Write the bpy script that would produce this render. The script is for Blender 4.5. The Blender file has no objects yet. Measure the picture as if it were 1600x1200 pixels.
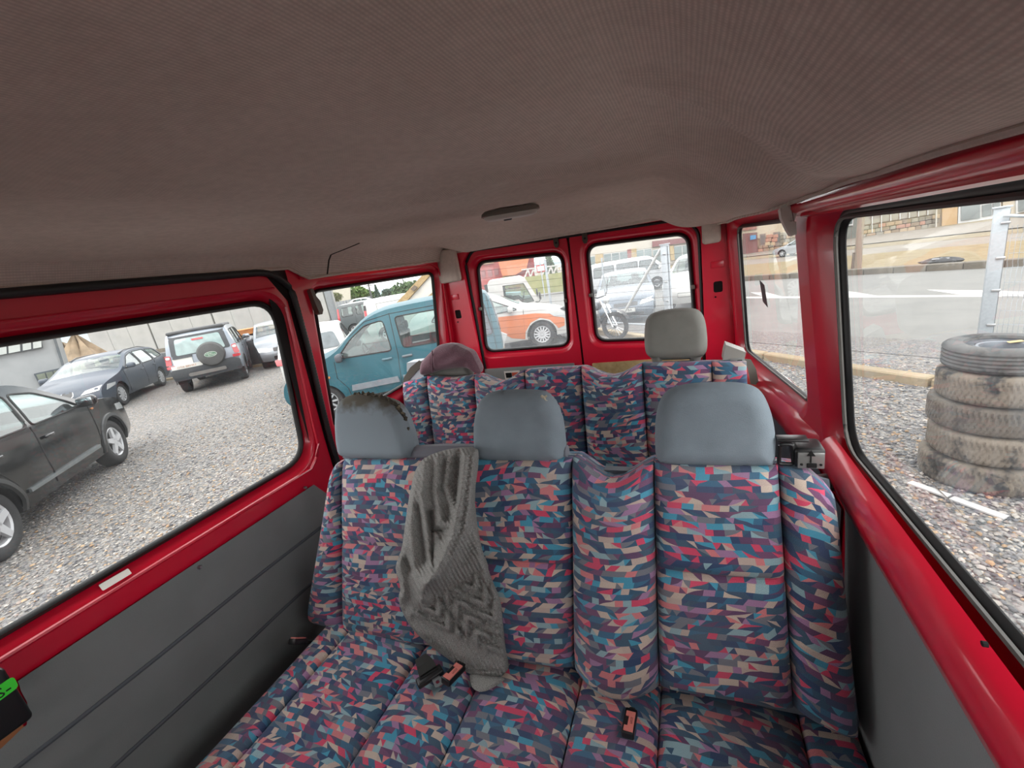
import bpy, bmesh, math, random
import numpy as np
from mathutils import Vector, Matrix
from mathutils.geometry import delaunay_2d_cdt

random.seed(7)
SC = bpy.context.scene
COL = SC.collection
PI = math.pi

# ------------------------------------------------------------------ camera
EYE = Vector((0.0, 0.0, 1.95))
FOCAL = 650.0
YAW, PITCH, ROLL = 0.426877556, 0.268603113, -0.171217801
FWD = Vector((-math.sin(YAW) * math.cos(PITCH), math.cos(YAW) * math.cos(PITCH), -math.sin(PITCH)))
_r0 = Vector((math.cos(YAW), math.sin(YAW), 0))
_u0 = _r0.cross(FWD)
RGT = _r0 * math.cos(ROLL) + _u0 * math.sin(ROLL)
UPV = RGT.cross(FWD)
cam_data = bpy.data.cameras.new('camera')
cam = bpy.data.objects.new('camera', cam_data)
COL.objects.link(cam)
cam_data.sensor_fit = 'HORIZONTAL'
cam_data.sensor_width = 36.0
cam_data.lens = FOCAL * 36.0 / 1600.0
cam_data.clip_start = 0.02
cam_data.clip_end = 2000
cam.matrix_world = Matrix(((RGT.x, UPV.x, -FWD.x, EYE.x), (RGT.y, UPV.y, -FWD.y, EYE.y), (RGT.z, UPV.z, -FWD.z, EYE.z), (0, 0, 0, 1)))
SC.camera = cam

# ------------------------------------------------------------------ sky, exposure
SC.view_settings.view_transform = 'Standard'
SC.view_settings.look = 'None'
SC.view_settings.gamma = 1.0
SC.view_settings.use_curve_mapping = False
SC.view_settings.exposure = 2.1
SC.cycles.max_bounces = 10
SC.cycles.diffuse_bounces = 6
SC.cycles.transparent_max_bounces = 16
SC.cycles.use_denoising = True
world = bpy.data.worlds.new('overcast_sky')
SC.world = world
world.use_nodes = True
wn = world.node_tree
wn.nodes.clear()
_o = wn.nodes.new('ShaderNodeOutputWorld')
_b = wn.nodes.new('ShaderNodeBackground')
_tc = wn.nodes.new('ShaderNodeTexCoord')
_mp = wn.nodes.new('ShaderNodeMapping')
_mp.inputs['Scale'].default_value = (1.0, 1.0, 3.2)
_ns = wn.nodes.new('ShaderNodeTexNoise')
_ns.inputs['Scale'].default_value = 2.1
_ns.inputs['Detail'].default_value = 6
_rp = wn.nodes.new('ShaderNodeValToRGB')
_rp.color_ramp.elements[0].position = 0.34
_rp.color_ramp.elements[0].color = (0.17, 0.235, 0.28, 1)
_rp.color_ramp.elements[1].position = 0.47
_rp.color_ramp.elements[1].color = (1.0, 1.0, 0.99, 1)
wn.links.new(_tc.outputs['Generated'], _mp.inputs['Vector'])
wn.links.new(_mp.outputs['Vector'], _ns.inputs['Vector'])
wn.links.new(_ns.outputs['Fac'], _rp.inputs['Fac'])
wn.links.new(_rp.outputs['Color'], _b.inputs['Color'])
_b.inputs['Strength'].default_value = 1.0
wn.links.new(_b.outputs['Background'], _o.inputs['Surface'])
sun_data = bpy.data.lights.new('veiled_sun', 'SUN')
sun_data.energy = 0.7
sun_data.angle = math.radians(60)
sun_data.color = (1.0, 0.97, 0.92)
sun = bpy.data.objects.new('veiled_sun', sun_data)
COL.objects.link(sun)
sun.rotation_euler = (math.radians(38), math.radians(-14), math.radians(20))

# ------------------------------------------------------------------ picture -> place
def ray(u, v):
    return RGT * ((u - 800) / FOCAL) - UPV * ((v - 600) / FOCAL) + FWD
def PX(u, v, x):
    d = ray(u, v); return EYE + d * ((x - EYE.x) / d.x)
def PY(u, v, y):
    d = ray(u, v); return EYE + d * ((y - EYE.y) / d.y)
def PZ(u, v, z=0.0):
    d = ray(u, v); return EYE + d * ((z - EYE.z) / d.z)
def PP(u, v, p0, n):
    d = ray(u, v); return EYE + d * ((p0 - EYE).dot(n) / d.dot(n))

# ------------------------------------------------------------------ mesh helpers
def rrect(x0, z0, x1, z1, r, seg=5):
    pts = []
    for cx, cz, a0 in ((x1 - r, z1 - r, 0), (x0 + r, z1 - r, 90), (x0 + r, z0 + r, 180), (x1 - r, z0 + r, 270)):
        for k in range(seg + 1):
            a = math.radians(a0 + 90 * k / seg)
            pts.append((cx + r * math.cos(a), cz + r * math.sin(a)))
    return pts
def rquad(c, r, seg=6):
    """rounded loop through any convex 2-D corner list; r one number or one per corner"""
    n = len(c); out = []
    rs = r if isinstance(r, (list, tuple)) else [r] * n
    for i in range(n):
        p = Vector(c[i]); a = Vector(c[i - 1]) - p; b = Vector(c[(i + 1) % n]) - p
        la, lb = a.length, b.length
        a = a / la; b = b / lb
        d = min(rs[i], la * 0.48, lb * 0.48)
        for k in range(seg + 1):
            t = k / seg
            q = (1 - t) ** 2 * (p + a * d) + 2 * t * (1 - t) * p + t * t * (p + b * d)
            out.append((q.x, q.y))
    return out
def resample(pts, step, closed=True):
    out = []
    n = len(pts)
    for i in range(n if closed else n - 1):
        a = np.array(pts[i], float); b = np.array(pts[(i + 1) % n], float)
        k = max(1, int(math.ceil(np.linalg.norm(b - a) / step)))
        for j in range(k):
            out.append(tuple(a + (b - a) * j / k))
    if not closed:
        out.append(tuple(pts[-1]))
    return out
def chaikin(pts, it=1, closed=False):
    for _ in range(it):
        q = []
        n = len(pts)
        if not closed: q.append(pts[0])
        for i in range(n if closed else n - 1):
            a = np.array(pts[i], float); b = np.array(pts[(i + 1) % n], float)
            q.append(tuple(a * .75 + b * .25)); q.append(tuple(a * .25 + b * .75))
        if not closed: q.append(pts[-1])
        pts = q
    return pts
def pip(x, y, poly):
    c = np.zeros(len(x), bool)
    px = np.array([p[0] for p in poly]); py = np.array([p[1] for p in poly])
    n = len(poly); j = n - 1
    for i in range(n):
        dy = py[j] - py[i]
        if abs(dy) > 1e-12:
            t = ((py[i] > y) != (py[j] > y)) & (x < (px[j] - px[i]) * (y - py[i]) / dy + px[i])
            c ^= t
        j = i
    return c
class MB:
    def __init__(s):
        s.v = []; s.f = []; s.uv = []; s.hasuv = False
    def add(s, verts, faces, uvs=None):
        o = len(s.v)
        s.v += [tuple(p) for p in verts]
        s.f += [tuple(i + o for i in f) for f in faces]
        if uvs is not None:
            s.hasuv = True; s.uv += list(uvs)
        else:
            s.uv += [(0.0, 0.0)] * len(verts)
        return s
    def box(s, c, d, m=None, bev=0.0, seg=2):
        """box of size d centred at c, turned by 3x3 m, edges bevelled"""
        bm = bmesh.new(); bmesh.ops.create_cube(bm, size=1.0)
        for v in bm.verts: v.co = Vector((v.co.x * d[0], v.co.y * d[1], v.co.z * d[2]))
        if bev > 0:
            bmesh.ops.bevel(bm, geom=list(bm.edges), offset=min(bev, 0.49 * min(d)), segments=seg, profile=0.5, affect='EDGES')
        bm.verts.index_update()
        M = m.to_3x3() if m is not None else Matrix.Identity(3)
        C = Vector(c)
        s.add([M @ v.co + C for v in bm.verts], [[v.index for v in f.verts] for f in bm.faces])
        bm.free(); return s
    def hexa(s, p):
        s.add(p, [(0, 3, 2, 1), (4, 5, 6, 7), (0, 1, 5, 4), (1, 2, 6, 5), (2, 3, 7, 6), (3, 0, 4, 7)]); return s
    def tube(s, pts, r, n=8, closed=False, flat=1.0, up=None):
        P = [Vector(p) for p in pts]; L = len(P); vs = []; fs = []
        for i in range(L):
            a = P[i - 1] if (i > 0 or closed) else P[i]
            b = P[(i + 1) % L] if (i < L - 1 or closed) else P[i]
            t = (b - a).normalized()
            u = Vector(up) if up is not None else (Vector((0, 0, 1)) if abs(t.z) < 0.9 else Vector((1, 0, 0)))
            x = t.cross(u).normalized(); y = x.cross(t).normalized()
            rr = r[i] if isinstance(r, (list, tuple)) else r
            for k in range(n):
                A = 2 * PI * k / n
                vs.append(P[i] + x * (rr * math.cos(A)) + y * (rr * flat * math.sin(A)))
        for i in range(L if closed else L - 1):
            j = (i + 1) % L
            for k in range(n):
                k2 = (k + 1) % n
                fs.append((i * n + k, i * n + k2, j * n + k2, j * n + k))
        if not closed:
            fs.append(tuple(range(n - 1, -1, -1))); fs.append(tuple((L - 1) * n + k for k in range(n)))
        s.add(vs, fs); return s
    def lathe(s, prof, n, c, axis=(0, 0, 1), close=False):
        ax = Vector(axis).normalized()
        u = Vector((0, 0, 1)) if abs(ax.z) < 0.9 else Vector((1, 0, 0))
        x = ax.cross(u).normalized(); y = ax.cross(x).normalized(); C = Vector(c); vs = []; fs = []
        m = len(prof)
        for k in range(n):
            A = 2 * PI * k / n
            d = x * math.cos(A) + y * math.sin(A)
            for (r, h) in prof: vs.append(C + d * r + ax * h)
        for k in range(n):
            k2 = (k + 1) % n
            for i in range(m if close else m - 1):
                i2 = (i + 1) % m
                fs.append((k * m + i, k2 * m + i, k2 * m + i2, k * m + i2))
        s.add(vs, fs); return s
    def prism(s, poly, fn, h0, h1):
        """2-D polygon, extruded: fn(a, b, h) -> point"""
        n = len(poly)
        vs = [fn(p[0], p[1], h0) for p in poly] + [fn(p[0], p[1], h1) for p in poly]
        fs = [tuple(range(n - 1, -1, -1)), tuple(range(n, 2 * n))] + [(i, (i + 1) % n, n + (i + 1) % n, n + i) for i in range(n)]
        s.add(vs, fs); return s
    def grid(s, nu, nv, fn, uvfn=None, closed_u=False):
        vs = []; uv = []
        for j in range(nv + 1):
            for i in range(nu if closed_u else nu + 1):
                vs.append(fn(i / nu, j / nv))
                if uvfn: uv.append(uvfn(i / nu, j / nv))
        W = nu if closed_u else nu + 1
        fs = []
        for j in range(nv):
            for i in range(nu):
                i2 = (i + 1) % W if closed_u else i + 1
                fs.append((j * W + i, j * W + i2, (j + 1) * W + i2, (j + 1) * W + i))
        s.add(vs, fs, uv if uvfn else None); return s
    def sheet(s, outer, holes, fn, step=0.1, uvfn=None):
        """flat region with holes, triangulated and mapped by fn(a, b)"""
        loops = [resample(outer, step)] + [resample(h, step) for h in holes]
        pts = []; edges = []
        for lp in loops:
            o = len(pts); pts += lp; n = len(lp)
            edges += [(o + i, o + (i + 1) % n) for i in range(n)]
        ox = [p[0] for p in outer]; oy = [p[1] for p in outer]
        gx, gy = np.meshgrid(np.arange(min(ox) + step * .5, max(ox), step), np.arange(min(oy) + step * .5, max(oy), step))
        gx = gx.ravel(); gy = gy.ravel()
        if len(gx):
            ok = pip(gx, gy, outer)
            for h in holes: ok &= ~pip(gx, gy, h)
            bp = np.array(pts)
            for k in np.nonzero(ok)[0]:
                if ((bp - (gx[k], gy[k])) ** 2).sum(1).min() > (step * .35) ** 2: pts.append((gx[k], gy[k]))
        V, E, F, _, _, _ = delaunay_2d_cdt([Vector((float(p[0]), float(p[1]))) for p in pts], edges, [], 0, 1e-6)
        V = np.array([(p.x, p.y) for p in V]); F = [f for f in F]
        cx = np.array([V[list(f)].mean(0)[0] for f in F]); cy = np.array([V[list(f)].mean(0)[1] for f in F])
        ok = pip(cx, cy, outer)
        for h in holes: ok &= ~pip(cx, cy, h)
        s.add([fn(p[0], p[1]) for p in V], [f for f, k in zip(F, ok) if k], [uvfn(p[0], p[1]) for p in V] if uvfn else None)
        return s
    def loft(s, loops, closed=True):
        n = len(loops[0]); vs = [p for l in loops for p in l]; fs = []
        for i in range(len(loops) - 1):
            for k in range(n if closed else n - 1):
                k2 = (k + 1) % n
                fs.append((i * n + k, i * n + k2, (i + 1) * n + k2, (i + 1) * n + k))
        s.add(vs, fs); return s
    def mesh(s, name, mat, smooth=True, angle=35):
        me = bpy.data.meshes.new(name)
        me.from_pydata([tuple(p) for p in s.v], [], s.f)
        if s.hasuv:
            uvl = me.uv_layers.new(name='UVMap')
            li = np.zeros(len(me.loops), np.int32); me.loops.foreach_get('vertex_index', li)
            uvl.data.foreach_set('uv', np.array(s.uv, np.float32)[li].ravel())
        if mat is not None: me.materials.append(mat)
        if smooth:
            me.polygons.foreach_set('use_smooth', np.ones(len(me.polygons), bool))
            me.set_sharp_from_angle(angle=math.radians(angle))
        me.update(); return me
    def obj(s, name, mat, parent=None, smooth=True, angle=35, kind=None, fix=False):
        me = s.mesh(name, mat, smooth, angle)
        if fix:
            bm = bmesh.new(); bm.from_mesh(me); bmesh.ops.recalc_face_normals(bm, faces=bm.faces); bm.to_mesh(me); bm.free()
        o = bpy.data.objects.new(name, me); COL.objects.link(o)
        if parent is not None:
            o.parent = parent
            o.matrix_parent_inverse = Matrix.Identity(4)
        if kind: o['kind'] = kind
        return o
def tag(o, label, cat, group=None, kind=None):
    o['label'] = label; o['category'] = cat
    if group: o['group'] = group
    if kind: o['kind'] = kind
    return o
def thing(name, label, cat, loc=(0, 0, 0), rz=0.0, group=None):
    o = bpy.data.objects.new(name, None); COL.objects.link(o)
    o.empty_display_size = 0.05
    o.location = loc; o.rotation_euler = (0, 0, rz)
    return tag(o, label, cat, group)
def struct(name, label=None):
    o = bpy.data.objects.new(name, None); COL.objects.link(o); o['kind'] = 'structure'
    o.empty_display_size = 0.05
    if label: o['label'] = label
    return o
def dup(o, parent=None):
    c = o.copy(); COL.objects.link(c)
    if parent is not None: c.parent = parent
    for ch in list(o.children): dup(ch, c)
    return c
_fonts = {}
def text(s, size, mat, name, parent, mtx, depth=0.0005, align='CENTER', xs=1.0):
    cu = bpy.data.curves.new(name, 'FONT'); cu.body = s; cu.size = size; cu.extrude = depth
    cu.align_x = align; cu.align_y = 'CENTER'; cu.resolution_u = 2
    cu.materials.append(mat)
    tmp = bpy.data.objects.new(name, cu); COL.objects.link(tmp)
    me = bpy.data.meshes.new_from_object(tmp.evaluated_get(bpy.context.evaluated_depsgraph_get()))
    me.name = name; bpy.data.objects.remove(tmp); bpy.data.curves.remove(cu)
    if not me.materials: me.materials.append(mat)
    o = bpy.data.objects.new(name, me); COL.objects.link(o); o.parent = parent
    o.matrix_local = mtx @ Matrix.Diagonal((xs, 1, 1, 1))
    return o
def frame(o, x, y):
    """4x4 with origin o, axes x, y and x cross y"""
    x = Vector(x).normalized(); y = Vector(y); y = (y - x * y.dot(x)).normalized(); z = x.cross(y)
    return Matrix(((x.x, y.x, z.x, o[0]), (x.y, y.y, z.y, o[1]), (x.z, y.z, z.z, o[2]), (0, 0, 0, 1)))

# ------------------------------------------------------------------ materials
ALB = 1.0          # scales every colour; lowered before the outdoor things to dim them against the interior
def lin(c):
    return tuple(ALB * ((x / 255 / 12.92) if x / 255 <= .04045 else ((x / 255 + .055) / 1.055) ** 2.4) for x in c) + (1.0,)
class NT:
    def __init__(s, name):
        s.m = bpy.data.materials.new(name); s.m.use_nodes = True; s.t = s.m.node_tree; s.t.nodes.clear()
        s.out = s.t.nodes.new('ShaderNodeOutputMaterial')
    def n(s, typ, **kw):
        x = s.t.nodes.new('ShaderNode' + typ)
        for k, v in kw.items():
            if k.startswith('_'): setattr(x, k[1:], v)
            else: s.set(x.inputs[k.replace('__', ' ')], v)
        return x
    def set(s, inp, v):
        if isinstance(v, bpy.types.NodeSocket): s.t.links.new(v, inp)
        elif isinstance(v, bpy.types.Node): s.t.links.new(v.outputs[0], inp)
        else: inp.default_value = v
    def math(s, op, a, b=0.0, c=0.0):
        x = s.t.nodes.new('ShaderNodeMath'); x.operation = op
        s.set(x.inputs[0], a); s.set(x.inputs[1], b); s.set(x.inputs[2], c); return x.outputs[0]
    def mix(s, f, a, b, mode='MIX'):
        x = s.t.nodes.new('ShaderNodeMix'); x.data_type = 'RGBA'; x.blend_type = mode
        s.set(x.inputs[0], f); s.set(x.inputs[6], a); s.set(x.inputs[7], b); return x.outputs[2]
    def ramp(s, f, stops, interp='LINEAR'):
        x = s.t.nodes.new('ShaderNodeValToRGB'); x.color_ramp.interpolation = interp
        e = x.color_ramp.elements
        while len(e) < len(stops): e.new(0.5)
        for i, (p, c) in enumerate(stops):
            e[i].position = p; e[i].color = c if len(c) == 4 else tuple(c) + (1,)
        s.set(x.inputs[0], f); return x.outputs[0]
    def coord(s, which='Object'):
        return s.n('TexCoord').outputs[which]
    def noise(s, scale, detail=3, rough=.5, vec=None):
        x = s.n('TexNoise', Scale=scale, Detail=detail, Roughness=rough)
        s.set(x.inputs['Vector'], vec if vec is not None else s.coord()); return x
    def bump(s, h, strength=.3, dist=.01):
        return s.n('Bump', Height=h, Strength=strength, Distance=dist).outputs[0]
    def bsdf(s, **kw):
        x = s.n('BsdfPrincipled')
        for k, v in kw.items(): s.set(x.inputs[k.replace('__', ' ')], v)
        s.t.links.new(x.outputs[0], s.out.inputs[0]); return x
def plain(name, col, rough=.5, metal=0.0, coat=0.0, var=.10, nscale=8.0, bump=0.0, bscale=200.0, spec=.5, bdist=.002):
    """a single-colour surface with slight mottling and optional fine relief"""
    T = NT(name)
    nz = T.noise(nscale, 4)
    c = lin(col)
    dk = tuple(x * (1 - var) for x in c[:3]) + (1,); lt = tuple(min(1, x * (1 + var)) for x in c[:3]) + (1,)
    b = T.bsdf(Base__Color=T.ramp(nz.outputs[0], [(.3, dk), (.7, lt)]), Roughness=rough, Metallic=metal)
    b.inputs['Coat Weight'].default_value = coat; b.inputs['Coat Roughness'].default_value = .08
    b.inputs['Specular IOR Level'].default_value = spec
    if bump: T.set(b.inputs['Normal'], T.bump(T.noise(bscale, 2).outputs[0], bump, bdist))
    return T.m
def glass(name, tint=(1, 1, 1), haze=.04, hcol=(.8, .82, .84), refl=1.0, dirt=0.0):
    """thin pane: see-through, mirror-like at grazing angles, with a film of dust"""
    T = NT(name)
    tr = T.n('BsdfTransparent', Color=tuple(tint) + (1,))
    gl = T.n('BsdfGlossy', Roughness=.02, Color=(.9, .95, .95, 1))
    ge = T.n('NewGeometry')
    dt = T.n('VectorMath', _operation='DOT_PRODUCT'); T.set(dt.inputs[0], ge.outputs['Incoming']); T.set(dt.inputs[1], ge.outputs['Normal'])
    sch = T.math('ADD', T.math('MULTIPLY', T.math('POWER', T.math('SUBTRACT', 1.0, T.math('ABSOLUTE', dt.outputs['Value'])), 5.0), .9), .045)
    a = T.n('MixShader'); T.set(a.inputs[0], T.math('MINIMUM', T.math('MULTIPLY', sch, refl), 1.0)); T.set(a.inputs[1], tr.outputs[0]); T.set(a.inputs[2], gl.outputs[0])
    df = T.n('BsdfDiffuse', Color=tuple(hcol) + (1,)); tl = T.n('BsdfTranslucent', Color=tuple(hcol) + (1,))
    d = T.n('MixShader'); T.set(d.inputs[0], .6); T.set(d.inputs[1], df.outputs[0]); T.set(d.inputs[2], tl.outputs[0])
    h = haze
    if dirt:
        nz = T.noise(6, 5, .65)
        st = T.noise(3, 4, .6, T.n('Mapping', Vector=T.coord(), Scale=(9, 9, .7)).outputs[0])
        k = T.math('MULTIPLY', T.math('ADD', T.math('SUBTRACT', nz.outputs[0], .42), T.math('SUBTRACT', st.outputs[0], .45)), dirt)
        h = T.math('MAXIMUM', T.math('ADD', k, haze), haze * .5)
    b = T.n('MixShader'); T.set(b.inputs[0], h); T.set(b.inputs[1], a.outputs[0]); T.set(b.inputs[2], d.outputs[0])
    T.t.links.new(b.outputs[0], T.out.inputs[0]); return T.m
def seat_fabric():
    """woven moquette: rows of leaning trapezoids and triangles in eleven dyes"""
    T = NT('patchwork_moquette')
    uv = T.n('UVMap').outputs[0]
    sp = T.n('SeparateXYZ', Vector=uv)
    wob = T.noise(14, 1, .5, uv).outputs[0]
    H, W = .0142, .0255
    def wn(a, b, c=0.0):
        cv = T.n('CombineXYZ', X=a, Y=b, Z=c)
        x = T.n('TexWhiteNoise', _noise_dimensions='3D'); T.set(x.inputs['Vector'], cv.outputs[0]); return x.outputs['Value']
    U = T.math('DIVIDE', sp.outputs[0], W)
    blk = T.math('FLOOR', T.math('DIVIDE', T.math('ADD', U, T.math('MULTIPLY', wob, 1.2)), 3.3))
    V = T.math('ADD', T.math('DIVIDE', sp.outputs[1], H), T.math('MULTIPLY', T.noise(3.1, 1, .5, uv).outputs[0], 2.6))
    V = T.math('ADD', V, T.math('MULTIPLY', wob, .4))
    blk = T.math('MULTIPLY', blk, 0.0)
    row = T.math('FLOOR', V); fv = T.math('FRACT', V)
    lean = T.math('MULTIPLY', T.math('SUBTRACT', wn(row, blk, 1.3), .5), 1.3)
    X = T.math('ADD', T.math('ADD', U, T.math('MULTIPLY', wn(row, 5.1, 2.2), 9.0)), T.math('MULTIPLY', lean, fv))
    # uneven widths: warp the running coordinate
    X = T.math('ADD', X, T.math('MULTIPLY', T.math('SINE', T.math('ADD', T.math('MULTIPLY', X, 2.3), T.math('MULTIPLY', row, 1.7))), .26))
    cell = T.math('FLOOR', X); fx = T.math('FRACT', X)
    r2 = wn(cell, row, blk)
    d1 = T.math('GREATER_THAN', fx, fv)
    d2 = T.math('GREATER_THAN', T.math('ADD', fx, fv), 1.0)
    sel = T.math('GREATER_THAN', r2, .5)
    side = T.math('ADD', T.math('MULTIPLY', d1, sel), T.math('MULTIPLY', d2, T.math('SUBTRACT', 1.0, sel)))
    split = T.math('GREATER_THAN', wn(cell, row, T.math('ADD', blk, 7.7)), .46)
    idx = wn(T.math('ADD', cell, T.math('MULTIPLY', T.math('MULTIPLY', side, split), .5)), row, T.math('ADD', blk, 3.3))
    pal = [(62, 80, 112), (68, 112, 140), (104, 76, 106), (216, 82, 110), (72, 86, 116), (80, 158, 184), (206, 188, 172), (122, 84, 114),
           (66, 98, 120), (150, 180, 186), (168, 128, 162), (218, 132, 134), (74, 92, 112), (198, 178, 166), (76, 100, 118), (124, 126, 134)]
    stops = [(i / len(pal), lin(c)) for i, c in enumerate(pal)]
    col = T.ramp(idx, stops, 'CONSTANT')
    thr = T.n('TexNoise', Scale=900.0, Detail=1.0); T.set(thr.inputs['Vector'], uv)
    col = T.mix(.62, col, T.ramp(thr.outputs[0], [(.34, (.36, .36, .42, 1)), (.6, (1.0, 1.0, 1.0, 1))]), 'MULTIPLY')
    wear = T.noise(5, 3, .5, uv).outputs[0]
    col = T.mix(T.ramp(wear, [(.45, (0, 0, 0, 1)), (.8, (.3, .3, .3, 1))]), col, lin((118, 112, 116)))
    b = T.bsdf(Base__Color=col, Roughness=.9)
    b.inputs['Sheen Weight'].default_value = .15; b.inputs['Specular IOR Level'].default_value = .15
    T.set(b.inputs['Normal'], T.bump(thr.outputs[0], .35, .0015))
    return T.m
def headliner_mat():
    T = NT('headliner_cloth')
    co = T.coord()
    big = T.noise(2.2, 4, .6, co).outputs[0]
    fine = T.noise(60, 3, .6, co).outputs[0]
    col = T.ramp(big, [(.3, lin((204, 190, 178))), (.7, lin((222, 208, 196)))])
    vo = T.n('TexVoronoi', Scale=210.0); T.set(vo.inputs['Vector'], co)
    rib = T.n('TexWave', Scale=66.0, Distortion=.6, Detail=1.0, _bands_direction='X'); T.set(rib.inputs['Vector'], co)
    rib2 = T.n('TexWave', Scale=60.0, Distortion=.6, Detail=1.0, _bands_direction='Y'); T.set(rib2.inputs['Vector'], co)
    weave = T.math('MULTIPLY', rib.outputs[0], T.math('ADD', .55, T.math('MULTIPLY', rib2.outputs[0], .45)))
    col = T.mix(.42, col, T.ramp(weave, [(.1, (.62, .62, .62, 1)), (.75, (1, 1, 1, 1))]), 'MULTIPLY')
    col = T.mix(.25, col, T.ramp(fine, [(.35, (.6, .6, .6, 1)), (.65, (1, 1, 1, 1))]), 'MULTIPLY')
    b = T.bsdf(Base__Color=col, Roughness=.95); b.inputs['Specular IOR Level'].default_value = .1
    T.set(b.inputs['Normal'], T.bump(weave, .22, .0014))
    return T.m
def gravel_mat(name, tint, scale=34.0):
    T = NT(name)
    co = T.coord()
    v1 = T.n('TexVoronoi', Scale=scale); T.set(v1.inputs['Vector'], co)
    v2 = T.n('TexVoronoi', Scale=scale * 2.3); T.set(v2.inputs['Vector'], co)
    r1 = T.n('SeparateXYZ', Vector=v1.outputs['Color']).outputs[0]
    stops = [(0, lin((96, 96, 98))), (.2, lin((150, 148, 146))), (.4, lin((186, 182, 176))), (.55, lin((128, 128, 132))), (.7, lin((205, 202, 198))), (.82, lin((196, 168, 132))), (.9, lin((164, 158, 152))), (1, lin((226, 222, 216)))]
    c = T.ramp(r1, stops, 'CONSTANT')
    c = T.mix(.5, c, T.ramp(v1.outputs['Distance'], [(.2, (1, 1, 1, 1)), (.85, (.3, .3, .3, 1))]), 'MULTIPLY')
    r2 = T.n('SeparateXYZ', Vector=v2.outputs['Color']).outputs[0]
    c = T.mix(.3, c, T.ramp(r2, stops, 'CONSTANT'))
    pat = T.noise(.55, 4, .6, co).outputs[0]
    c = T.mix(.6, c, T.ramp(pat, [(.35, (.78, .8, .82, 1)), (.65, tuple(tint) + (1,))]), 'MULTIPLY')
    b = T.bsdf(Base__Color=c, Roughness=.85)
    T.set(b.inputs['Normal'], T.bump(v1.outputs['Distance'], .8, .02))
    return T.m
def patch(name, stops, scale, rough=.9, detail=5, bump=.3, bdist=.02, r=.6, stretch=None):
    """surface whose own colour wanders between several stops"""
    T = NT(name)
    co = T.coord()
    if stretch: co = T.n('Mapping', Vector=co, Scale=stretch).outputs[0]
    nz = T.noise(scale, detail, r, co).outputs[0]
    b = T.bsdf(Base__Color=T.ramp(nz, [(p, lin(c)) for p, c in stops]), Roughness=rough)
    if bump: T.set(b.inputs['Normal'], T.bump(nz, bump, bdist))
    return T.m

def stained():
    T = NT('grimy_torn_headrest_cloth'); sp = T.n('SeparateXYZ', Vector=T.coord())
    h = T.math('ADD', T.math('ADD', sp.outputs[2], T.math('MULTIPLY', T.math('SUBTRACT', T.noise(22, 5, .6).outputs[0], .5), .10)), T.math('MULTIPLY', sp.outputs[0], .12))
    c = T.mix(T.ramp(h, [(.0, (0, 0, 0, 1)), (.9, (0, 0, 0, 1)), (.935, (1, 1, 1, 1))]), lin((124, 135, 143)), lin((84, 80, 70)))
    b = T.bsdf(Base__Color=c, Roughness=.95); T.set(b.inputs['Normal'], T.bump(T.noise(600, 2).outputs[0], .4, .002)); return T.m
RED = plain('red_body_paint', (212, 8, 48), rough=.32, coat=.6, var=.06, nscale=3)
FABRIC = seat_fabric()
LINER = headliner_mat()
RUBBER = plain('black_rubber', (30, 30, 30), rough=.45, var=.2)
RUBBER2 = plain('weathered_rubber', (92, 90, 86), rough=.6, var=.2)
VINYL = plain('grey_vinyl', (126, 130, 130), rough=.6, var=.08, nscale=5, bump=.25, bscale=350)
VINYL_DK = plain('shaded_vinyl', (84, 90, 96), rough=.6, var=.08, nscale=5, bump=.25, bscale=350)
HEADREST = plain('headrest_cloth', (124, 135, 143), rough=.95, var=.10, nscale=12, bump=.4, bscale=600, spec=.15)
HEADREST_D = plain('headrest_plastic_grey', (128, 128, 122), rough=.7, var=.06, nscale=20, bump=.25, bscale=500, spec=.3)
HEADREST_W = patch('grimy_headrest_cloth', [(.3, (88, 90, 84)), (.7, (128, 138, 146))], 9, .95, 5, .3, .003)
BLACK = plain('black_plastic', (26, 26, 27), rough=.35, var=.1)
BLACK_M = plain('black_matt', (20, 20, 20), rough=.8, var=.1)
DARKHOLE = plain('unlit_recess', (10, 9, 9), rough=.9, var=.1)
GREYPL = plain('grey_plastic', (132, 134, 132), rough=.5, var=.06)
LIGHTPL = plain('pale_trim_plastic', (188, 182, 174), rough=.45, var=.06)
BROWNGREY = plain('taupe_plastic', (112, 106, 98), rough=.45, var=.06)
STEEL = plain('bare_steel', (170, 172, 174), rough=.3, metal=.9, var=.08)
GALV = plain('galvanised_steel', (150, 158, 164), rough=.5, metal=.25, var=.08, nscale=30)
CHROME = plain('chrome', (225, 228, 230), rough=.12, metal=1.0, var=.03)
WHITE = plain('white_paint', (236, 236, 234), rough=.4, var=.03)
PAPER = plain('white_paper', (226, 222, 214), rough=.8, var=.05)
PINK = plain('faded_red_button', (222, 132, 122), rough=.45, var=.06)
WEBBING = plain('seat_belt_webbing', (92, 88, 80), rough=.85, var=.1, bump=.3, bscale=700)
WEBBING_D = plain('dark_webbing', (44, 44, 42), rough=.8, var=.1, bump=.3, bscale=700)
BOARD = patch('fibreboard', [(.3, (176, 148, 100)), (.7, (204, 180, 132))], 30, .8)
GREEN_L = plain('fluorescent_green_label', (70, 232, 62), rough=.5, var=.03)
INK = plain('dark_ink', (24, 30, 26), rough=.7)
PANE = glass('side_window_glass', haze=.014, dirt=.05)
PANE_R = glass('dusty_window_glass', haze=.03, dirt=.15)
PANE_B = glass('grimy_rear_glass', haze=.13, hcol=(.9, .93, .97), dirt=.2)
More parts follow.
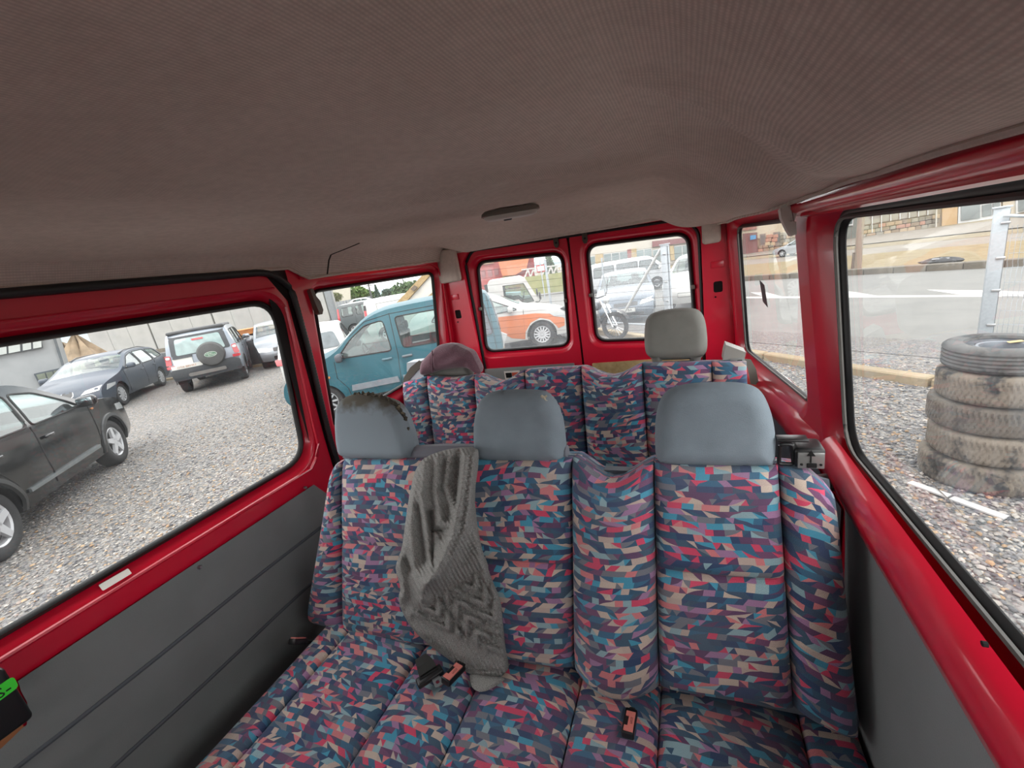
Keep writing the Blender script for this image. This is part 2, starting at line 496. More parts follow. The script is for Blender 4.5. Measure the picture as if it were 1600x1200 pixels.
# ================================================================== the van
ZR = 1.95          # heights below are given from the eye and lifted by this
def sm(a, b, t):
    t = min(1, max(0, (t - a) / (b - a))); return t * t * (3 - 2 * t)
def wl(y, z):      # inner skin, left; z is world height
    return -1.42 + .085 * sm(1.2, 2.5, y) * 1.35 + .03 * min(1.2, max(0, (z - 1.37) / .58))
def wr(y, z):      # inner skin, right
    return .310 - .030 * sm(1.24, 1.42, y) - .090 * sm(1.40, 2.2, y) - .026 * min(1.2, max(0, (z - 1.37) / .58))
def onwall(u, v, f):
    p = PX(u, v, f(1.0, 1.9))
    for _ in range(30): p = PX(u, v, f(p.y, p.z))
    return (p.y, p.z)
def expand(q, d):
    c = (sum(p[0] for p in q) / len(q), sum(p[1] for p in q) / len(q)); out = []
    n = len(q)
    for i in range(n):
        p = Vector(q[i]); a = (Vector(q[i - 1]) - p).normalized(); b = (Vector(q[(i + 1) % n]) - p).normalized()
        s = abs(a.x * b.y - a.y * b.x)
        out.append(tuple(p - (a + b) * (d / max(.3, s))))
    return out
def window(name, q, r, skin, depth, parent, pane_mat, gasket=RUBBER, gw=.02, lip=.035, lip_extra=(0, 0), pane_label=None, redmat=RED, gr=.011, d0=None, shift=None):
    """q: four corners of the visible glass in wall coordinates. Returns the hole loop in the inner skin.
    skin(a, b, d) maps wall coordinates and depth outwards to a point."""
    g1 = rquad(q, r, 7)
    g2 = rquad(expand(q, gw), r + gw, 7)
    q3 = expand(q, lip + gw)
    if shift: q3 = [(p[0] + s[0], p[1] + s[1]) for p, s in zip(q3, shift)]
    g3 = rquad(q3, r + lip + gw * .8, 7)
    g0 = rquad(expand(q, -.012), max(.01, r - .012), 7)
    L = []
    for k in range(6):
        t = k / 5
        # rounded lip: rolls out of the skin, then runs to the gasket
        w = (1 - t)
        dd = depth * (1 - math.cos(t * PI / 2)) if t < .6 else depth * (1 - math.cos(t * PI / 2))
        L.append([skin(a[0] * w + b[0] * t, a[1] * w + b[1] * t, depth * (t ** 1.6)) for a, b in zip(g3, g2)])
    MB().loft(L).obj(name + '_lip' if False else 'reveal', redmat, parent, angle=60)
    m = MB()
    prof = [(1.0, 0), (.75, -.008), (.35, -.011), (.05, -.006), (-.1, .004)]
    m.loft([[skin(b[0] * t + a[0] * (1 - t), b[1] * t + a[1] * (1 - t), depth + h) for a, b in zip(g1, g2)] for t, h in prof])
    m.obj('gasket', gasket, parent, angle=60)
    MB().sheet(expand_loop(g1, .004), [], lambda a, b: skin(a, b, depth + .002), .3).obj('pane', pane_mat, parent, smooth=False)
    return g3
def expand_loop(l, d):
    c = np.mean(np.array(l), 0)
    return [tuple(np.array(p) + (np.array(p) - c) / max(1e-6, np.linalg.norm(np.array(p) - c)) * d) for p in l]
skL = lambda y, z, d=0.0: Vector((wl(y, z) - d, y, z))
skR = lambda y, z, d=0.0: Vector((wr(y, z) + d, y, z))
skB = lambda x, z, d=0.0: Vector((x, 2.2 + d, z))
gl_ = lambda y, z: wl(y, z) - .03
gr_ = lambda y, z: wr(y, z) + .04

# ---- floor
fl = struct('floor')
MB().grid(10, 10, lambda a, b: (-1.6 + 2.2 * a, -1.2 + 3.5 * b, .62)).obj('floor_mat', plain('dark_floor_mat', (38, 38, 40), .85), fl)

# ---- sliding door (left): door_1
d1 = struct('door_1', 'red sliding door with a large window')
TRc = onwall(418, 476, gl_); BRc = onwall(470, 716, gl_)
q1 = [(-.12, ZR - .578), (BRc[0], ZR - .582), (TRc[0], ZR + .020), (-.12, ZR + .022)]
q1 = [(-.12, onwall(0, 987, gl_)[1]), (onwall(466, 690, gl_)[0], onwall(440, 732, gl_)[1]), (onwall(428, 492, gl_)[0], onwall(395, 478, gl_)[1]), (-.12, onwall(0, 543, gl_)[1])]
h1 = window('door_1', q1, .085, skL, .03, d1, PANE, gw=.019, lip=.028)
ov = [(-.9, .62), (1.165, .62), (1.165, ZR + .02), (1.10, ZR + .122), (-.9, ZR + .128)]
MB().sheet(ov, [h1], skL, .12).obj('door_skin', RED, d1, angle=50)
# pressed ridge under the window and the narrow ridge above it
MB().tube([skL(y, ZR - .632, -.004) for y in np.linspace(-.8, 1.06, 20)] + [skL(1.10, ZR - .60, -.004), skL(1.125, ZR - .55, -.004), skL(1.15, ZR + .0, -.004)], .007, 8).obj('pressed_ridge', RED, d1)
MB().tube([skL(y, ZR + .072, -.003) for y in np.linspace(-.8, 1.12, 12)], .004, 6).obj('pressed_ridge', RED, d1)
# vinyl trim in one piece with two welded creases
def vz(u, v): return onwall(u, v, lambda y, z: wl(y, z) + .012)[1]
c1 = (vz(492, 821) + vz(46, 1200)) / 2; c2 = (vz(475, 912) + vz(192, 1200)) / 2
ztop = vz(260, 910)
vl = [(-.5, ZR - .83), (.185, ZR - .80), (.20, ztop - .055), (.205, ztop), (1.045, ztop), (1.10, ztop - .09), (1.12, .66), (-.5, .66)]
def vfn(y, z):
    d = .012
    d += .004 * math.sin(y * 9 + z * 4) * sm(0, .1, ztop - z)
    if y < .32: d += .006 * sm(.32, .2, y) * math.sin((z - ztop) * 70)
    return Vector((wl(y, z) + d, y, z))
MB().sheet(vl, [], vfn, .03).obj('vinyl_trim', VINYL, d1, angle=60)
MB().sheet([(-.5, ZR - .76), (.18, ZR - .79), (.185, ZR - .85), (-.5, ZR - .85)], [], lambda y, z: Vector((wl(y, z) + .006, y, z)), .1).obj('bare_hardboard', plain('bare_hardboard', (150, 98, 62), .85, var=.15), d1)
for c in (c1, c2):
    MB().tube([vfn(y, c) + Vector((.0005, 0, 0)) for y in np.linspace(-.4, 1.10, 60)], .0042, 6, flat=1.6).obj('welded_crease', VINYL_DK, d1)
for u, v in ((477, 762), (312, 886)):
    y, z = onwall(u, v, lambda y, z: wl(y, z) + .014)
    MB().lathe([(.0001, .006), (.004, .005), (.006, .001), (.006, -.006)], 10, (wl(y, z) + .016, y, z), (1, 0, 0)).obj('trim_screw', STEEL, d1)
# black door-lock box with a bright label
_f = lambda y, z: wl(y, z) + .0775
_t = onwall(2, 1048, _f); _b = onwall(40, 1100, _f)
ly = (_t[0] + _b[0]) / 2 + .004
lb = MB().box((wl(.05, 1.2) + .04, ly - .15, (_t[1] + _b[1]) / 2 - .018), (.075, .30, _t[1] - _b[1] + .045), bev=.010, seg=3).obj('lock_box', BLACK, d1)
p = onwall(4, 1082, lambda y, z: wl(y, z) + .0785)
gl = MB().prism(rquad([(p[0] - .07, p[1] - .017), (p[0] + .021, p[1] - .010), (p[0] + .022, p[1] + .018), (p[0] - .07, p[1] + .019)], .008), lambda a, b, h: Vector((wl(.05, 1.2) + .0778 + h, a, b)), 0, .0012).obj('green_label', GREEN_L, lb)
text('S-', .03, INK, 'label_lettering', lb, frame((wl(.05, 1.2) + .0796, p[0] + .001, p[1] + .001), (0, 1, 0), (0, 0, 1)))
# scrap of white tape on the sill
y, z = onwall(178, 905, lambda y, z: wl(y, z) - .012)
st = MB().prism(rquad([(y - .032, z - .006), (y + .032, z - .006), (y + .034, z + .006), (y - .03, z + .007)], .002), lambda a, b, h: Vector((wl(a, b) - .006 - (b - z) * 1.2 + h, a, b)), 0, .0015).obj('tape_scrap', PAPER, d1)

MB().sheet([(1.10, .62), (1.24, .62), (1.24, ZR + .14), (1.10, ZR + .14)], [], lambda y, z: Vector((wl(y, z) - .012, y, z)), .2).obj('pillar_backing', BLACK_M, d1)
# ---- rubber seal round the sliding door
pts = [skL(y, ZR + .130, -.012) for y in np.linspace(-.9, 1.06, 14)]
for k in range(1, 9):
    a = k / 8 * PI / 2
    pts.append(skL(1.06 + .125 * math.sin(a), ZR + .13 - .10 * (1 - math.cos(a)), -.012))
base = pts[-1]
rad = [.013] * len(pts)
for k in range(1, 150):
    z = ZR + .03 - k * .006
    pts.append(skL(1.185 + .004 * math.sin(k * .05), z, -.012)); rad.append(.0132 if k % 2 else .0112)
t1 = MB().tube(pts, rad, 8).obj('trim_1', RUBBER, None, angle=70, kind='structure')

# ---- left rear quarter with its window
wlft = struct('wall_left')
w1 = struct('window_1', 'side window behind the sliding door')
a1 = onwall(489, 458, gl_); b1 = onwall(674, 428, gl_); c1_ = onwall(524, 663, gl_); e1 = onwall(686, 566, gl_)
q2 = [(c1_[0], c1_[1]), (e1[0], e1[1]), (b1[0], b1[1]), (a1[0], a1[1])]
h2 = window('window_1', q2, [.03, .05, .035, .03] and .032, skL, .03, w1, PANE, gw=.014, lip=.03)
MB().sheet([(1.19, .62), (2.19, .62), (2.19, ZR + .21), (1.19, ZR + .21)], [h2], skL, .1).obj('quarter_skin', RED, wlft, angle=50)
MB().sheet([(1.21, .62), (2.17, .62), (2.17, ZR - .70), (1.21, ZR - .70)], [], lambda y, z: Vector((wl(y, z) + .01, y, z)), .12).obj('vinyl_trim', VINYL, wlft)
MB().tube([skL(y, ZR + .098, -.004) for y in np.linspace(1.24, 2.05, 10)] + [skL(2.11, ZR + .07, -.004), skL(2.135, ZR + .0, -.004), skL(2.12, ZR - .5, -.004)], .006, 8).obj('pressed_ridge', RED, wlft)
# belt-anchor claw on the left pillar
def claw(parent, p, sx, mat, k=1.0):
    m = MB()
    prof = [(-.020, .05), (-.003, .055), (.003, .02), (.018, -.005), (.020, -.045), (.008, -.062), (-.006, -.055), (-.013, -.015)]
    m.prism([(a * k, b * k) for a, b in prof], lambda a, b, h: Vector((p.x + sx * h, p.y + a, p.z + b)), -.004, .022)
    return m.obj('belt_anchor_claw', mat, parent, smooth=False)
q = onwall(483, 472, lambda y, z: wl(y, z)); claw(wlft, skL(q[0] + .02, q[1], 0), 1, BROWNGREY, .9)

# ---- right wall with two windows
wrt = struct('wall_right')
w2 = struct('window_2', 'rear side window with a strip of dark tape')
w3 = struct('window_3', 'front side window in a thick black gasket')
a = onwall(1150, 357, gr_); b = onwall(1246, 345, gr_); c = onwall(1262, 640, gr_); d = onwall(1168, 535, gr_)
y2b = max(a[0], d[0]); y2b = min(y2b, 2.07)
q3 = [(c[0] - .06, ZR - .52), (y2b, ZR - .52), (y2b + .01, a[1]), (b[0] - .06, b[1])]
h3 = window('window_2', q3, .05, skR, .04, w2, PANE_R, gw=.012, lip=.045)
a = onwall(1310, 342, gr_); c = onwall(1330, 696, gr_); e = onwall(1600, 985, gr_); f = onwall(1600, 312, gr_)
q4 = [(-.10, e[1]), (c[0], c[1]), (a[0] - .01, a[1]), (-.10, f[1])]
h4 = window('window_3', q4, .075, skR, .045, w3, PANE_R, gw=.028, lip=.055, shift=[(0, -.01), (0, -.01), (0, .0), (0, .0)])
MB().sheet([(-.9, .62), (2.19, .62), (2.19, ZR + .16), (-.9, ZR + .16)], [h3, h4], skR, .1).obj('side_skin', RED, wrt, angle=50)
# grey liner of the gasket: pale inner bead
MB().tube([skR(p[0], p[1], .03) for p in rquad(expand(q4, .003), .078, 7)], .0045, 6, closed=True).obj('gasket_bead', RUBBER2, w3)
MB().tube([skR(p[0], p[1], .03) for p in rquad(expand(q3, .002), .052, 7)], .004, 6, closed=True).obj('gasket_bead', RUBBER2, w2)
# sill ledge: one long pressed shelf under both windows
def ledge(y0, y1, z0, parent, s0=1.0, nose=.0):
    prof = [(.012, z0 + .012), (-.004, z0 + .004), (-.02, z0 - .012), (-.026, z0 - .03), (-.024, z0 - .05), (-.012, z0 - .085), (.006, z0 - .10)]
    L = []
    for t in np.linspace(0, 1, 24):
        y = y0 + (y1 - y0) * t
        k = sm(0, .06, t) * sm(1, .97, t) if nose else 1
        L.append([Vector((wr(y, z) + dx * k + .002 * (1 - k), y, z)) for dx, z in prof])
    MB().loft(L, closed=False).obj('sill_ledge', RED, parent, angle=60)
ledge(-.9, 1.19, ZR - .552, wrt)
ledge(1.24, 2.17, ZR - .57, wrt, nose=1)
MB().sheet([(-.6, .62), (.985, .62), (.99, ZR - 1.0), (1.0, ZR - .85), (1.03, ZR - .645), (-.6, ZR - .645)], [], lambda y, z: Vector((wr(y, z) - .008 + .003 * math.sin(z * 9 + y * 3), y, z)), .06).obj('vinyl_trim', VINYL, wrt, angle=60)
MB().sheet([(1.07, .62), (2.17, .62), (2.17, ZR - .665), (1.05, ZR - .665)], [], lambda y, z: Vector((wr(y, z) - .006, y, z)), .1).obj('vinyl_trim', VINYL_DK, wrt, angle=60)  # darker vinyl copy: shadow behind the bench put into the colour
# cant rail above the windows: a fat glossy pressing
prof = [(-.014, .042), (-.030, .034), (-.033, .024), (-.026, .015), (-.012, .009), (.004, .005), (.02, .0)]
MB().loft([[Vector((wr(y, 1.95) + dx, y, ZR + dz)) for dx, dz in prof] for y in np.linspace(-.9, 1.36, 40)], closed=False).obj('cant_rail', RED, wrt, angle=70)
MB().loft([[Vector((wr(y, 1.95) + dx, y, ZR + dz)) for dx, dz in [(.0, .016), (-.012, .011), (-.014, .004), (-.004, .0)]] for y in np.linspace(-.9, 1.3, 30)], closed=False).obj('pressed_ridge', RED, wrt, angle=70)
for u, v in ((1543, 1007), (1306, 733), (1218, 678)):
    y, z = onwall(u, v, lambda y, z: wr(y, z) + .003)
    MB().lathe([(.0001, .001), (.0035, .001), (.0035, -.004)], 8, (wr(y, z) - .001, y, z), (-1, 0, 0)).obj('plug_hole', DARKHOLE, wrt)
# claw-shaped anchor on the right pillar, and its pale backing plates
q = onwall(1238, 340, lambda y, z: wr(y, z) - .03)
def facing(px, y, t, name, mat):
    lo = [PY(u, v, y) for u, v in px]; n = len(lo)
    MB().add(lo + [p + Vector((0, t, 0)) for p in lo], [tuple(range(n)), tuple(range(2 * n - 1, n - 1, -1))] + [(i, (i + 1) % n, n + (i + 1) % n, n + i) for i in range(n)]).obj(name, mat, wrt, smooth=False, fix=True)
facing([(1219, 327), (1226, 335), (1235, 346), (1244, 346), (1245, 366), (1236, 369), (1230, 360), (1221, 341)], 1.30, .03, 'belt_anchor_claw', LIGHTPL)
facing([(1219, 326), (1234, 314), (1240, 346), (1233, 345)], 1.302, .02, 'anchor_plate', LIGHTPL)
facing([(1236, 314), (1251, 317), (1245, 333), (1241, 346)], 1.304, .02, 'anchor_plate', LIGHTPL)
# torn strip of dark tape stuck on window_2
y, z = onwall(1207, 456, gr_)
MB().prism([(y - .035, z - .05), (y + .012, z - .034), (y + .035, z + .045), (y - .012, z + .03)], lambda a, b, h: Vector((wr(a, b) + .036 + h, a, b)), 0, .001).obj('tape_strip', plain('dark_tape', (58, 40, 44), .6), w2)
# grab handle / belt reel seen under the ledge beside the seat
MB().tube([Vector((wr(1.1, 1.2) - .0, 1.10, ZR - .62)), Vector((wr(1.1, 1.2) - .05, 1.085, ZR - .622))], .022, 14).obj('belt_reel_cap', plain('grey_reel_cap', (96, 94, 92), .5), wrt)

# ---- rear wall: frame posts round the two doors
wb = struct('wall_rear')
oL, oR = -1.165, .062
osk = lambda x, z, d=0.0: Vector((x, 2.165 + d, z))
hole = [(oL, .55), (oR, .55), (oR, ZR + .02), (oR - .06, ZR + .09), (oL + .06, ZR + .135), (oL, ZR + .07)]
latchL = rrect(-1.292, ZR - .245, -1.262, ZR - .185, .006, 2); pc = PY(716, 491, 2.165); latchL = rrect(pc.x - .019, pc.z - .025, pc.x + .019, pc.z + .025, .008, 2)
pc2 = PY(1122, 448, 2.165); latchR = rrect(pc2.x - .019, pc2.z - .025, pc2.x + .019, pc2.z + .025, .008, 2)
MB().sheet([(-1.335, .5), (.205, .5), (.180, ZR + .22), (-1.315, ZR + .22)], [rquad([h for h in hole], .03, 3), latchL, latchR], osk, .1).obj('door_posts', RED, wb, angle=40)
MB().loft([[osk(p[0], p[1], 0) for p in rquad(hole, .03, 3)], [osk(p[0], p[1], .05) for p in rquad(hole, .03, 3)]]).obj('post_return', RED, wb)
for p in (pc, pc2):
    MB().box((p.x, 2.21, p.z), (.06, .07, .08)).obj('latch_recess', DARKHOLE, wb)
    MB().lathe([(.0001, 0), (.004, 0), (.004, .004)], 8, (p.x - .012, 2.164, p.z - .045), (0, -1, 0)).obj('bolt_hole', DARKHOLE, wb)
    MB().box((p.x, 2.164, p.z + .10), (.055, .006, .03), bev=.008).obj('pressed_pad', RED, wb)
MB().tube([osk(p[0], p[1], .035) for p in rquad(expand(hole, -.006), .03, 3)], .009, 6, closed=True).obj('door_seal', RUBBER, wb)
MB().box((-.553, 2.226, ZR - .25), (.05, .012, .75)).obj('centre_seal', RUBBER, wb)
XS = -.553
def rear_door(name, label, x0, x1, px, r, ztl, ztr):
    D = struct(name, label)
    q = [(PY(u, v, 2.235).x, PY(u, v, 2.235).z) for u, v in px]
    h = window(name, q, r, skB, .035, D, PANE_B, gw=.017, lip=.028)
    o = rquad([(x0, .56), (x1, .56), (x1, ztr), (x0, ztl)], .03, 3)
    MB().sheet(o, [h], skB, .1).obj('door_skin', RED, D, angle=50)
    MB().loft([[skB(p[0], p[1], 0) for p in o], [skB(p[0], p[1], .05) for p in o]]).obj('door_edge', RED, D)
    # gasket toggles at mid height
    for s in (0, 1):
        if s == 0: c = ((Vector(q[0]) + Vector(q[3])) / 2)
        else: c = ((Vector(q[1]) + Vector(q[2])) / 2)
        MB().box((c.x + (.012 if s else -.012), 2.217, c.y), (.018, .012, .02), bev=.004).obj('gasket_toggle', BROWNGREY, D)
    # heater wires inside the pane
    m = MB()
    for k in range(1, 12):
        t = k / 12
        A = Vector(q[0]) * (1 - t) + Vector(q[3]) * t; B = Vector(q[1]) * (1 - t) + Vector(q[2]) * t
        m.tube([skB(A.x, A.y, .0345), skB(B.x, B.y, .0345)], .0006, 4)
    w = m.obj('heater_wires', plain(name + '_wire', (122, 110, 104), .6), D); w['kind'] = 'stuff'
    return D, q
d2, qq2 = rear_door('door_2', 'rear door with the grey trim strip and label', -1.155, XS - .006, [(762, 547), (887, 537), (876, 398), (748, 412)], .05, ZR + .125, ZR + .112)
d3, qq3 = rear_door('door_3', 'rear door with the bare fibreboard panel', XS + .006, .052, [(935, 530), (1085, 525), (1072, 367), (920, 386)], .05, ZR + .112, ZR + .085)
for D, u in ((d2, 868), (d3, 913)):
    p = PY(u, 373 if D is d2 else 366, 2.19)
    b = MB().prism([(-.013, .045), (.013, .045), (.013, -.03), (.006, -.045), (-.006, -.045), (-.013, -.03)], lambda a, b, h: Vector((p.x + a, 2.196 - h, p.z + b)), 0, .008).obj('latch_strap', plain('bronze_strap', (82, 74, 66), .5, metal=.4), D, smooth=False)
    for dz in (-.02, .008):
        MB().lathe([(.0001, .003), (.005, .002), (.006, 0)], 8, (p.x, 2.188, p.z + dz), (0, -1, 0)).obj('strap_bolt', BLACK_M, b)
# lower trims of the doors
p0 = PY(756, 577, 2.185); p1 = PY(897, 569, 2.185)
tr = MB().box(((p0.x + p1.x) / 2, 2.19, p0.z - .14), (p1.x - p0.x, .014, .28), bev=.005).obj('lower_trim', GREYPL, d2)
pl = PY(800, 584, 2.18)
s_ = MB().box((pl.x, 2.1815, pl.z - .01), (.10, .002, .055)).obj('printed_label', PAPER, tr)
MB().box((pl.x - .022, 2.18, pl.z - .008), (.038, .002, .03)).obj('black_field', BLACK, s_)
MB().box((pl.x + .02, 2.18, pl.z - .008), (.04, .002, .03)).obj('red_field', plain('label_red', (214, 96, 74), .6), s_)
p0 = PY(925, 568, 2.185)
MB().box(((p0.x + .03) / 2, 2.19, p0.z - .14), (.03 - p0.x, .012, .28), bev=.004).obj('fibreboard_panel', BOARD, d3)

# ---- unseen van front behind the camera, its opening narrowed to dim the ceiling
wf = struct('wall_front_baffle')
MB().sheet([(-1.46, .6), (.40, .6), (.36, 2.32), (-1.42, 2.32)], [rquad([(-1.22, 1.42), (.16, 1.42), (.12, 1.62), (-1.18, 1.62)], .08, 4)], lambda x, z: Vector((x, -1.05 - .25 * (z < 0), z)), .15).obj('cab_front_baffle', plain('cab_grey', (90, 90, 92), .8), wf)
# ---- ceiling: the sagging cloth headliner
ce = struct('ceiling', 'sagging grey-brown cloth headliner')
CREASES = [(PZ(*p, ZR + .18), PZ(*q, ZR + .18), amp, w) for p, q, amp, w in (((1010, 165), (1235, 112), -.022, .022), ((1120, 205), (1210, 170), .040, .085), ((1590, 150), (1290, 235), -.024, .035), ((1560, 200), (1330, 262), .012, .03),
    ((540, 342), (760, 306), -.020, .032), ((760, 300), (1010, 262), -.020, .032), ((640, 352), (860, 318), .010, .03), ((1180, 268), (1300, 258), -.016, .03), ((0, 330), (420, 330), -.010, .06), ((1575, 130), (1600, 128), .012, .02))]
def headz(x, y):
    xl, xr = wl(y, 2.08) + .012, wr(y, 1.98) - .035
    s = (x - xl) / (xr - xl)
    zl, zr = .137, .036
    zl -= .052 * sm(1.19, 1.26, y)
    zr += .012 * sm(1.35, 2.1, y)
    zc = .215 - .015 * sm(.2, 1.6, y)
    e = (zl + (zr - zl) * s)
    k = min(1, .72 * sm(-.01, .030, s) + .28 * sm(.0, .13, s)); k2 = sm(1, .80, s)
    z = e + (zc - e) * min(k, k2) if s > .5 else e + (zc - e) * k
    # rear fall to the door heads
    z = z - .085 * sm(1.93, 2.17, y) * sm(.0, .12, s) * sm(1, .86, s)
    z += -.004 * math.exp(-((y - 1.93) / .03) ** 2)
    # sags and pulls in the cloth
    z += .009 * math.sin(x * 2.2 + 1) * math.sin(y * 2.1)
    z -= .028 * math.exp(-(((x + .22 - .5 * (y - .95)) / .10) ** 2 + ((y - .85) / .16) ** 2)) * 0.6
    for a_, b_, amp, w in CREASES:
        t = max(0, min(1, ((x - a_.x) * (b_.x - a_.x) + (y - a_.y) * (b_.y - a_.y)) / ((b_.x - a_.x) ** 2 + (b_.y - a_.y) ** 2)))
        d2_ = (a_.x + (b_.x - a_.x) * t - x) ** 2 + (a_.y + (b_.y - a_.y) * t - y) ** 2
        z += amp * math.exp(-d2_ / w ** 2) * (.35 + .65 * math.sin(PI * (.12 + .76 * t)))
    z -= .018 * math.exp(-(((x - .17) / .05) ** 2 + ((y - .75) / .3) ** 2))
    u = (y - 1.33) - .28 * (x + .55)
    z += -.016 * math.exp(-(u / .05) ** 2) * sm(-1.25, -.9, x) * sm(.1, -.25, x) + .008 * math.exp(-((u - .09) / .05) ** 2) * sm(-1.1, -.8, x) * sm(.1, -.2, x)
    z += .0035 * math.sin(9 * x + 5 * y) * math.sin(7 * y - 3 * x)
    return z
def headp(a, b):
    y = -1.0 + 3.17 * b
    xl, xr = wl(y, 2.08) + .012, wr(y, 1.98) - .035
    x = xl + (xr - xl) * a
    return Vector((x, y, ZR + headz(x, y)))
MB().grid(110, 150, headp).obj('headliner', LINER, ce, angle=180)
MB().grid(4, 4, lambda a, b: (-1.6 + 2.2 * a, -1.3 + 3.7 * b, 2.32)).obj('roof_skin', BLACK_M, ce)
# rolled hem of the cloth along both sides
MB().tube([headp(0.0, b) + Vector((.002, 0, -.003)) for b in np.linspace(0, 1, 40)], .006, 6).obj('cloth_hem', LINER, ce)
MB().tube([headp(1.0, b) + Vector((0, 0, -.002)) for b in np.linspace(0, 1, 40)], .006, 6).obj('cloth_hem', LINER, ce)
# side flaps between cloth and rail, joined by a visible seam
MB().tube([headp(t, (1.37 + 1.0 + .05 * sm(.01, .10, t)) / 3.17) + Vector((0, 0, .0005)) for t in np.linspace(0.0, .10, 12)], .0035, 6).obj('cloth_seam', plain('seam_shadow_thread', (60, 54, 50), .9), ce)
# moulded drops at both rear corners
for (u0, u1, v, x0, x1, z1) in ((0, 0, 0, -1.345, -1.178, ZR + .16), (0, 0, 0, .066, .142, ZR + .13)):
    zb = ZR - .022 if x0 < -1 else ZR - .043
    c = ((x0 + x1) / 2, 2.145, (zb + z1) / 2)
    MB().box(c, (x1 - x0, .045, z1 - zb), bev=.014, seg=3).obj('corner_drop', LINER, ce, angle=60)
# valance over the doors
MB().loft([[Vector((x, y, ZR + z + (-.553 - x) * .03)) for y, z in ((2.10, .165), (2.14, .155), (2.155, .13), (2.158, .112), (2.17, .108))] for x in np.linspace(-1.25, .10, 20)], closed=False).obj('valance', LINER, ce, angle=60)

# ---- dome lamp let into the headliner
lm = struct('trim_2', 'slim cream dome lamp in the headliner'); lm['kind'] = 'thing'; lm.name = 'dome_lamp'
tag(lm, 'slim cream dome lamp set into the sagging headliner', 'lamp')
A = Vector((-.615, 1.40, 0)); B = Vector((-.47, 1.475, 0))
cx, cy = (A.x + B.x) / 2 - .01, (A.y + B.y) / 2 + .01
zc = ZR + headz(cx, cy)
nrm = Vector((0, 0, -1))
Mx = Matrix.Rotation(math.atan2(B.y - A.y, B.x - A.x), 3, 'Z')
lm.location = (cx, cy, zc - .020)
prof = rrect(-.092, -.030, .092, .030, .027, 5)
m = MB()
L = [[Mx @ Vector((p[0] * k, p[1] * k, h)) for p in prof] for k, h in ((1.03, .01), (1.03, -.008), (.97, -.016), (.86, -.019), (.5, -.02), (.01, -.02))]
m.loft(L).obj('lens', LIGHTPL, lm, angle=50)
MB().loft([[Mx @ Vector((p[0] * k, p[1] * k, h)) for p in prof] for k, h in ((1.0, .012), (1.10, .006), (1.12, -.004), (1.04, -.006))]).obj('bezel', BROWNGREY, lm, angle=50)
MB().box(Mx @ Vector((-.012, .012, -.02)), (.03, .018, .008), Mx, bev=.004).obj('switch', BLACK, lm)
# ================================================================== seats
def pillow(bl, br, tr, tl, n, bulge, thick, u0=0.0, v0=0.0, seams=(), topf=None, botf=None, nu=14, nv=44, pw=4.0, edge=.012, slits=()):
    """a sewn cushion panel between four corners, swelling along n, closed down to its back"""
    w = ((br - bl).length + (tr - tl).length) / 2; h = ((tl - bl).length + (tr - br).length) / 2
    qs = [0] + [(1 - math.cos(PI * i / nu)) / 2 for i in range(nu + 1)] + [1]
    ts = [0] + [(1 - math.cos(PI * (.08 + .84 * j / nv))) / 2 for j in range(nv + 1)] + [1]
    t0, t1 = ts[1], ts[-2]
    ts = [0] + [(t - t0) / (t1 - t0) for t in ts[1:-1]] + [1]
    vs = []; uv = []
    U = (tl - bl).normalized()
    for j, t in enumerate(ts):
        for i, q in enumerate(qs):
            p = (bl * (1 - q) + br * q) * (1 - t) + (tl * (1 - q) + tr * q) * t
            back = i in (0, len(qs) - 1) or j in (0, len(ts) - 1)
            e = max(0, 1 - abs(2 * q - 1) ** pw) ** .5 * max(0, 1 - abs(2 * t - 1) ** 10) ** .5
            d = -edge + (bulge + edge) * e
            for (st, sw, sd) in seams: d -= sd * math.exp(-((t - st) / sw) ** 2) * (e ** .5)
            for (sq, s0, s1) in slits:
                if s0 < t < s1: d -= .012 * math.exp(-((q - sq) / .03) ** 2)
            if back: d = -thick
            if topf: p = p + U * (topf(q) * t ** 5)
            if botf: p = p + U * (botf(q) * (1 - t) ** 5)
            vs.append(p + n * d); uv.append((u0 + q * w, v0 + t * h + (d if back else 0)))
    W = len(qs); fs = []
    for j in range(len(ts) - 1):
        for i in range(W - 1):
            fs.append((j * W + i, j * W + i + 1, (j + 1) * W + i + 1, (j + 1) * W + i))
    return MB().add(vs, fs, uv)
def dist_to(loop, x, y):
    P = np.array(loop, float); A = P; B = np.roll(P, -1, 0)
    ab = B - A; L = (ab ** 2).sum(1) + 1e-12
    t = np.clip(((x - A[:, 0]) * ab[:, 0] + (y - A[:, 1]) * ab[:, 1]) / L, 0, 1)
    return math.sqrt((((A[:, 0] + t * ab[:, 0] - x) ** 2) + ((A[:, 1] + t * ab[:, 1] - y) ** 2)).min())
def puffy(loop, fn, R, H, back, step, extra=None):
    """closed swelling body over a 2-D outline; fn(a, b, h) -> point"""
    m = MB()
    def top(a, b):
        k = min(1, dist_to(loop, a, b) / R)
        h = H * math.sqrt(max(0, 1 - (1 - k) ** 2))
        if extra: h += extra(a, b, k)
        return fn(a, b, h)
    m.sheet(loop, [], top, step)
    def bot(a, b):
        k = min(1, dist_to(loop, a, b) / R)
        return fn(a, b, -back * math.sqrt(max(0, 1 - (1 - k) ** 2)))
    m.sheet(loop, [], bot, step)
    return m
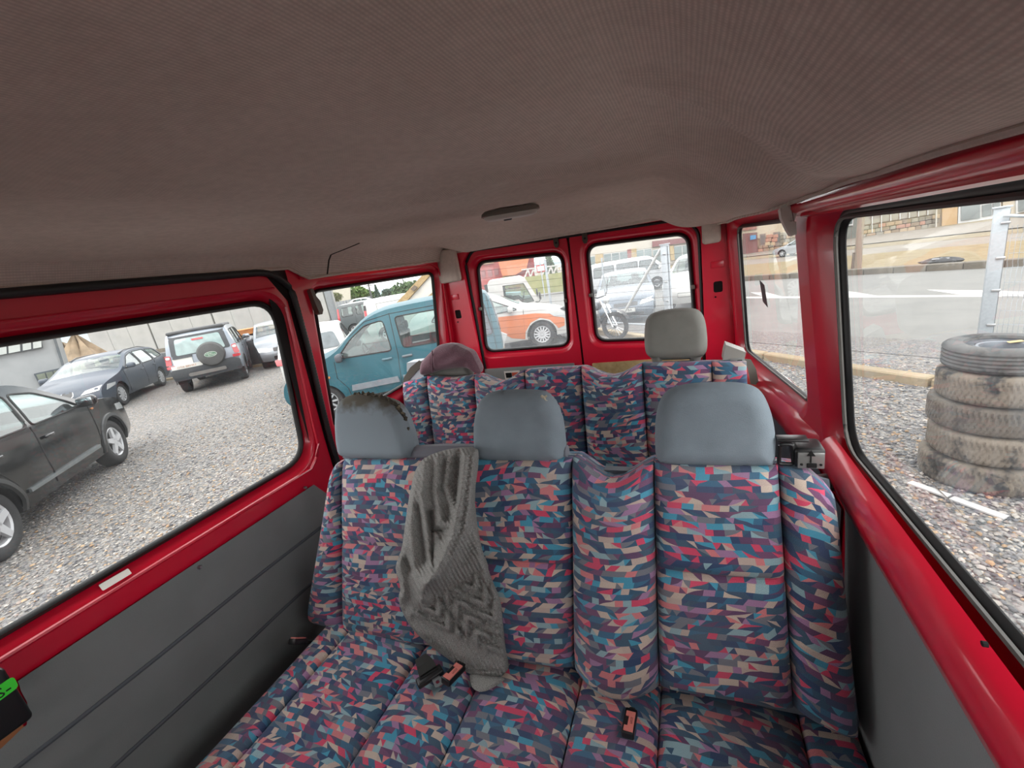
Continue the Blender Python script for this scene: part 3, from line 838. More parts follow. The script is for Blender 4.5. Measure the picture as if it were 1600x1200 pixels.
def headrest(px, y0, H, back, mat, parent, R=.03, extra=None, rake=.2, name='headrest', step=.008):
    # outline points sit where the picture shows them, on a plane leaning back like the seat
    P0 = Vector((0, y0, ZR - .5)); N = Vector((0, -1, rake)).normalized()
    lo = [PP(u, v, P0, N) for u, v in px]
    Z = Vector((0, rake, 1)).normalized()
    L2 = chaikin([(p.x, (p - P0).dot(Z)) for p in lo], 2, True)
    f = lambda a, b, h: Vector((a, P0.y, P0.z)) + Z * b + N * h
    o = puffy(L2, f, R, H, back, step, extra).obj(name, mat, parent, angle=75)
    return o, f, L2
def buckle(p, ax, up, label, L=.058, W=.026, T=.016, group=None):
    """seat-belt buckle: black shell, faded red press button, stalk"""
    ax = Vector(ax).normalized(); up = Vector(up); up = (up - ax * up.dot(ax)).normalized(); sd = ax.cross(up)
    M = Matrix((ax, sd, up)).transposed()
    r = thing('seat_belt_buckle', label, 'seat belt buckle', p, group=group)
    m = MB().box((0, 0, 0), (L, W, T), M, bev=.004, seg=3)
    m.obj('shell', BLACK, r, angle=50)
    c = M @ Vector((L * .06, -W * .06, T * .42))
    prof = [(-L * .36, -W * .36), (L * .40, -W * .36), (L * .40, W * .38), (L * .22, W * .38), (L * .22, W * .12), (-L * .18, W * .12), (-L * .18, W * .38), (-L * .36, W * .38)]
    MB().prism(prof, lambda a, b, h: c + M @ Vector((a, b, h)), 0, T * .22).obj('press_button', PINK, r, smooth=False)
    text('PRESS', W * .28, plain('button_ink', (150, 84, 78), .6), 'button_lettering', r, Matrix.Translation(c + M @ Vector((0, -W * .12, T * .235))) @ frame((0, 0, 0), -ax, -sd), .0002)
    MB().box(M @ Vector((-L * .75, 0, -T * .2)), (L * .6, W * .6, T * .5), M, bev=.003).obj('stalk', WEBBING_D, r)
    return r
VX = Vector((1, 0, 0))
# ---------------------------------------------------------------- second row
y_top, y_bot = .955, .785
b2 = thing('bench_seat', 'second-row bench seat in patchwork cloth with three blue-grey headrests', 'seat', (-.45, .95, .62), group=None)
b2o = Vector(b2.location)
BN = Vector((0, -(ZR - .5 - (ZR - 1.1)), (y_top - y_bot))).normalized()     # backrest front normal
def off(pts): return [p - b2o for p in pts]
def rel(m, o=None):
    o = b2o if o is None else o
    m.v = [tuple(Vector(p) - o) for p in m.v]; return m
tops = [PY(u, v, y_top) for u, v in ((523, 722), (534, 718), (690, 716), (893, 716), (1021, 722), (1217, 728), (1304, 738))]
bots = [PY(u, v, y_bot) for u, v in ((473, 975), (535, 988), (680, 1012), (897, 1048), (1030, 1076), (1241, 1112), (1346, 1163))]
cfg = [dict(bulge=.03, edge=.03, pw=2.5), dict(bulge=.030, pw=7, seams=[(.52, .012, .022)]), dict(bulge=.032, pw=7, seams=[(.50, .012, .022)]),
       dict(bulge=.060, pw=2.6, edge=.012, topf=lambda q: -.050 * math.sin(PI * q) ** 1.5, botf=lambda q: -.045 * math.sin(PI * q)),
       dict(bulge=.030, pw=8, seams=[(.535, .012, .022)]), dict(bulge=.045, edge=.02, pw=3)]
u_run = 0
for i in range(6):
    bl, br, tr, tl = bots[i], bots[i + 1], tops[i + 1], tops[i]
    names = 'backrest_panel'
    if i == 5:
        c = dict(cfg[i]); c['topf'] = lambda q: -.05 * max(0, q - .45) ** 2 / .3
    else: c = cfg[i]
    m = pillow(bl, br, tr, tl, BN, thick=.10, u0=u_run, v0=.0, nu=14 if i else 8, **c)
    rel(m).obj(names, FABRIC, b2, angle=80)
    u_run += (br - bl).length
# cloth lip rolled over the top edge
m = MB().tube([tops[1] + Vector((-.01, .035, .0)), tops[2] + Vector((0, .035, .004)), tops[3] + Vector((-.02, .035, .0))], [.02, .026, .02], 10)
rel(m).obj('backrest_roll', FABRIC, b2)
# grey moulded back shell
Bk = -BN
m = MB().hexa([bots[0] + Bk * .05 + VX * .02, bots[6] + Bk * .05 + VX * .012, bots[6] + Bk * .15 - VX * .01, bots[0] + Bk * .15 + VX * .04,
               tops[0] + Bk * .05 + VX * .02, tops[6] + Bk * .05 + VX * .004 - Vector((0, 0, .03)), tops[6] + Bk * .10 - VX * .02 - Vector((0, 0, .03)), tops[0] + Bk * .10 + VX * .04])
rel(m).obj('back_shell', plain('seat_back_shell', (98, 106, 116), .7), b2, smooth=False)
# squab
xs = [-1.235, -1.118, -.812, -.590, -.313, -.113, .185, .292]
zc = ZR - 1.085
u_run = 0
for i in range(7):
    yb, yf = .90, .16
    sl = [(.28, .74, .90)] if i == 4 else []
    m = pillow(Vector((xs[i], yf, zc - (.02 if i == 0 else 0))), Vector((xs[i + 1], yf, zc)), Vector((xs[i + 1], yb, zc)), Vector((xs[i], yb, zc - (.02 if i == 0 else 0))), Vector((0, 0, 1)),
               bulge=(.016, .016, .012, .020, .020, .020, .012)[i], thick=.11, u0=u_run + .4, v0=.03, nu=12, nv=40, edge=.012, pw=5,
               seams=[(.62, .014, .012)] if i == 3 else ([(.90, .012, .010)] if i == 1 else []), slits=sl)
    rel(m).obj('squab_panel', FABRIC, b2, angle=80)
    u_run += xs[i + 1] - xs[i]
m = MB().box((-.46, .46, ZR - 1.24), (1.40, .58, .12), bev=.02); rel(m).obj('seat_base', BLACK_M, b2)
for x in (-1.05, .12):
    for y in (.25, .72):
        m = MB().tube([(x, y, .62), (x, y, ZR - 1.2)], .018, 8); rel(m).obj('leg', BLACK_M, b2)
# headrests
h1px = [(535, 704), (531, 676), (531, 640), (537, 622), (552, 615), (583, 615), (606, 621), (620, 628), (633, 645), (643, 672), (651, 706), (645, 717), (590, 716), (541, 714)]
STAIN = stained()
o, f, L2 = headrest(h1px, .985, .045, .05, STAIN, b2, .035, None)
o.data.transform(Matrix.Translation(-b2o)); o['label'] = 'headrest with a torn grimy top edge'
# torn seam: blackened, gaping crescent with foam crumbs
m = MB()
rnd = random.Random(3)
ctr = [PP(u, v, Vector((0, .985, ZR - .5)), Vector((0, -1, .2)).normalized()) + Vector((0, -.006, .000)) for u, v in ((556, 616), (566, 617), (576, 618), (588, 621), (598, 625), (608, 629), (617, 633), (624, 639), (630, 648), (635, 660), (639, 674))]
cp = [tuple(p) for p in chaikin([tuple(p) for p in ctr], 2)]
rad = [(.0035 + .006 * math.sin(PI * k / (len(cp) - 1))) * rnd.uniform(.6, 1.35) for k in range(len(cp))]
m.tube([Vector(p) + Vector((rnd.uniform(-.002, .002), rnd.uniform(-.003, .003), rnd.uniform(-.003, .002))) for p in cp], rad, 7, flat=1.9)
rel(m).obj('torn_foam', patch('charred_foam', [(.35, (40, 37, 32)), (.5, (70, 64, 54)), (.7, (116, 106, 86))], 60, .95, 4, .6, .004), b2, angle=20)
h2px = [(745, 706), (743, 680), (744, 652), (751, 624), (768, 611), (800, 608), (848, 608), (863, 618), (876, 640), (883, 675), (886, 712), (879, 721), (815, 721), (750, 719)]
o, f, L2 = headrest(h2px, .985, .048, .05, HEADREST, b2, .04)
o.data.transform(Matrix.Translation(-b2o))
pt = PP(853, 617, Vector((0, .985, ZR - .5)), Vector((0, -1, .2)).normalized()) + Vector((0, -.03, .0))
m = MB()
for j in range(9): m.box(pt + Vector((rnd.uniform(-.008, .01), rnd.uniform(-.004, .004), rnd.uniform(-.008, .006))), (.009, .004, .006), Matrix.Rotation(rnd.uniform(0, 3), 3, 'Y'), bev=.001, seg=1)
rel(m).obj('torn_foam', patch('pale_foam', [(.3, (150, 142, 122)), (.7, (196, 188, 168))], 60, .95), b2, kind='stuff')
h3px = [(1023, 690), (1024, 650), (1032, 620), (1048, 605), (1080, 598), (1127, 596), (1167, 598), (1189, 609), (1202, 634), (1210, 664), (1212, 694), (1211, 722), (1203, 728), (1117, 727), (1034, 725), (1025, 716)]
o, f, L2 = headrest(h3px, .985, .05, .055, HEADREST, b2, .045)
o.data.transform(Matrix.Translation(-b2o))
for x0 in (PY(560, 715, .985).x, PY(628, 715, .985).x, PY(775, 720, .985).x, PY(855, 720, .985).x, PY(1070, 727, .985).x, PY(1165, 727, .985).x):
    m = MB().tube([(x0, .985, ZR - .56), (x0, .99, ZR - .47)], .006, 8); rel(m).obj('headrest_post', CHROME, b2)
# belt guide on the outer shoulder: glossy black housing and its open loop
gp = PY(1262, 712, .975)
m = MB().box((gp.x, .985, gp.z + .002), (.056, .06, .046), bev=.008, seg=3); g = rel(m).obj('belt_guide', BLACK, b2)
m = MB().box((gp.x + .001, .953, gp.z), (.048, .006, .036), bev=.002); rel(m).obj('guide_plate', plain('glossy_black_plate', (120, 120, 118), .12, coat=1), g)
m = MB().box((gp.x + .002, .949, gp.z - .010), (.018, .004, .011), bev=.003)
m.box((gp.x + .000, .949, gp.z + .006), (.002, .003, .02)).box((gp.x - .016, .949, gp.z - .008), (.005, .003, .005), bev=.002).box((gp.x + .018, .949, gp.z - .008), (.005, .003, .005), bev=.002)
m.add([(gp.x - .008, .9485, gp.z + .012), (gp.x + .008, .9485, gp.z + .012), (gp.x + .0, .9485, gp.z + .026)], [(0, 1, 2)])
rel(m).obj('guide_slot', DARKHOLE, g)
A = PY(1217, 694, .965); B = PY(1240, 725, .965)
m = MB().tube([(p[0], .965, p[1]) for p in resample(rquad([(A.x, B.z), (B.x, B.z), (B.x - .003, A.z), (A.x + .002, A.z)], .006, 4), .02)], .0042, 8, closed=True); rel(m).obj('guide_loop', BLACK, g)
A = PY(1214, 690, .96); B = PY(1264, 691, .96)
m = MB().box(((A.x + B.x) / 2, .972, A.z + .002), (B.x - A.x, .03, .006), bev=.0025); rel(m).obj('guide_cap', BLACK, g)

# ---------------------------------------------------------------- third row
b3 = thing('bench_seat', 'rear bench seat in patchwork cloth standing before the back doors', 'seat', (-.6, 1.75, .62))
b3o = Vector(b3.location)
yt, yb = 1.665, 1.55
u3 = [(628, 598), (665, 588), (740, 586), (818, 578), (907, 573), (1003, 568), (1112, 565), (1167, 565)]
tops3 = [PY(u, v, yt) for u, v in u3]
BN3 = Vector((0, -.6, yt - yb)).normalized()
u_run = .13
dips = [0, -.01, -.045, .0, -.045, 0, 0, 0]
for i in range(7):
    tl, tr = tops3[i], tops3[i + 1]
    bl = Vector((tl.x, yb, ZR - 1.1)); br = Vector((tr.x, yb, ZR - 1.1))
    dv = dips[i]
    m = pillow(bl, br, tr, tl, BN3, bulge=.05 if i in (2, 4) else .03, thick=.10, u0=u_run, v0=.31, seams=[(.66, .014, .014)] if i in (1, 3, 5) else [],
               topf=(lambda q, dv=dv: dv * math.sin(PI * q) ** 1.5) if dv else None, nu=12, nv=40)
    rel(m, b3o).obj('backrest_panel', FABRIC, b3, angle=80)
    u_run += (br - bl).length
m = MB().hexa([Vector((tops3[0].x + .02, yb + .05, ZR - 1.1)), Vector((tops3[7].x - .02, yb + .05, ZR - 1.1)), Vector((tops3[7].x - .02, yb + .16, ZR - 1.1)), Vector((tops3[0].x + .02, yb + .16, ZR - 1.1)),
               Vector((tops3[0].x + .02, yt + .03, ZR - .52)), Vector((tops3[7].x - .02, yt + .03, ZR - .52)), Vector((tops3[7].x - .02, yt + .10, ZR - .52)), Vector((tops3[0].x + .02, yt + .10, ZR - .52))])
rel(m, b3o).obj('back_shell', plain('rear_back_shell', (90, 94, 100), .7), b3, smooth=False)
m = MB().box((-.6, 1.32, ZR - 1.16), (1.5, .56, .18), bev=.05, seg=3); rel(m, b3o).obj('squab', FABRIC, b3)
m = MB().box((-.6, 1.35, ZR - 1.28), (1.4, .5, .1)); rel(m, b3o).obj('seat_base', BLACK_M, b3)
hrp = [(1007, 545), (1007, 508), (1012, 494), (1025, 486), (1057, 481), (1086, 481), (1098, 489), (1104, 509), (1106, 545), (1100, 556), (1085, 561), (1055, 562), (1028, 563), (1012, 557)]
o, f, L2 = headrest(hrp, 1.745, .045, .055, HEADREST_D, b3, .04); o.data.transform(Matrix.Translation(-b3o)); o['label'] = 'smooth plastic grey headrest'
for u in (1026, 1086):
    a = PY(u, 556, 1.745); b = PY(u - 1, 572, 1.745)
    m = MB().lathe([(.030, 0), (.022, -.010), (.019, -.02), (.021, -.04), (.0001, -.042)], 14, (a.x, 1.75, a.z), (0, 0, 1)); rel(m, b3o).obj('headrest_foot', HEADREST_D, o)
hlp = [(668, 587), (668, 570), (674, 556), (690, 548), (715, 548), (731, 556), (738, 572), (740, 585), (734, 588), (700, 589)]
o, f, L2 = headrest(hlp, 1.745, .04, .05, HEADREST_D, b3, .035); o.data.transform(Matrix.Translation(-b3o))
# belt guides of the rear bench
A = PY(642, 590, 1.73); B = PY(660, 563, 1.73)
m = MB().prism([(A.x, A.z - .01), (B.x, A.z - .006), (B.x, B.z), (A.x + .012, B.z - .002), (A.x, B.z - .045)], lambda a, b, h: Vector((a, 1.73 + h, b)), -.02, .05); rel(m, b3o).obj('belt_guide', plain('light_grey_guide', (168, 174, 180), .5), b3, smooth=False)
p = [PY(u, v, 1.70) for u, v in ((655, 563), (641, 574), (631, 590), (626, 615), (625, 632))]
m = MB(); m.loft([[q + Vector((-.0, 0, 0)), q + Vector((.040 * (1 - .55 * k / 4), .005, -.028 * (1 - k / 4))), q + Vector((.040 * (1 - .55 * k / 4), .008, -.028 * (1 - k / 4)))] for k, q in enumerate(p)]); rel(m, b3o).obj('belt_webbing', WEBBING, b3)
A = PY(1129, 562, 1.73); B = PY(1163, 547, 1.73)
m = MB().prism([(A.x, A.z + .002), (B.x, A.z + .008), (B.x + .003, B.z - .004), (A.x + .012, PY(1135, 537, 1.73).z), (A.x + .004, A.z + .03)], lambda a, b, h: Vector((a, 1.73 + h, b)), -.02, .05); g = rel(m, b3o).obj('belt_guide', plain('stone_grey_guide', (150, 148, 142), .5), b3, smooth=False)
m = MB().box(((A.x + B.x) / 2 + .01, 1.708, A.z - .002), (.05, .008, .022), bev=.003); rel(m, b3o).obj('guide_plate', GREYPL, g)
m = MB().box(((A.x + B.x) / 2 + .018, 1.702, A.z - .003), (.018, .006, .011), bev=.003); rel(m, b3o).obj('guide_slot', DARKHOLE, g)
p = [PY(u, v, 1.75) for u, v in ((1160, 560), (1168, 575), (1173, 600))]
m = MB().loft([[q, q + Vector((.03, .01, -.01)), q + Vector((.03, .014, -.01))] for q in p]); rel(m, b3o).obj('belt_webbing', WEBBING, b3)

# ---------------------------------------------------------------- knitted cardigan over the second-row backrest
KN = NT('grey_marl_knit')
co = KN.coord()
nz = KN.noise(520, 2, .6, co).outputs[0]
kuv = KN.n('UVMap').outputs[0]
wv = KN.n('TexWave', Scale=5.2, Distortion=2.2, Detail__Scale=1.2, _bands_direction='X'); KN.set(wv.inputs['Vector'], KN.n('Mapping', Vector=kuv, Rotation=(0, 0, .5)).outputs[0])
cc = KN.ramp(nz, [(.3, lin((98, 98, 97))), (.7, lin((170, 169, 165)))])
bb = KN.bsdf(Base__Color=cc, Roughness=.95); bb.inputs['Specular IOR Level'].default_value = .1
KN.set(bb.inputs['Normal'], KN.bump(KN.math('ADD', nz, KN.math('MULTIPLY', wv.outputs[0], 1.6)), .7, .0022))
def c3(l): return [(610 + u / 3, 690 + v / 3) for u, v in l]
outl = chaikin(c3([(190, 60), (285, 35), (400, 28), (407, 90), (385, 250), (400, 400), (425, 520), (470, 650), (515, 750), (525, 850), (540, 1000), (550, 1098), (440, 1105), (365, 1090), (300, 1040), (200, 970), (100, 880), (50, 790), (35, 730), (50, 690), (22, 600), (30, 560), (55, 500), (70, 380), (85, 270), (110, 150), (140, 90)]), 1, True)
folds = [(c3([(112, 150), (98, 400), (110, 600), (140, 690)]), 11, .022), (c3([(165, 80), (148, 250), (168, 350), (188, 480), (200, 600)]), 10, .030),
         (c3([(225, 60), (215, 230), (240, 370), (282, 400)]), 9, .026), (c3([(285, 50), (262, 200), (300, 320)]), 8, .020),
         (c3([(352, 70), (330, 250), (300, 420), (240, 560), (180, 660)]), 8, .040), (c3([(395, 60), (372, 260), (345, 420), (290, 540), (215, 650)]), 9, .034),
         (c3([(205, 430), (235, 480), (215, 560)]), 9, .012), (c3([(40, 560), (60, 650), (60, 720)]), 9, .02),
         (c3([(165, 640), (160, 690), (150, 740)]), 12, .03), (c3([(260, 640), (380, 560), (430, 560)]), 7, .006),
         (c3([(45, 735), (60, 800), (105, 872), (200, 960), (300, 1030), (400, 1080), (540, 1100)]), 3.2, .007)]
hollow = [(c3([(185, 330), (192, 420), (198, 520), (205, 600)]), 5, -.030), (c3([(75, 545), (95, 600)]), 7, -.018), (c3([(320, 90), (315, 200), (308, 300)]), 4, -.014), (c3([(130, 300), (140, 400), (165, 560)]), 4, -.014), (c3([(200, 415), (280, 412)]), 3, -.012), (c3([(250, 100), (235, 230)]), 3, -.010)]
def pl_d(pl, u, v):
    best = 1e9
    for i in range(len(pl) - 1):
        ax, ay = pl[i]; bx, by = pl[i + 1]; dx, dy = bx - ax, by - ay
        t = max(0, min(1, ((u - ax) * dx + (v - ay) * dy) / (dx * dx + dy * dy)))
        best = min(best, math.hypot(ax + t * dx - u, ay + t * dy - v))
    return best
BP = (tops[3] + bots[3]) / 2
def knit_h(u, v):
    h = .012
    for pl, w, a in folds + hollow: h += 1.25 * a * math.exp(-(pl_d(pl, u, v) / w) ** (1.6 if a > 0 else 1.2))
    # plaited relief on the lower panel
    U = (u - 610) * 3; V = (v - 690) * 3
    k = sm(640, 720, V + (U - 300) * .55) * sm(1050, 980, V - (U - 540) * .45)
    if k > 0:
        a = .83 * U - .55 * V; b = .55 * U + .83 * V
        c = math.floor(a / 104); fa = a / 104 - c
        zz = b / 84 + (abs(fa - .5) * 1.7) * (1 if c % 2 else -1)
        s = zz - math.floor(zz)
        band = sm(.12, .26, s) * sm(.74, .60, s) * sm(.03, .14, fa) * sm(.97, .86, fa)
        h += k * (.015 * band + .003 * math.sin(a * .50) * math.sin(b * .5) * (1 - band))
    if V > 900 or U < 60:
        h += .0035 * math.sin((U * .9 + V * .25) * .62) * sm(60, 0, pl_d(folds[-1][0], u, v) * 3)
    if 30 < V < 520 and U > 255:
        h += .002 * math.sin((V + U * .6) * .34)
    h += .0016 * math.sin(V * .5 + U * .1) * sm(600, 500, V)
    return h
NC = Vector((0, -.35, 1)).normalized()
def knit_p(u, v, lift=0.0):
    h = knit_h(u, v) * min(1, dist_to(outl, u, v) / 6) ** .5 + .006 + lift
    p1 = PP(u, v, BP + BN * (.034 + h), BN)
    p2 = PZ(u, v, ZR - 1.063 + h * .5)
    a = p1 if (p1 - EYE).length < (p2 - EYE).length else p2
    d = (p1 - EYE).length - (p2 - EYE).length
    if v > 980:
        t = 1 / (1 + math.exp(d / .012)); a = p1 * t + p2 * (1 - t)
    return a
cg = MB().sheet(outl, [], knit_p, 1.9, uvfn=lambda u, v: (u / 100, v / 100))
# edge turned under so that the cloth has thickness
cg.loft([[knit_p(u, v) for u, v in resample(outl, 4)], [knit_p(u, v, -.008) + Vector((0, .012, -.002)) for u, v in resample(outl, 4)]])
car_ = thing('cardigan', 'grey marl knitted cardigan slung over the second-row backrest', 'cardigan', tuple(BP)); 
rel(cg, BP).obj('knitted_body', KN.m, car_, angle=180)
# turned-back hem corner resting on the squab
fl_ = chaikin(c3([(370, 1085), (372, 1120), (385, 1160), (430, 1178), (500, 1145), (548, 1105), (460, 1098)]), 1, True)
m = MB().sheet(fl_, [], lambda u, v: PZ(u, v, ZR - 1.058 + .006 * sm(0, 5, dist_to(fl_, u, v))), 2.5)
m.loft([[PZ(u, v, ZR - 1.058) for u, v in fl_], [PZ(u, v, ZR - 1.068) for u, v in fl_]])
rel(m, BP).obj('turned_hem', KN.m, car_, angle=80)

# ---------------------------------------------------------------- wool hat on the rear headrest
WL_ = NT('plum_wool')
nz = WL_.noise(500, 2, .6).outputs[0]
bb = WL_.bsdf(Base__Color=WL_.ramp(nz, [(.3, lin((84, 58, 68))), (.7, lin((132, 100, 110)))]), Roughness=.95); bb.inputs['Specular IOR Level'].default_value = .1
bb.inputs['Sheen Weight'].default_value = .3
WL_.set(bb.inputs['Normal'], WL_.bump(nz, .4, .002))
hat = [(663, 587), (661, 565), (669, 555), (681, 543), (690, 537), (710, 536), (723, 543), (737, 548), (745, 563), (756, 582), (748, 581), (735, 572), (717, 573), (687, 578)]
P0 = Vector((0, 1.715, ZR - .4))
hl = chaikin([(PP(u, v, P0, Vector((0, 1, 0))).x, PP(u, v, P0, Vector((0, 1, 0))).z) for u, v in hat], 2, True)
sx = PP(686, 560, P0, Vector((0, 1, 0))).x
def hatx(a, b, k):
    return (-.010 * math.exp(-((a - sx) / .004) ** 2) + .004 * math.exp(-((a - sx - .012) / .01) ** 2) + .005 * math.sin((b * 1.0 - a * .35) * 95) * sm(sx, sx + .12, a)
            - .018 * math.exp(-(((a - sx - .17) / .03) ** 2 + ((b - ZR + .40) / .03) ** 2))) * k
m = puffy(hl, lambda a, b, h: Vector((a, 1.695 - h + .10 * max(0, (b - ZR + .45)) , b)), .05, .055, .10, .007, hatx)
ho = Vector((sx, 1.72, ZR - .47))
hto = thing('wool_hat', 'plum knitted wool hat pulled over a headrest of the rear bench', 'hat', tuple(ho))
rel(m, ho).obj('knit_crown', WL_.m, hto, angle=80)
m = MB().tube([Vector((PP(u, v, P0, Vector((0, 1, 0))).x, 1.695 - .052 + .10 * max(0, (PP(u, v, P0, Vector((0, 1, 0))).z - ZR + .45)), PP(u, v, P0, Vector((0, 1, 0))).z)) for u, v in ((685, 543), (686, 552), (686, 565), (687, 576))], .003, 6)
rel(m, ho).obj('seam', WL_.m, hto)

# ---------------------------------------------------------------- belts lying on the squab
zc2 = ZR - 1.056
p = PZ(984, 1132, zc2); buckle(p + Vector((0, 0, .004)), (0, -1, .30), (0, .3, 1), 'buckle with a faded red button standing in the slit nearest the camera side of the bench', L=.075, W=.028, T=.018)['label'] = 'black buckle with faded red button sunk in the squab below the centre panel'
p = PZ(709, 1052, zc2 + .02); buckle(p, (-.12, -.9, .25), (.15, .3, .9), 'black buckle with faded red button peeping out under the cardigan hem', L=.075, W=.030, T=.02)
p = PZ(466, 1002, zc2 - .01); buckle(p, (.1, -.6, .65), (-.1, .6, .8), 'buckle with faded red button at the squab corner by the sliding door', L=.065, W=.026, T=.018)
tp = PZ(673, 1062, zc2)
tg = thing('belt_tongue', 'black seat belt tongue with steel plate lying beside the cardigan', 'seat belt', tuple(tp))
axx = (PZ(690, 1055, zc2) - PZ(652, 1080, zc2)).normalized(); ayy = Vector((-axx.y, axx.x, 0))
M = Matrix((axx, ayy, Vector((0, 0, 1)))).transposed()
MB().box((0, 0, .012), (.075, .030, .016), M, bev=.005, seg=3).obj('tongue_grip', BLACK, tg)
MB().box(M @ Vector((0, .002, .0205)), (.055, .007, .002), M, bev=.001).obj('webbing_slot', DARKHOLE, tg)
mm = MB().loft([[M @ Vector((s * .026 * (1 - .12 * k), y, z)) for s in (-1, 1)] for k, (y, z) in enumerate(((.008, .022), (.03, .030), (.06, .018), (.085, .004), (.09, -.01)))], closed=False)
mm.loft([[M @ Vector((s * .026 * (1 - .12 * k), y, z + .0025)) for s in (-1, 1)] for k, (y, z) in enumerate(((.008, .022), (.03, .030), (.06, .018), (.085, .004), (.09, -.01)))], closed=False)
mm.obj('webbing_end', WEBBING_D, tg)
t1_ = Matrix.Rotation(math.radians(-20), 3, 'Z')
mm = MB().sheet(rrect(-.011, -.045, .011, -.012, .004, 2), [rrect(-.005, -.036, .005, -.024, .003, 2)], lambda a, b: M @ Vector((a + .012, b, .010)), .01)
mm.sheet(rrect(-.011, -.045, .011, -.012, .004, 2), [rrect(-.005, -.036, .005, -.024, .003, 2)], lambda a, b: M @ Vector((a + .012, b, .013)), .01)
for lp in (rrect(-.011, -.045, .011, -.012, .004, 2), rrect(-.005, -.036, .005, -.024, .003, 2)):
    mm.loft([[M @ Vector((a + .012, b, h)) for a, b in lp] for h in (.010, .013)])
mm.obj('steel_tongue', STEEL, tg, smooth=False)
# ================================================================== outside: ground, road, street
ALB = .46
WHITE = plain('outdoor_white_paint', (236, 236, 234), .5, var=.03)
GALV = plain('outdoor_galvanised_steel', (206, 214, 220), .5, metal=.2, var=.08, nscale=30)
EN = Vector((.656, .755, 0)); ED = Vector((.755, -.656, 0))        # across and along the road
def nof(p): return p.x * EN.x + p.y * EN.y
def tz(n):
    return -.085 * (min(max(n, 6.0), 9.5) - 6.0) - .04 * (min(max(n, 9.5), 33) - 9.5)
def PT(u, v, lift=0.0):
    """where the line of sight meets the terrain"""
    d = ray(u, v); t = 1.0
    for _ in range(4000):
        p = EYE + d * t
        if p.z <= tz(nof(p)) + lift: break
        t *= 1.004
    lo, hi = t / 1.004, t
    for _ in range(30):
        m = (lo + hi) / 2; p = EYE + d * m
        if p.z <= tz(nof(p)) + lift: hi = m
        else: lo = m
    return EYE + d * hi
def NS(n, s, dz=0.0):
    p = EN * n + ED * s
    return Vector((p.x, p.y, tz(n) + dz))
GRAV = gravel_mat('lot_gravel', (1.0, .985, .95), 36)
GRAV2 = gravel_mat('shoulder_gravel', (.96, .98, 1.0), 60)
ASPH = patch('worn_asphalt', [(.3, (128, 128, 124)), (.6, (144, 143, 138)), (.8, (154, 152, 147))], .9, .8, 8, .15, .004, .7, (1, 1, 1))
VERGE = patch('dry_verge_grass', [(.28, (104, 94, 60)), (.45, (148, 126, 80)), (.6, (160, 142, 100)), (.72, (112, 110, 66)), (.85, (132, 106, 80))], 1.6, .95, 8, .8, .05, .7)
VERGE2 = patch('straw_strip', [(.3, (136, 118, 86)), (.7, (160, 146, 112))], 1.2, .95, 8, .6, .05, .7)
PATHM = patch('pale_pavement', [(.3, (136, 126, 112)), (.7, (156, 146, 132))], 1.1, .85, 7, .2, .01)
CONC = patch('weathered_concrete', [(.3, (112, 104, 92)), (.7, (138, 128, 114))], 3, .9, 6, .3, .01)
KERBY = patch('yellowed_kerb', [(.3, (168, 148, 114)), (.7, (190, 172, 140))], 4, .85, 6, .2, .01)
WMARK = plain('road_marking_white', (238, 236, 230), .7, var=.06, nscale=6)
lot = struct('ground')
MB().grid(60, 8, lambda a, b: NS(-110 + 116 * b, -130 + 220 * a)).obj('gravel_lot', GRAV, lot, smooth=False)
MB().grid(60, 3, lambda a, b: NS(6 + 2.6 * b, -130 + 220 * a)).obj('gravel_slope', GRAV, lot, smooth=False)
n1, n2, n3, n4, n5, n6 = [nof(PT(1380, v)) for v in (436, 427, 400, 389, 383, 373)]
n1 = nof(PT(1380, 438))
def strip(na, nb, mat, name, parent, dz=0.0, s0=-160, s1=90):
    return MB().grid(60, max(2, int((nb - na) / 3)), lambda a, b: NS(na + (nb + .9 - na) * b, s0 + (s1 - s0) * a, dz)).obj(name, mat, parent, smooth=False)
rd = struct('road')
strip(8.5, n2 - .5, ASPH, 'carriageway', rd)
sh = strip(7.2, 7.65, GRAV2, 'gravel_shoulder', rd, .006)
strip(n2 - .1, n3, VERGE, 'verge', lot, .16); strip(n3, n4, PATHM, 'footway', lot, .17); strip(n4, n5, VERGE2, 'straw_strip', lot, .18)
strip(n5, n6 + 4, PATHM, 'footway', lot, .18); strip(n6 + 3, n6 + 180, VERGE2, 'far_field', lot, .1)
# kerbstones along the far edge of the road
ks = struct('kerb_stones'); ks.name = 'kerb'
kb = MB().box((0, 0, 0), (.98, .34, .36), bev=.02, seg=1)
kme = kb.mesh('kerb_stone', CONC)
for k in range(46):
    o = bpy.data.objects.new('kerb_stone', kme); COL.objects.link(o); o.parent = ks
    p = NS(n2 - .05, -28 + k * 1.0, .07)
    o.location = p; o.rotation_euler = (0, 0, math.atan2(ED.y, ED.x) + random.uniform(-.01, .01))
# yellowed kerb across the lot
a = PZ(1197, 561); b = PZ(1427, 598); d = (b - a).normalized()
yk = struct('kerb')
for k in range(-7, 6):
    o = MB().box((0, 0, .0), (.97, .16, .16), bev=.015, seg=1).obj('kerb_stone', KERBY, yk)
    o.location = a + d * (k + .5) + Vector((0, 0, .02)); o.rotation_euler = (0, random.uniform(-.01, .01), math.atan2(d.y, d.x))
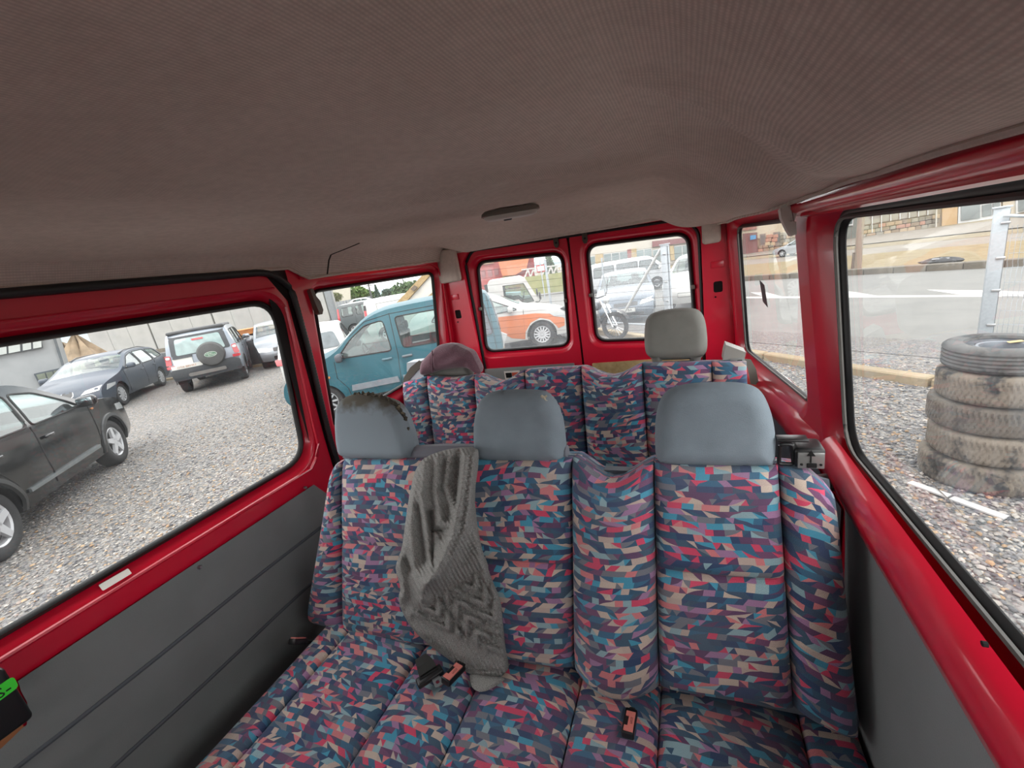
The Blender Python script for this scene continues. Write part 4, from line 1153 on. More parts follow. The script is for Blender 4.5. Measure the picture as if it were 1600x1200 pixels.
# road markings
def marking(px):
    lo = [PT(u, v) for u, v in px]
    MB().add([p + Vector((0, 0, .006)) for p in lo] + [p + Vector((0, 0, -.01)) for p in lo],
             [tuple(range(len(lo)))] + [(i, (i + 1) % len(lo), len(lo) + (i + 1) % len(lo), len(lo) + i) for i in range(len(lo))]).obj('road_marking', WMARK, rd, smooth=False, fix=True)
marking([(1448, 453), (1530, 454), (1600, 456), (1640, 460), (1600, 464), (1530, 462), (1503, 461)])
marking([(1322, 455), (1338, 457), (1368, 462), (1323, 464)])
marking([(1172, 457), (1197, 457), (1228, 465), (1197, 465)])
marking([(1150, 464), (1640, 460), (1640, 463), (1150, 466.5)])
marking([(1318, 455), (1262, 455), (1262, 463), (1322, 463.5)])

# ---- loose stones near the windows: real pebbles over the painted gravel
def pebbles(n, polys, smin, smax, name, seed):
    rg = np.random.default_rng(seed)
    base = np.array([(1, 0, 0), (-1, 0, 0), (0, 1, 0), (0, -1, 0), (0, 0, 1), (0, 0, -.5), (.6, .6, .5), (-.6, .6, .5), (.6, -.6, .5), (-.6, -.6, .5)], float)
    F = np.array([(0, 6, 8), (2, 6, 0), (2, 7, 6), (7, 4, 6), (6, 4, 8), (8, 4, 9), (9, 4, 7), (1, 7, 2), (1, 9, 7), (1, 3, 9), (3, 8, 9), (3, 0, 8)])
    P = []
    while len(P) < n:
        q = rg.uniform((-10, .2), (3.4, 8.2), (n * 3, 2))
        ok = np.zeros(len(q), bool)
        for pl in polys: ok |= pip(q[:, 0], q[:, 1], pl)
        keep = rg.random(len(q)) < np.clip((3.2 / np.maximum(1.5, np.hypot(q[:, 0], q[:, 1]))) ** 2, .03, 1)
        P += list(q[ok & keep])
    P = np.array(P[:n])
    S = rg.uniform(smin, smax, (n, 1, 1)) * rg.uniform(.6, 1.25, (n, 1, 3)) * np.array([1, 1, .62])
    V = base[None] * (1 + rg.uniform(-.22, .22, (n, 10, 1))) * S
    A = rg.uniform(0, 2 * PI, n); c, s = np.cos(A)[:, None], np.sin(A)[:, None]
    X = V[:, :, 0] * c - V[:, :, 1] * s; Y = V[:, :, 0] * s + V[:, :, 1] * c
    V = np.stack([X + P[:, :1], Y + P[:, 1:], V[:, :, 2] + rg.uniform(-.002, .008, (n, 1))], -1).reshape(-1, 3)
    FF = (F[None] + (np.arange(n) * 10)[:, None, None]).reshape(-1, 3)
    me = bpy.data.meshes.new(name)
    me.vertices.add(len(V)); me.vertices.foreach_set('co', V.astype(np.float32).ravel())
    me.loops.add(FF.size); me.loops.foreach_set('vertex_index', FF.astype(np.int32).ravel())
    me.polygons.add(len(FF)); me.polygons.foreach_set('loop_start', np.arange(0, FF.size, 3, dtype=np.int32)); me.polygons.foreach_set('loop_total', np.full(len(FF), 3, np.int32))
    cols = np.array([lin(c)[:3] for c in ((168, 164, 160), (120, 120, 124), (196, 190, 180), (148, 146, 146), (214, 208, 200), (188, 154, 116), (98, 98, 102), (176, 160, 150), (206, 176, 140))])
    ci = rg.choice(len(cols), n, p=[.2, .14, .16, .16, .1, .06, .06, .08, .04])
    at = me.color_attributes.new('stone_colour', 'FLOAT_COLOR', 'POINT')
    cc = np.repeat(np.concatenate([cols[ci] * rg.uniform(.8, 1.15, (n, 1)), np.ones((n, 1))], 1), 10, 0)
    at.data.foreach_set('color', cc.astype(np.float32).ravel())
    me.update(); me.validate()
    T = NT(name + '_mat'); T.bsdf(Base__Color=T.n('VertexColor', _layer_name='stone_colour').outputs[0], Roughness=.8)
    me.materials.append(T.m)
    o = bpy.data.objects.new(name, me); COL.objects.link(o); o['kind'] = 'stuff'
    return o
pb = pebbles(36000, [[(-10, .2), (-1.9, .2), (-1.9, 2.0), (-3.5, 6), (-10, 8)], [(.75, .6), (1.2, .3), (3.4, 3), (3.0, 6.5), (.6, 7.5)]], .008, .021, 'loose_gravel', 5)
tag(pb, 'loose multicoloured pebbles strewn over the gravel lot beside the van', 'gravel', kind='stuff')
# ================================================================== cars
AUTO = glass('car_window_glass', tint=(.62, .74, .72), haze=.05, hcol=(.75, .8, .8), refl=1.6)
AUTO_D = glass('dark_car_glass', tint=(.25, .32, .34), haze=.06, hcol=(.6, .66, .7), refl=2.2)
TYRE = plain('tyre_rubber', (52, 52, 53), .8, var=.15)
ALLOY = plain('alloy_silver', (238, 240, 243), .35, metal=.15, var=.04)
CABIN = plain('car_interior', (66, 68, 70), .8)
LAMP_R = plain('red_lamp', (206, 40, 52), .2, coat=.6, var=.05)
LAMP_W = plain('clear_lamp', (226, 230, 230), .12, coat=.8, var=.05)
LAMP_O = plain('amber_lamp', (226, 140, 70), .2, coat=.5)
UNDER = plain('underbody_black', (22, 22, 23), .85)
TRIMB = plain('bumper_grey_plastic', (74, 78, 84), .65)
PLATE = plain('number_plate_white', (236, 236, 230), .5, var=.02)
def paint(name, c, rough=.28, metal=.15, coat=.8): return plain(name, c, rough, metal, coat * .45, var=.04, nscale=3)
class Car:
    def __init__(s, name, label, cat, loc, head, outline, W, H, belt, xw, R, mat, side_win=(), ws=None, rg=None, tumble=.16, sill=.30, bulge=(.05, .09), glassm=None, arch=.06, end_taper=.10,
                 group=None, scale=1.0, arch_mat=None, alloy=ALLOY, spokes=5, seats=True, tyre_w=.21, pane_m=None, zoff=0.0):
        g = glassm or AUTO
        s.W, s.H, s.belt, s.sill, s.tum, s.et = W, H, belt, sill, tumble, end_taper
        s.o = resample(chaikin(outline, 2), .09, closed=False)
        s.x0 = max(p[0] for p in s.o); s.x1 = min(p[0] for p in s.o); s.bul = bulge
        s.root = thing(name, label, cat, (loc[0], loc[1], zoff), math.atan2(head[1], head[0]), group)
        s.root.scale = (scale,) * 3
        # flanks with true wheel arches and window openings
        poly = list(s.o)
        bot = []
        for xc in sorted(xw):
            ra = R + arch
            if ra ** 2 > (R - sill) ** 2:
                hw = math.sqrt(ra ** 2 - (R - sill) ** 2); a0 = math.atan2(sill - R, -hw); a0 = a0 if a0 > 0 else a0 + 2 * PI
                a1 = math.atan2(sill - R, hw)
                bot += [(xc + ra * math.cos(a0 + (a1 - a0) * k / 18), R + ra * math.sin(a0 + (a1 - a0) * k / 18)) for k in range(19)]
        poly = poly + bot
        wins = [rquad(w, .07, 3) for w in side_win]
        body = MB()
        for sd in (1, -1):
            body.sheet(poly, wins, lambda x, z, sd=sd: Vector((x, sd * s.w(x, z), z)), .16)
        # skin over the top, nose and tail
        n = len(s.o); qs = [-1, -.97, -.9, -.75, -.5, -.25, 0, .25, .5, .75, .9, .97, 1]
        gv = {}; P = []
        for i, (x, z) in enumerate(s.o):
            a = s.o[max(0, i - 1)]; b = s.o[min(n - 1, i + 1)]
            t = Vector((b[0] - a[0], b[1] - a[1])).normalized(); nx, nz = t.y, -t.x
            if nx * x + nz * (z - .8) < 0: nx, nz = -nx, -nz
            k = bulge[0] + (bulge[1] - bulge[0]) * abs(nx) ** 2
            w = s.w(x, z)
            P.append([Vector((x + nx * k * (1 - abs(q) ** 2.6), w * q, z + nz * k * (1 - abs(q) ** 2.6))) for q in qs])
        fb = []; fg = {'ws': [], 'rg': []}
        m = len(qs)
        for i in range(n - 1):
            cx = (s.o[i][0] + s.o[i + 1][0]) / 2; cz = (s.o[i][1] + s.o[i + 1][1]) / 2
            for j in range(m - 1):
                key = None
                if 2 <= j <= m - 4:
                    if ws and ws[0] < cx < ws[1] and cz > ws[2]: key = 'ws'
                    if rg and rg[0] < cx < rg[1] and rg[2] < cz < rg[3]: key = 'rg'
                f = (i * m + j, i * m + j + 1, (i + 1) * m + j + 1, (i + 1) * m + j)
                (fg[key] if key else fb).append(f)
        allv = [p for r in P for p in r]
        body.add(allv, fb)
        body.obj('body_shell', mat, s.root, angle=40, fix=True)
        for key, nm in (('ws', 'windscreen'), ('rg', 'rear_window')):
            if fg[key]:
                used = sorted({i for f in fg[key] for i in f}); mp = {v: k for k, v in enumerate(used)}
                MB().add([allv[i] for i in used], [tuple(mp[i] for i in f) for f in fg[key]]).obj(nm, g, s.root, angle=60)
        for w in wins:
            for sd in (1, -1):
                MB().sheet(w, [], lambda x, z, sd=sd: Vector((x, sd * (s.w(x, z) - .006), z)), .25).obj('side_window', pane_m or g, s.root, angle=60)
                fr = MB().tube([Vector((x, sd * (s.w(x, z) + .001), z)) for x, z in resample(w, .12)], .012, 5, closed=True)
                fr.obj('window_rubber', BLACK_M, s.root)
        # floor pan, seats
        L = s.x0 - s.x1
        MB().box(((s.x0 + s.x1) / 2, 0, (sill + .62) / 2 + .02), (L * .93, W - .56, .62 - sill), bev=.04).box((sum(xw) / 2, 0, (sill + .6) / 2 + .02), (abs(xw[0] - xw[1]) - 2 * R - .2, W - .12, .55 - sill), bev=.03).obj('floor_pan', UNDER, s.root)
        if seats:
            for sx in ((sum(xw) / 2 - .05), (sum(xw) / 2 - .95)):
                for sy in (-.36, .36):
                    c = MB().box((sx - .18, sy, belt - .12), (.14, .46, .62), Matrix.Rotation(-.2, 3, 'Y'), bev=.05).box((sx + .1, sy, belt - .42), (.5, .48, .16), bev=.05).box((sx - .25, sy, belt + .28), (.09, .24, .17), bev=.04)
                    c.obj('seat', CABIN, s.root)
            if ws: MB().box((ws[1] - .28, 0, belt - .12), (.5, W * .78, .22), bev=.06).obj('dashboard', CABIN, s.root)
        # wheels
        for xc in xw:
            for sd in (1, -1):
                yc = sd * (s.w(xc, R) - tyre_w / 2 - .015)
                prof = [(R * .62, -tyre_w * .40), (R * .70, -tyre_w * .5), (R * .93, -tyre_w * .5), (R, -tyre_w * .36), (R, tyre_w * .36), (R * .93, tyre_w * .5), (R * .70, tyre_w * .5), (R * .62, tyre_w * .40)]
                wh = MB().lathe(prof, 28, (xc, yc, R), (0, sd, 0)).obj('wheel', TYRE, s.root, angle=50)
                rm = MB().lathe([(R * .66, tyre_w * .42), (R * .63, tyre_w * .46), (R * .58, tyre_w * .40), (R * .56, tyre_w * .1)], 28, (xc, yc, R), (0, sd, 0))
                for k in range(spokes):
                    A = 2 * PI * k / spokes + .3
                    d = Vector((math.cos(A), 0, math.sin(A))); e = Vector((-math.sin(A), 0, math.cos(A)))
                    c0 = Vector((xc, yc + sd * tyre_w * .33, R)); yv = Vector((0, sd, 0))
                    w0, w1 = R * (.13 if spokes < 8 else .06), R * (.09 if spokes < 8 else .05)
                    rm.hexa([c0 - e * w0 + d * R * .08, c0 + e * w0 + d * R * .08, c0 + e * w1 + d * R * .60, c0 - e * w1 + d * R * .60] + [p + yv * .035 for p in (c0 - e * w0 + d * R * .08, c0 + e * w0 + d * R * .08, c0 + e * w1 + d * R * .60, c0 - e * w1 + d * R * .60)])
                rm.lathe([(.0001, tyre_w * .50), (R * .14, tyre_w * .48), (R * .17, tyre_w * .36)], 14, (xc, yc, R), (0, sd, 0))
                rm.obj('rim', alloy, wh, angle=35)
                MB().lathe([(R * .60, tyre_w * .12), (.0001, tyre_w * .10)], 20, (xc, yc, R), (0, sd, 0)).obj('brake_disc', plain('brake_shadow', (48, 48, 50), .6), wh)
                if arch_mat:
                    s.flare(xc, R, arch, sd, arch_mat)
                MB().loft([[Vector((xc + (R + arch) * math.cos(a), sd * (s.w(xc, R) - d), R + (R + arch) * math.sin(a))) for a in np.linspace(-.15, PI + .15, 17)] for d in (.015, .32)], closed=False).obj('wheel_well', UNDER, s.root)
    def flare(s, xc, R, arch, sd, mat):
        L = []
        for rr, d in ((R + arch - .012, -.005), (R + arch, .022), (R + arch + .05, .018), (R + arch + .055, -.002)):
            L.append([Vector((xc + rr * math.cos(a), sd * (s.w(xc + rr * math.cos(a), max(s.sill, R + rr * math.sin(a))) + d), R + rr * math.sin(a))) for a in np.linspace(-.12, PI + .12, 23)])
        MB().loft(L, closed=False).obj('arch_flare', mat, s.root, angle=60)
    def w(s, x, z):
        h = s.W / 2
        L = (s.x0 - s.x1) / 2; c = (s.x0 + s.x1) / 2
        e = max(0, (abs(x - c) - L * .62) / (L * .38)); h -= s.et * e ** 2.2
        if z > s.belt: h -= s.tum * ((z - s.belt) / (s.H - s.belt)) ** 1.25
        m = s.belt * .62
        h -= .035 * ((z - m) / m) ** 2 if z < s.belt else .035 * ((s.belt - m) / m) ** 2
        if z < .45: h -= .05 * (.45 - z) / .2
        return h
    def endx(s, y, z, front):
        o = s.o; k = int(np.argmax([p[1] for p in o]))
        seg = o[:k + 1] if front else o[k:][::-1]
        zs = [p[1] for p in seg]; xs = [p[0] for p in seg]
        x = float(np.interp(z, np.maximum.accumulate(zs), xs)); q = min(1, abs(y) / max(.2, s.w(x, z)))
        i = min(range(len(seg)), key=lambda i: abs(zs[i] - z)); a = seg[max(0, i - 1)]; b = seg[min(len(seg) - 1, i + 1)]
        nx = abs(b[1] - a[1]) / max(1e-4, math.hypot(b[0] - a[0], b[1] - a[1]))
        k = s.bul[0] + (s.bul[1] - s.bul[0]) * nx ** 2
        return x + (1 if front else -1) * k / max(.55, nx) * (1 - q ** 2.6)
    def end(s, poly, name, mat, front=True, off=.012, parent=None, step=.12, rnd=0):
        if rnd: poly = rquad(poly, rnd, 3)
        sg = 1 if front else -1
        m = MB().sheet(poly, [], lambda y, z: Vector((s.endx(y, z, front) + sg * off, y, z)), step)
        lo = resample(poly, step)
        m.loft([[Vector((s.endx(y, z, front) + sg * (off - d), y, z)) for y, z in lo] for d in (0, off + .02)])
        return m.obj(name, mat, parent or s.root, angle=40)
    def side(s, poly, name, mat, sd, off=.010, step=.15, rnd=0, parent=None):
        if rnd: poly = rquad(poly, rnd, 3)
        m = MB().sheet(poly, [], lambda x, z: Vector((x, sd * (s.w(x, z) + off), z)), step)
        lo = resample(poly, step)
        m.loft([[Vector((x, sd * (s.w(x, z) + off - d), z)) for x, z in lo] for d in (0, off + .015)])
        return m.obj(name, mat, parent or s.root, angle=40)
    def seam(s, line, sd, r=.006):
        return MB().tube([Vector((x, sd * (s.w(x, z) + .001), z)) for x, z in resample(line, .12, False)], r, 5).obj('door_seam', BLACK_M, s.root)
    def handle(s, x, z, sd, mat=BLACK):
        return MB().box((x, sd * (s.w(x, z) + .022), z), (.19, .03, .04), bev=.014).obj('door_handle', mat, s.root)
    def mirror(s, x, z, sd, mat):
        m = MB().box((x, sd * (s.w(x, z) + .14), z + .03), (.13, .22, .15), bev=.05, seg=3).obj('door_mirror', mat, s.root)
        MB().box((x + .0, sd * (s.w(x, z) + .02), z - .02), (.07, .12, .04), bev=.01).obj('mirror_arm', BLACK_M, m)
        MB().box((x - .066, sd * (s.w(x, z) + .14), z + .03), (.006, .17, .11), bev=.002).obj('mirror_glass', plain('mirror_silver', (180, 190, 196), .05, metal=1), m)
        return m
    def plate(s, txt, z, front=True, y=0.0, w=.52, h=.115):
        sg = 1 if front else -1
        p = s.end(rrect(y - w / 2, z - h / 2, y + w / 2, z + h / 2, .01, 2), 'number_plate', PLATE, front, .03)
        s.end(rrect(y - w / 2 - .012, z - h / 2 - .012, y + w / 2 + .012, z + h / 2 + .012, .01, 2), 'plate_frame', BLACK, front, .022)
        if txt:
            x = s.endx(y, z, front) + sg * .034
            text(txt, h * .86, BLACK_M, 'plate_lettering', p, frame((x, y, z), (0, sg, 0), (0, 0, 1)), .001)
        return p
# ------------------------------------------------------------------ black off-roader nearest the sliding-door window
f = PZ(192, 722); r = PZ(15, 870)
hd = (f - r).normalized(); rt = Vector((hd.y, -hd.x, 0))
BLK = plain('black_car_paint', (14, 18, 19), .16, 0.0, .35, var=.04, nscale=3, spec=.35)
c0 = (f + r) / 2 - rt * .86
wn_ = [[(.82, 1.09), (.62, 1.22), (.18, 1.45), (-.22, 1.515), (-.30, 1.11)], [(-.38, 1.11), (-.30, 1.52), (-1.08, 1.51), (-1.22, 1.13)], [(-1.31, 1.15), (-1.17, 1.50), (-1.5, 1.44), (-1.72, 1.24)]]
s = Car('off_roader', 'glossy black off-roader with five-spoke alloys parked nearest the sliding door window', 'car', c0, hd,
        [(2.16, .34), (2.27, .50), (2.26, .78), (2.12, .95), (1.75, 1.03), (.95, 1.12), (.20, 1.55), (-.25, 1.65), (-1.0, 1.65), (-1.62, 1.56), (-2.02, 1.12), (-2.26, 1.0), (-2.34, .62), (-2.20, .36)],
        1.88, 1.66, 1.06, (1.405, -1.405), .36, BLK, wn_, ws=(.12, .98, 1.13), rg=(-2.06, -1.60, 1.15, 1.55), tumble=.19, arch=.05, arch_mat=plain('satin_black_flare', (40, 44, 46), .4, coat=.3), glassm=AUTO, spokes=5, sill=.30)
for sd in (-1, 1):
    s.seam([(.98, 1.08), (.96, .70), (.90, .40)], sd); s.seam([(-.34, 1.10), (-.36, .7), (-.33, .38)], sd); s.seam([(-1.27, 1.12), (-1.16, .85), (-.98, .6), (-.95, .40)], sd)
    s.handle(-.15, .93, sd, BLK); s.handle(-1.10, .95, sd, BLK)
    s.side([(.80, .44), (-.86, .46), (-.86, .50), (.80, .49)], 'sill_moulding', plain('polished_moulding', (150, 158, 160), .25, metal=.4), sd, .018)
    s.mirror(.72, 1.12, sd, BLK)
    s.side(rrect(1.02, .98, 1.08, 1.005, .01, 2), 'side_repeater', LAMP_O, sd, .012)
    s.side([(-1.70, .93), (-2.16, .90), (-2.14, 1.03), (-1.85, 1.05)], 'tail_lamp', LAMP_R, sd, .012)
    s.side([(2.12, .76), (1.78, .80), (1.80, .90), (2.06, .88)], 'headlamp', LAMP_W, sd, .010)
    MB().tube([Vector((x, sd * .60, z)) for x, z in ((.1, 1.63), (-.3, 1.70), (-1.2, 1.70), (-1.55, 1.63))], .018, 6).obj('roof_rail', BLACK, s.root)
# ------------------------------------------------------------------ silver car behind it
p = PZ(-30, 640)
SIL = paint('pale_silver_paint', (198, 202, 208), .3, .4)
s = Car('hatchback', 'pale silver car mostly hidden behind the black off-roader', 'car', (-15.6, 2.9), (.75, .66),
        [(2.0, .3), (2.08, .5), (2.02, .72), (1.8, .84), (1.0, .98), (.25, 1.40), (-.3, 1.47), (-1.2, 1.46), (-1.75, 1.30), (-2.0, .95), (-2.1, .6), (-2.0, .32)],
        1.76, 1.48, .95, (1.28, -1.28), .31, SIL, [[(.85, .98), (.22, 1.34), (-.25, 1.40), (-.3, .98)], [(-.38, .98), (-.34, 1.40), (-1.05, 1.38), (-1.3, 1.0)]], ws=(.2, .98, 1.0), rg=(-2.0, -1.6, .98, 1.36), sill=.26)
# ------------------------------------------------------------------ graphite estate car
F_ = PZ(197, 632)
hd = Vector((.62, -.785, 0)).normalized()
# turn it so that the rear wheel falls where the picture has it
rr_ = ray(258, 606); az = Vector((rr_.x, rr_.y, 0)).normalized(); best = None
for k in range(400):
    q = az * (14 + k * .03)
    if best is None or abs((q - Vector((F_.x, F_.y, 0))).length - 2.88) < abs((best - Vector((F_.x, F_.y, 0))).length - 2.88): best = q
hd = (Vector((F_.x, F_.y, 0)) - best).normalized(); lf = Vector((-hd.y, hd.x, 0))
c0 = (Vector((F_.x, F_.y, 0)) + best) / 2 - lf * .84
GRA = plain('graphite_blue_paint', (84, 94, 108), .42, .1, .12, var=.04, nscale=3, spec=.35)
s = Car('estate_car', 'graphite grey estate car with twin oval grille parked facing the van', 'car', c0, hd,
        [(2.28, .26), (2.36, .42), (2.32, .62), (2.2, .74), (1.9, .84), (1.0, .98), (.2, 1.38), (-.3, 1.47), (-1.3, 1.46), (-1.95, 1.36), (-2.35, .98), (-2.46, .85), (-2.44, .5), (-2.32, .30)],
        1.85, 1.48, .95, (1.44, -1.44), .33, GRA, [[(.80, .99), (.20, 1.32), (-.24, 1.395), (-.28, .98)], [(-.36, .98), (-.31, 1.40), (-1.10, 1.39), (-1.25, .99)], [(-1.33, 1.0), (-1.2, 1.385), (-1.8, 1.32), (-2.12, 1.05)]],
        ws=(.18, .98, 1.0), rg=(-2.38, -1.95, 1.0, 1.36), tumble=.2, sill=.24, spokes=10, arch=.04)
for y in (.14, -.14):
    s.end(chaikin([(y - .11, .60), (y + .11, .60), (y + .12, .70), (y + .07, .745), (y - .07, .745), (y - .12, .70)], 1, True), 'kidney_grille', BLACK, True, .02)
    s.end(chaikin([(y - .125, .585), (y + .125, .585), (y + .14, .70), (y + .08, .765), (y - .08, .765), (y - .14, .70)], 1, True), 'grille_surround', CHROME, True, .010)
    sg = 1 if y > 0 else -1
    s.end([(sg * .42, .60), (sg * .80, .64), (sg * .84, .76), (sg * .52, .70)], 'headlamp', LAMP_W, True, .014)
    s.end(rrect(sg * .62 - .07, .34, sg * .62 + .07, .44, .04, 4), 'fog_lamp', LAMP_W, True, .014)
s.end(rrect(-.45, .33, .45, .43, .03, 3), 'lower_intake', BLACK, True, .012)
s.end(rrect(-.055, .79, .055, .87, .035, 4), 'bonnet_badge', plain('roundel_blue_white', (178, 196, 222), .3), True, .012)
for sd in (1, -1):
    s.side([(2.12, .60), (1.72, .66), (1.66, .73), (2.02, .74)], 'headlamp', LAMP_W, sd, .012)
    s.seam([(.98, .96), (.96, .5), (.9, .30)], sd); s.seam([(-.32, .97), (-.34, .3)], sd); s.seam([(-1.29, .98), (-1.05, .6), (-1.0, .36)], sd)
    s.handle(-.15, .82, sd, GRA); s.handle(-1.1, .84, sd, GRA); s.mirror(.72, 1.02, sd, GRA)
    s.side([(-2.2, .75), (-2.42, .74), (-2.38, .92), (-2.2, .95)], 'tail_lamp', LAMP_R, sd)
    MB().tube([Vector((x, sd * .60, z)) for x, z in ((.1, 1.44), (-.3, 1.505), (-1.3, 1.50), (-1.85, 1.41))], .016, 6).obj('roof_rail', BLACK, s.root)
# ------------------------------------------------------------------ silver off-roader seen from behind
L_ = PZ(297, 611); R_ = PZ(383, 591)
ax = (R_ - L_).normalized(); hd = Vector((-ax.y, ax.x, 0)); mid = (L_ + R_) / 2
SLV = paint('silver_blue_paint', (164, 174, 186), .3, .35)
DKP = plain('anthracite_plastic', (58, 62, 68), .6)
s = Car('off_roader', 'silver off-roader seen from behind with a covered spare wheel on its tailgate', 'car', mid + hd * 1.30, hd,
        [(1.95, .40), (2.05, .60), (2.02, .86), (1.85, 1.0), (.95, 1.12), (.35, 1.62), (.0, 1.72), (-1.0, 1.74), (-1.78, 1.72), (-1.93, 1.60), (-2.03, 1.10), (-2.06, .80), (-2.05, .55), (-1.98, .46)],
        1.80, 1.76, 1.08, (1.28, -1.28), .36, SLV, [[(.85, 1.12), (.34, 1.56), (-.05, 1.62), (-.1, 1.12)], [(-.2, 1.12), (-.15, 1.62), (-.95, 1.62), (-1.0, 1.12)], [(-1.1, 1.14), (-1.05, 1.62), (-1.68, 1.60), (-1.74, 1.16)]],
        ws=(.3, .95, 1.13), tumble=.16, sill=.42, arch=.06, end_taper=.05, arch_mat=DKP, spokes=5, bulge=(.04, .05))
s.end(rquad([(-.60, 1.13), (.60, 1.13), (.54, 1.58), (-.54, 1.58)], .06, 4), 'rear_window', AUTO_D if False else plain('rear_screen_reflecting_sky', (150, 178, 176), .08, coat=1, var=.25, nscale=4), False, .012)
s.end(rquad([(-.72, 1.10), (.72, 1.10), (.66, 1.72), (-.66, 1.72)], .06, 4), 'tailgate_frame', DKP, False, .006)
MB().box((-.85, 0, 1.755), (2.0, 1.40, .09), bev=.04, seg=3).obj('roof_panel', DKP, s.root)
s.end(rrect(-.14, 1.48, .14, 1.53, .02, 3), 'brake_light', LAMP_R, False, .025)
s.end(rquad([(-.83, .42), (.83, .42), (.86, .72), (.70, .80), (-.70, .80), (-.86, .72)], .04, 3), 'bumper', DKP, False, .06)
s.end(rrect(-.46, .50, .46, .60, .04, 4), 'bumper_step', plain('worn_step', (146, 142, 138), .6), False, .085)
for sg in (-1, 1):
    s.end(rquad([(sg * .76, .90), (sg * .90, .90), (sg * .86, 1.18), (sg * .74, 1.16)], .03, 3), 'tail_lamp', LAMP_R, False, .02)
    s.end(rrect(sg * .81 - .05, 1.07, sg * .81 + .05, 1.14, .03, 4), 'reverse_lamp', LAMP_W, False, .034)
    s.end(rrect(sg * .80 - .10, .80, sg * .80 + .10, .88, .02, 3), 'fog_lamp', LAMP_R, False, .045)
    s.mirror(.68, 1.18, sg, SLV)
    s.seam([(-.15, 1.1), (-.2, .45)], sg); s.handle(-.35, 1.0, sg)
sx_ = s.endx(0, .98, False)
sp = MB().lathe([(.0001, .20), (.22, .20), (.31, .185), (.345, .13), (.345, -.02)], 36, (sx_ - .02, -.22, 1.02), (-1, 0, 0)).obj('spare_wheel_cover', plain('spare_cover_vinyl', (78, 78, 78), .5), s.root)
MB().prism([(.155 * math.cos(a), .075 * math.sin(a)) for a in np.linspace(0, 2 * PI, 28, endpoint=False)], lambda a, b, h: Vector((sx_ - .22 - h, -.22 - a, 1.02 + b)), 0, .006).obj('oval_badge', plain('badge_silver', (214, 224, 214), .3), sp)
MB().prism([(.14 * math.cos(a), .062 * math.sin(a)) for a in np.linspace(0, 2 * PI, 28, endpoint=False)], lambda a, b, h: Vector((sx_ - .226 - h, -.22 - a, 1.02 + b)), 0, .004).obj('badge_field', plain('badge_green', (92, 140, 108), .3), sp)
for tx, yy, zz in (('LAND', .03, .022), ('ROVER', -.03, -.026)):
    text(tx, .062, plain('badge_lettering', (232, 238, 230), .4), 'badge_lettering', sp, frame((sx_ - .2315, -.22 + yy, 1.02 + zz), (0, -1, 0), (0, 0, 1)), .001)
s.end(rrect(.26, .86, .72, 1.06, .02, 3), 'plate_recess', PLATE, False, .028)
s.end(rrect(.24, 1.05, .70, 1.11, .02, 3), 'plate_light_bar', DKP, False, .05)
p = s.end(rquad([(.06, .76), (.80, .76), (.80, .865), (.06, .865)], .01, 2), 'dealer_strip', PLATE, False, .07)
text('OTA BRHKE', .085, plain('faded_orange_ink', (206, 150, 120), .6), 'strip_lettering', p, frame((s.endx(.4, .81, False) - .075, .43, .81), (0, -1, 0), (0, 0, 1)), .001)
# ------------------------------------------------------------------ silver saloon nose beside the pillar
s = Car('hatchback', 'silver car showing its nose beside the covered stack and the grass patch', 'car', Vector((-14.5, 11.35, 0)), (.8, -.6),
        [(1.95, .28), (2.05, .45), (2.0, .66), (1.8, .80), (1.0, 1.0), (.25, 1.42), (-.3, 1.50), (-1.2, 1.49), (-1.8, 1.32), (-2.0, .98), (-2.08, .6), (-2.0, .3)],
        1.76, 1.51, .97, (1.26, -1.26), .31, paint('silver_grey_paint', (176, 182, 188), .28, .4), [[(.85, 1.0), (.22, 1.36), (-.25, 1.43), (-.3, 1.0)], [(-.38, 1.0), (-.34, 1.43), (-1.05, 1.41), (-1.3, 1.02)]], ws=(.2, .98, 1.02), rg=(-2.0, -1.6, 1.0, 1.4), sill=.25)
for sg in (-1, 1):
    s.end([(sg * .46, .58), (sg * .80, .62), (sg * .82, .76), (sg * .52, .72)], 'headlamp', LAMP_W, True, .014); s.mirror(.75, 1.02, sg, SIL)
s.end(rrect(-.40, .30, .40, .42, .03, 3), 'lower_intake', BLACK, True, .012); s.end(rrect(-.36, .58, .36, .70, .03, 3), 'grille', BLACK, True, .012)
s.end(rrect(-.26, .45, .26, .55, .01, 2), 'number_plate', PLATE, True, .02)
# ------------------------------------------------------------------ white crossover, tail towards the van
WHP = paint('white_car_paint', (232, 232, 228), .25, .0)
hd = Vector((-.68, .73, 0)).normalized()
rp = ray(490, 552); pw = Vector((rp.x, rp.y, 0)).normalized() * 9.8
s = Car('crossover', 'white crossover seen from behind beyond the teal van, its plate ending MX', 'car', Vector((pw.x, pw.y, 0)) + hd * 1.9, hd,
        [(2.2, .34), (2.28, .5), (2.24, .76), (2.05, .92), (1.0, 1.08), (.25, 1.55), (-.3, 1.66), (-1.3, 1.67), (-1.85, 1.60), (-2.18, 1.12), (-2.25, .92), (-2.28, .58), (-2.2, .38)],
        1.80, 1.68, 1.04, (1.33, -1.33), .35, WHP, [[(.85, 1.08), (.24, 1.48), (-.2, 1.57), (-.25, 1.08)], [(-.35, 1.08), (-.3, 1.575), (-1.1, 1.575), (-1.25, 1.10)], [(-1.35, 1.12), (-1.2, 1.57), (-1.68, 1.52), (-1.9, 1.2)]],
        ws=(.22, .98, 1.1), tumble=.2, sill=.32, bulge=(.05, .08), glassm=AUTO_D, scale=.86)
s.end(rquad([(-.66, 1.12), (.66, 1.12), (.56, 1.50), (-.56, 1.50)], .08, 4), 'rear_window', plain('rear_screen_grey', (128, 136, 140), .3, var=.2, nscale=5, spec=.3), False, .014)
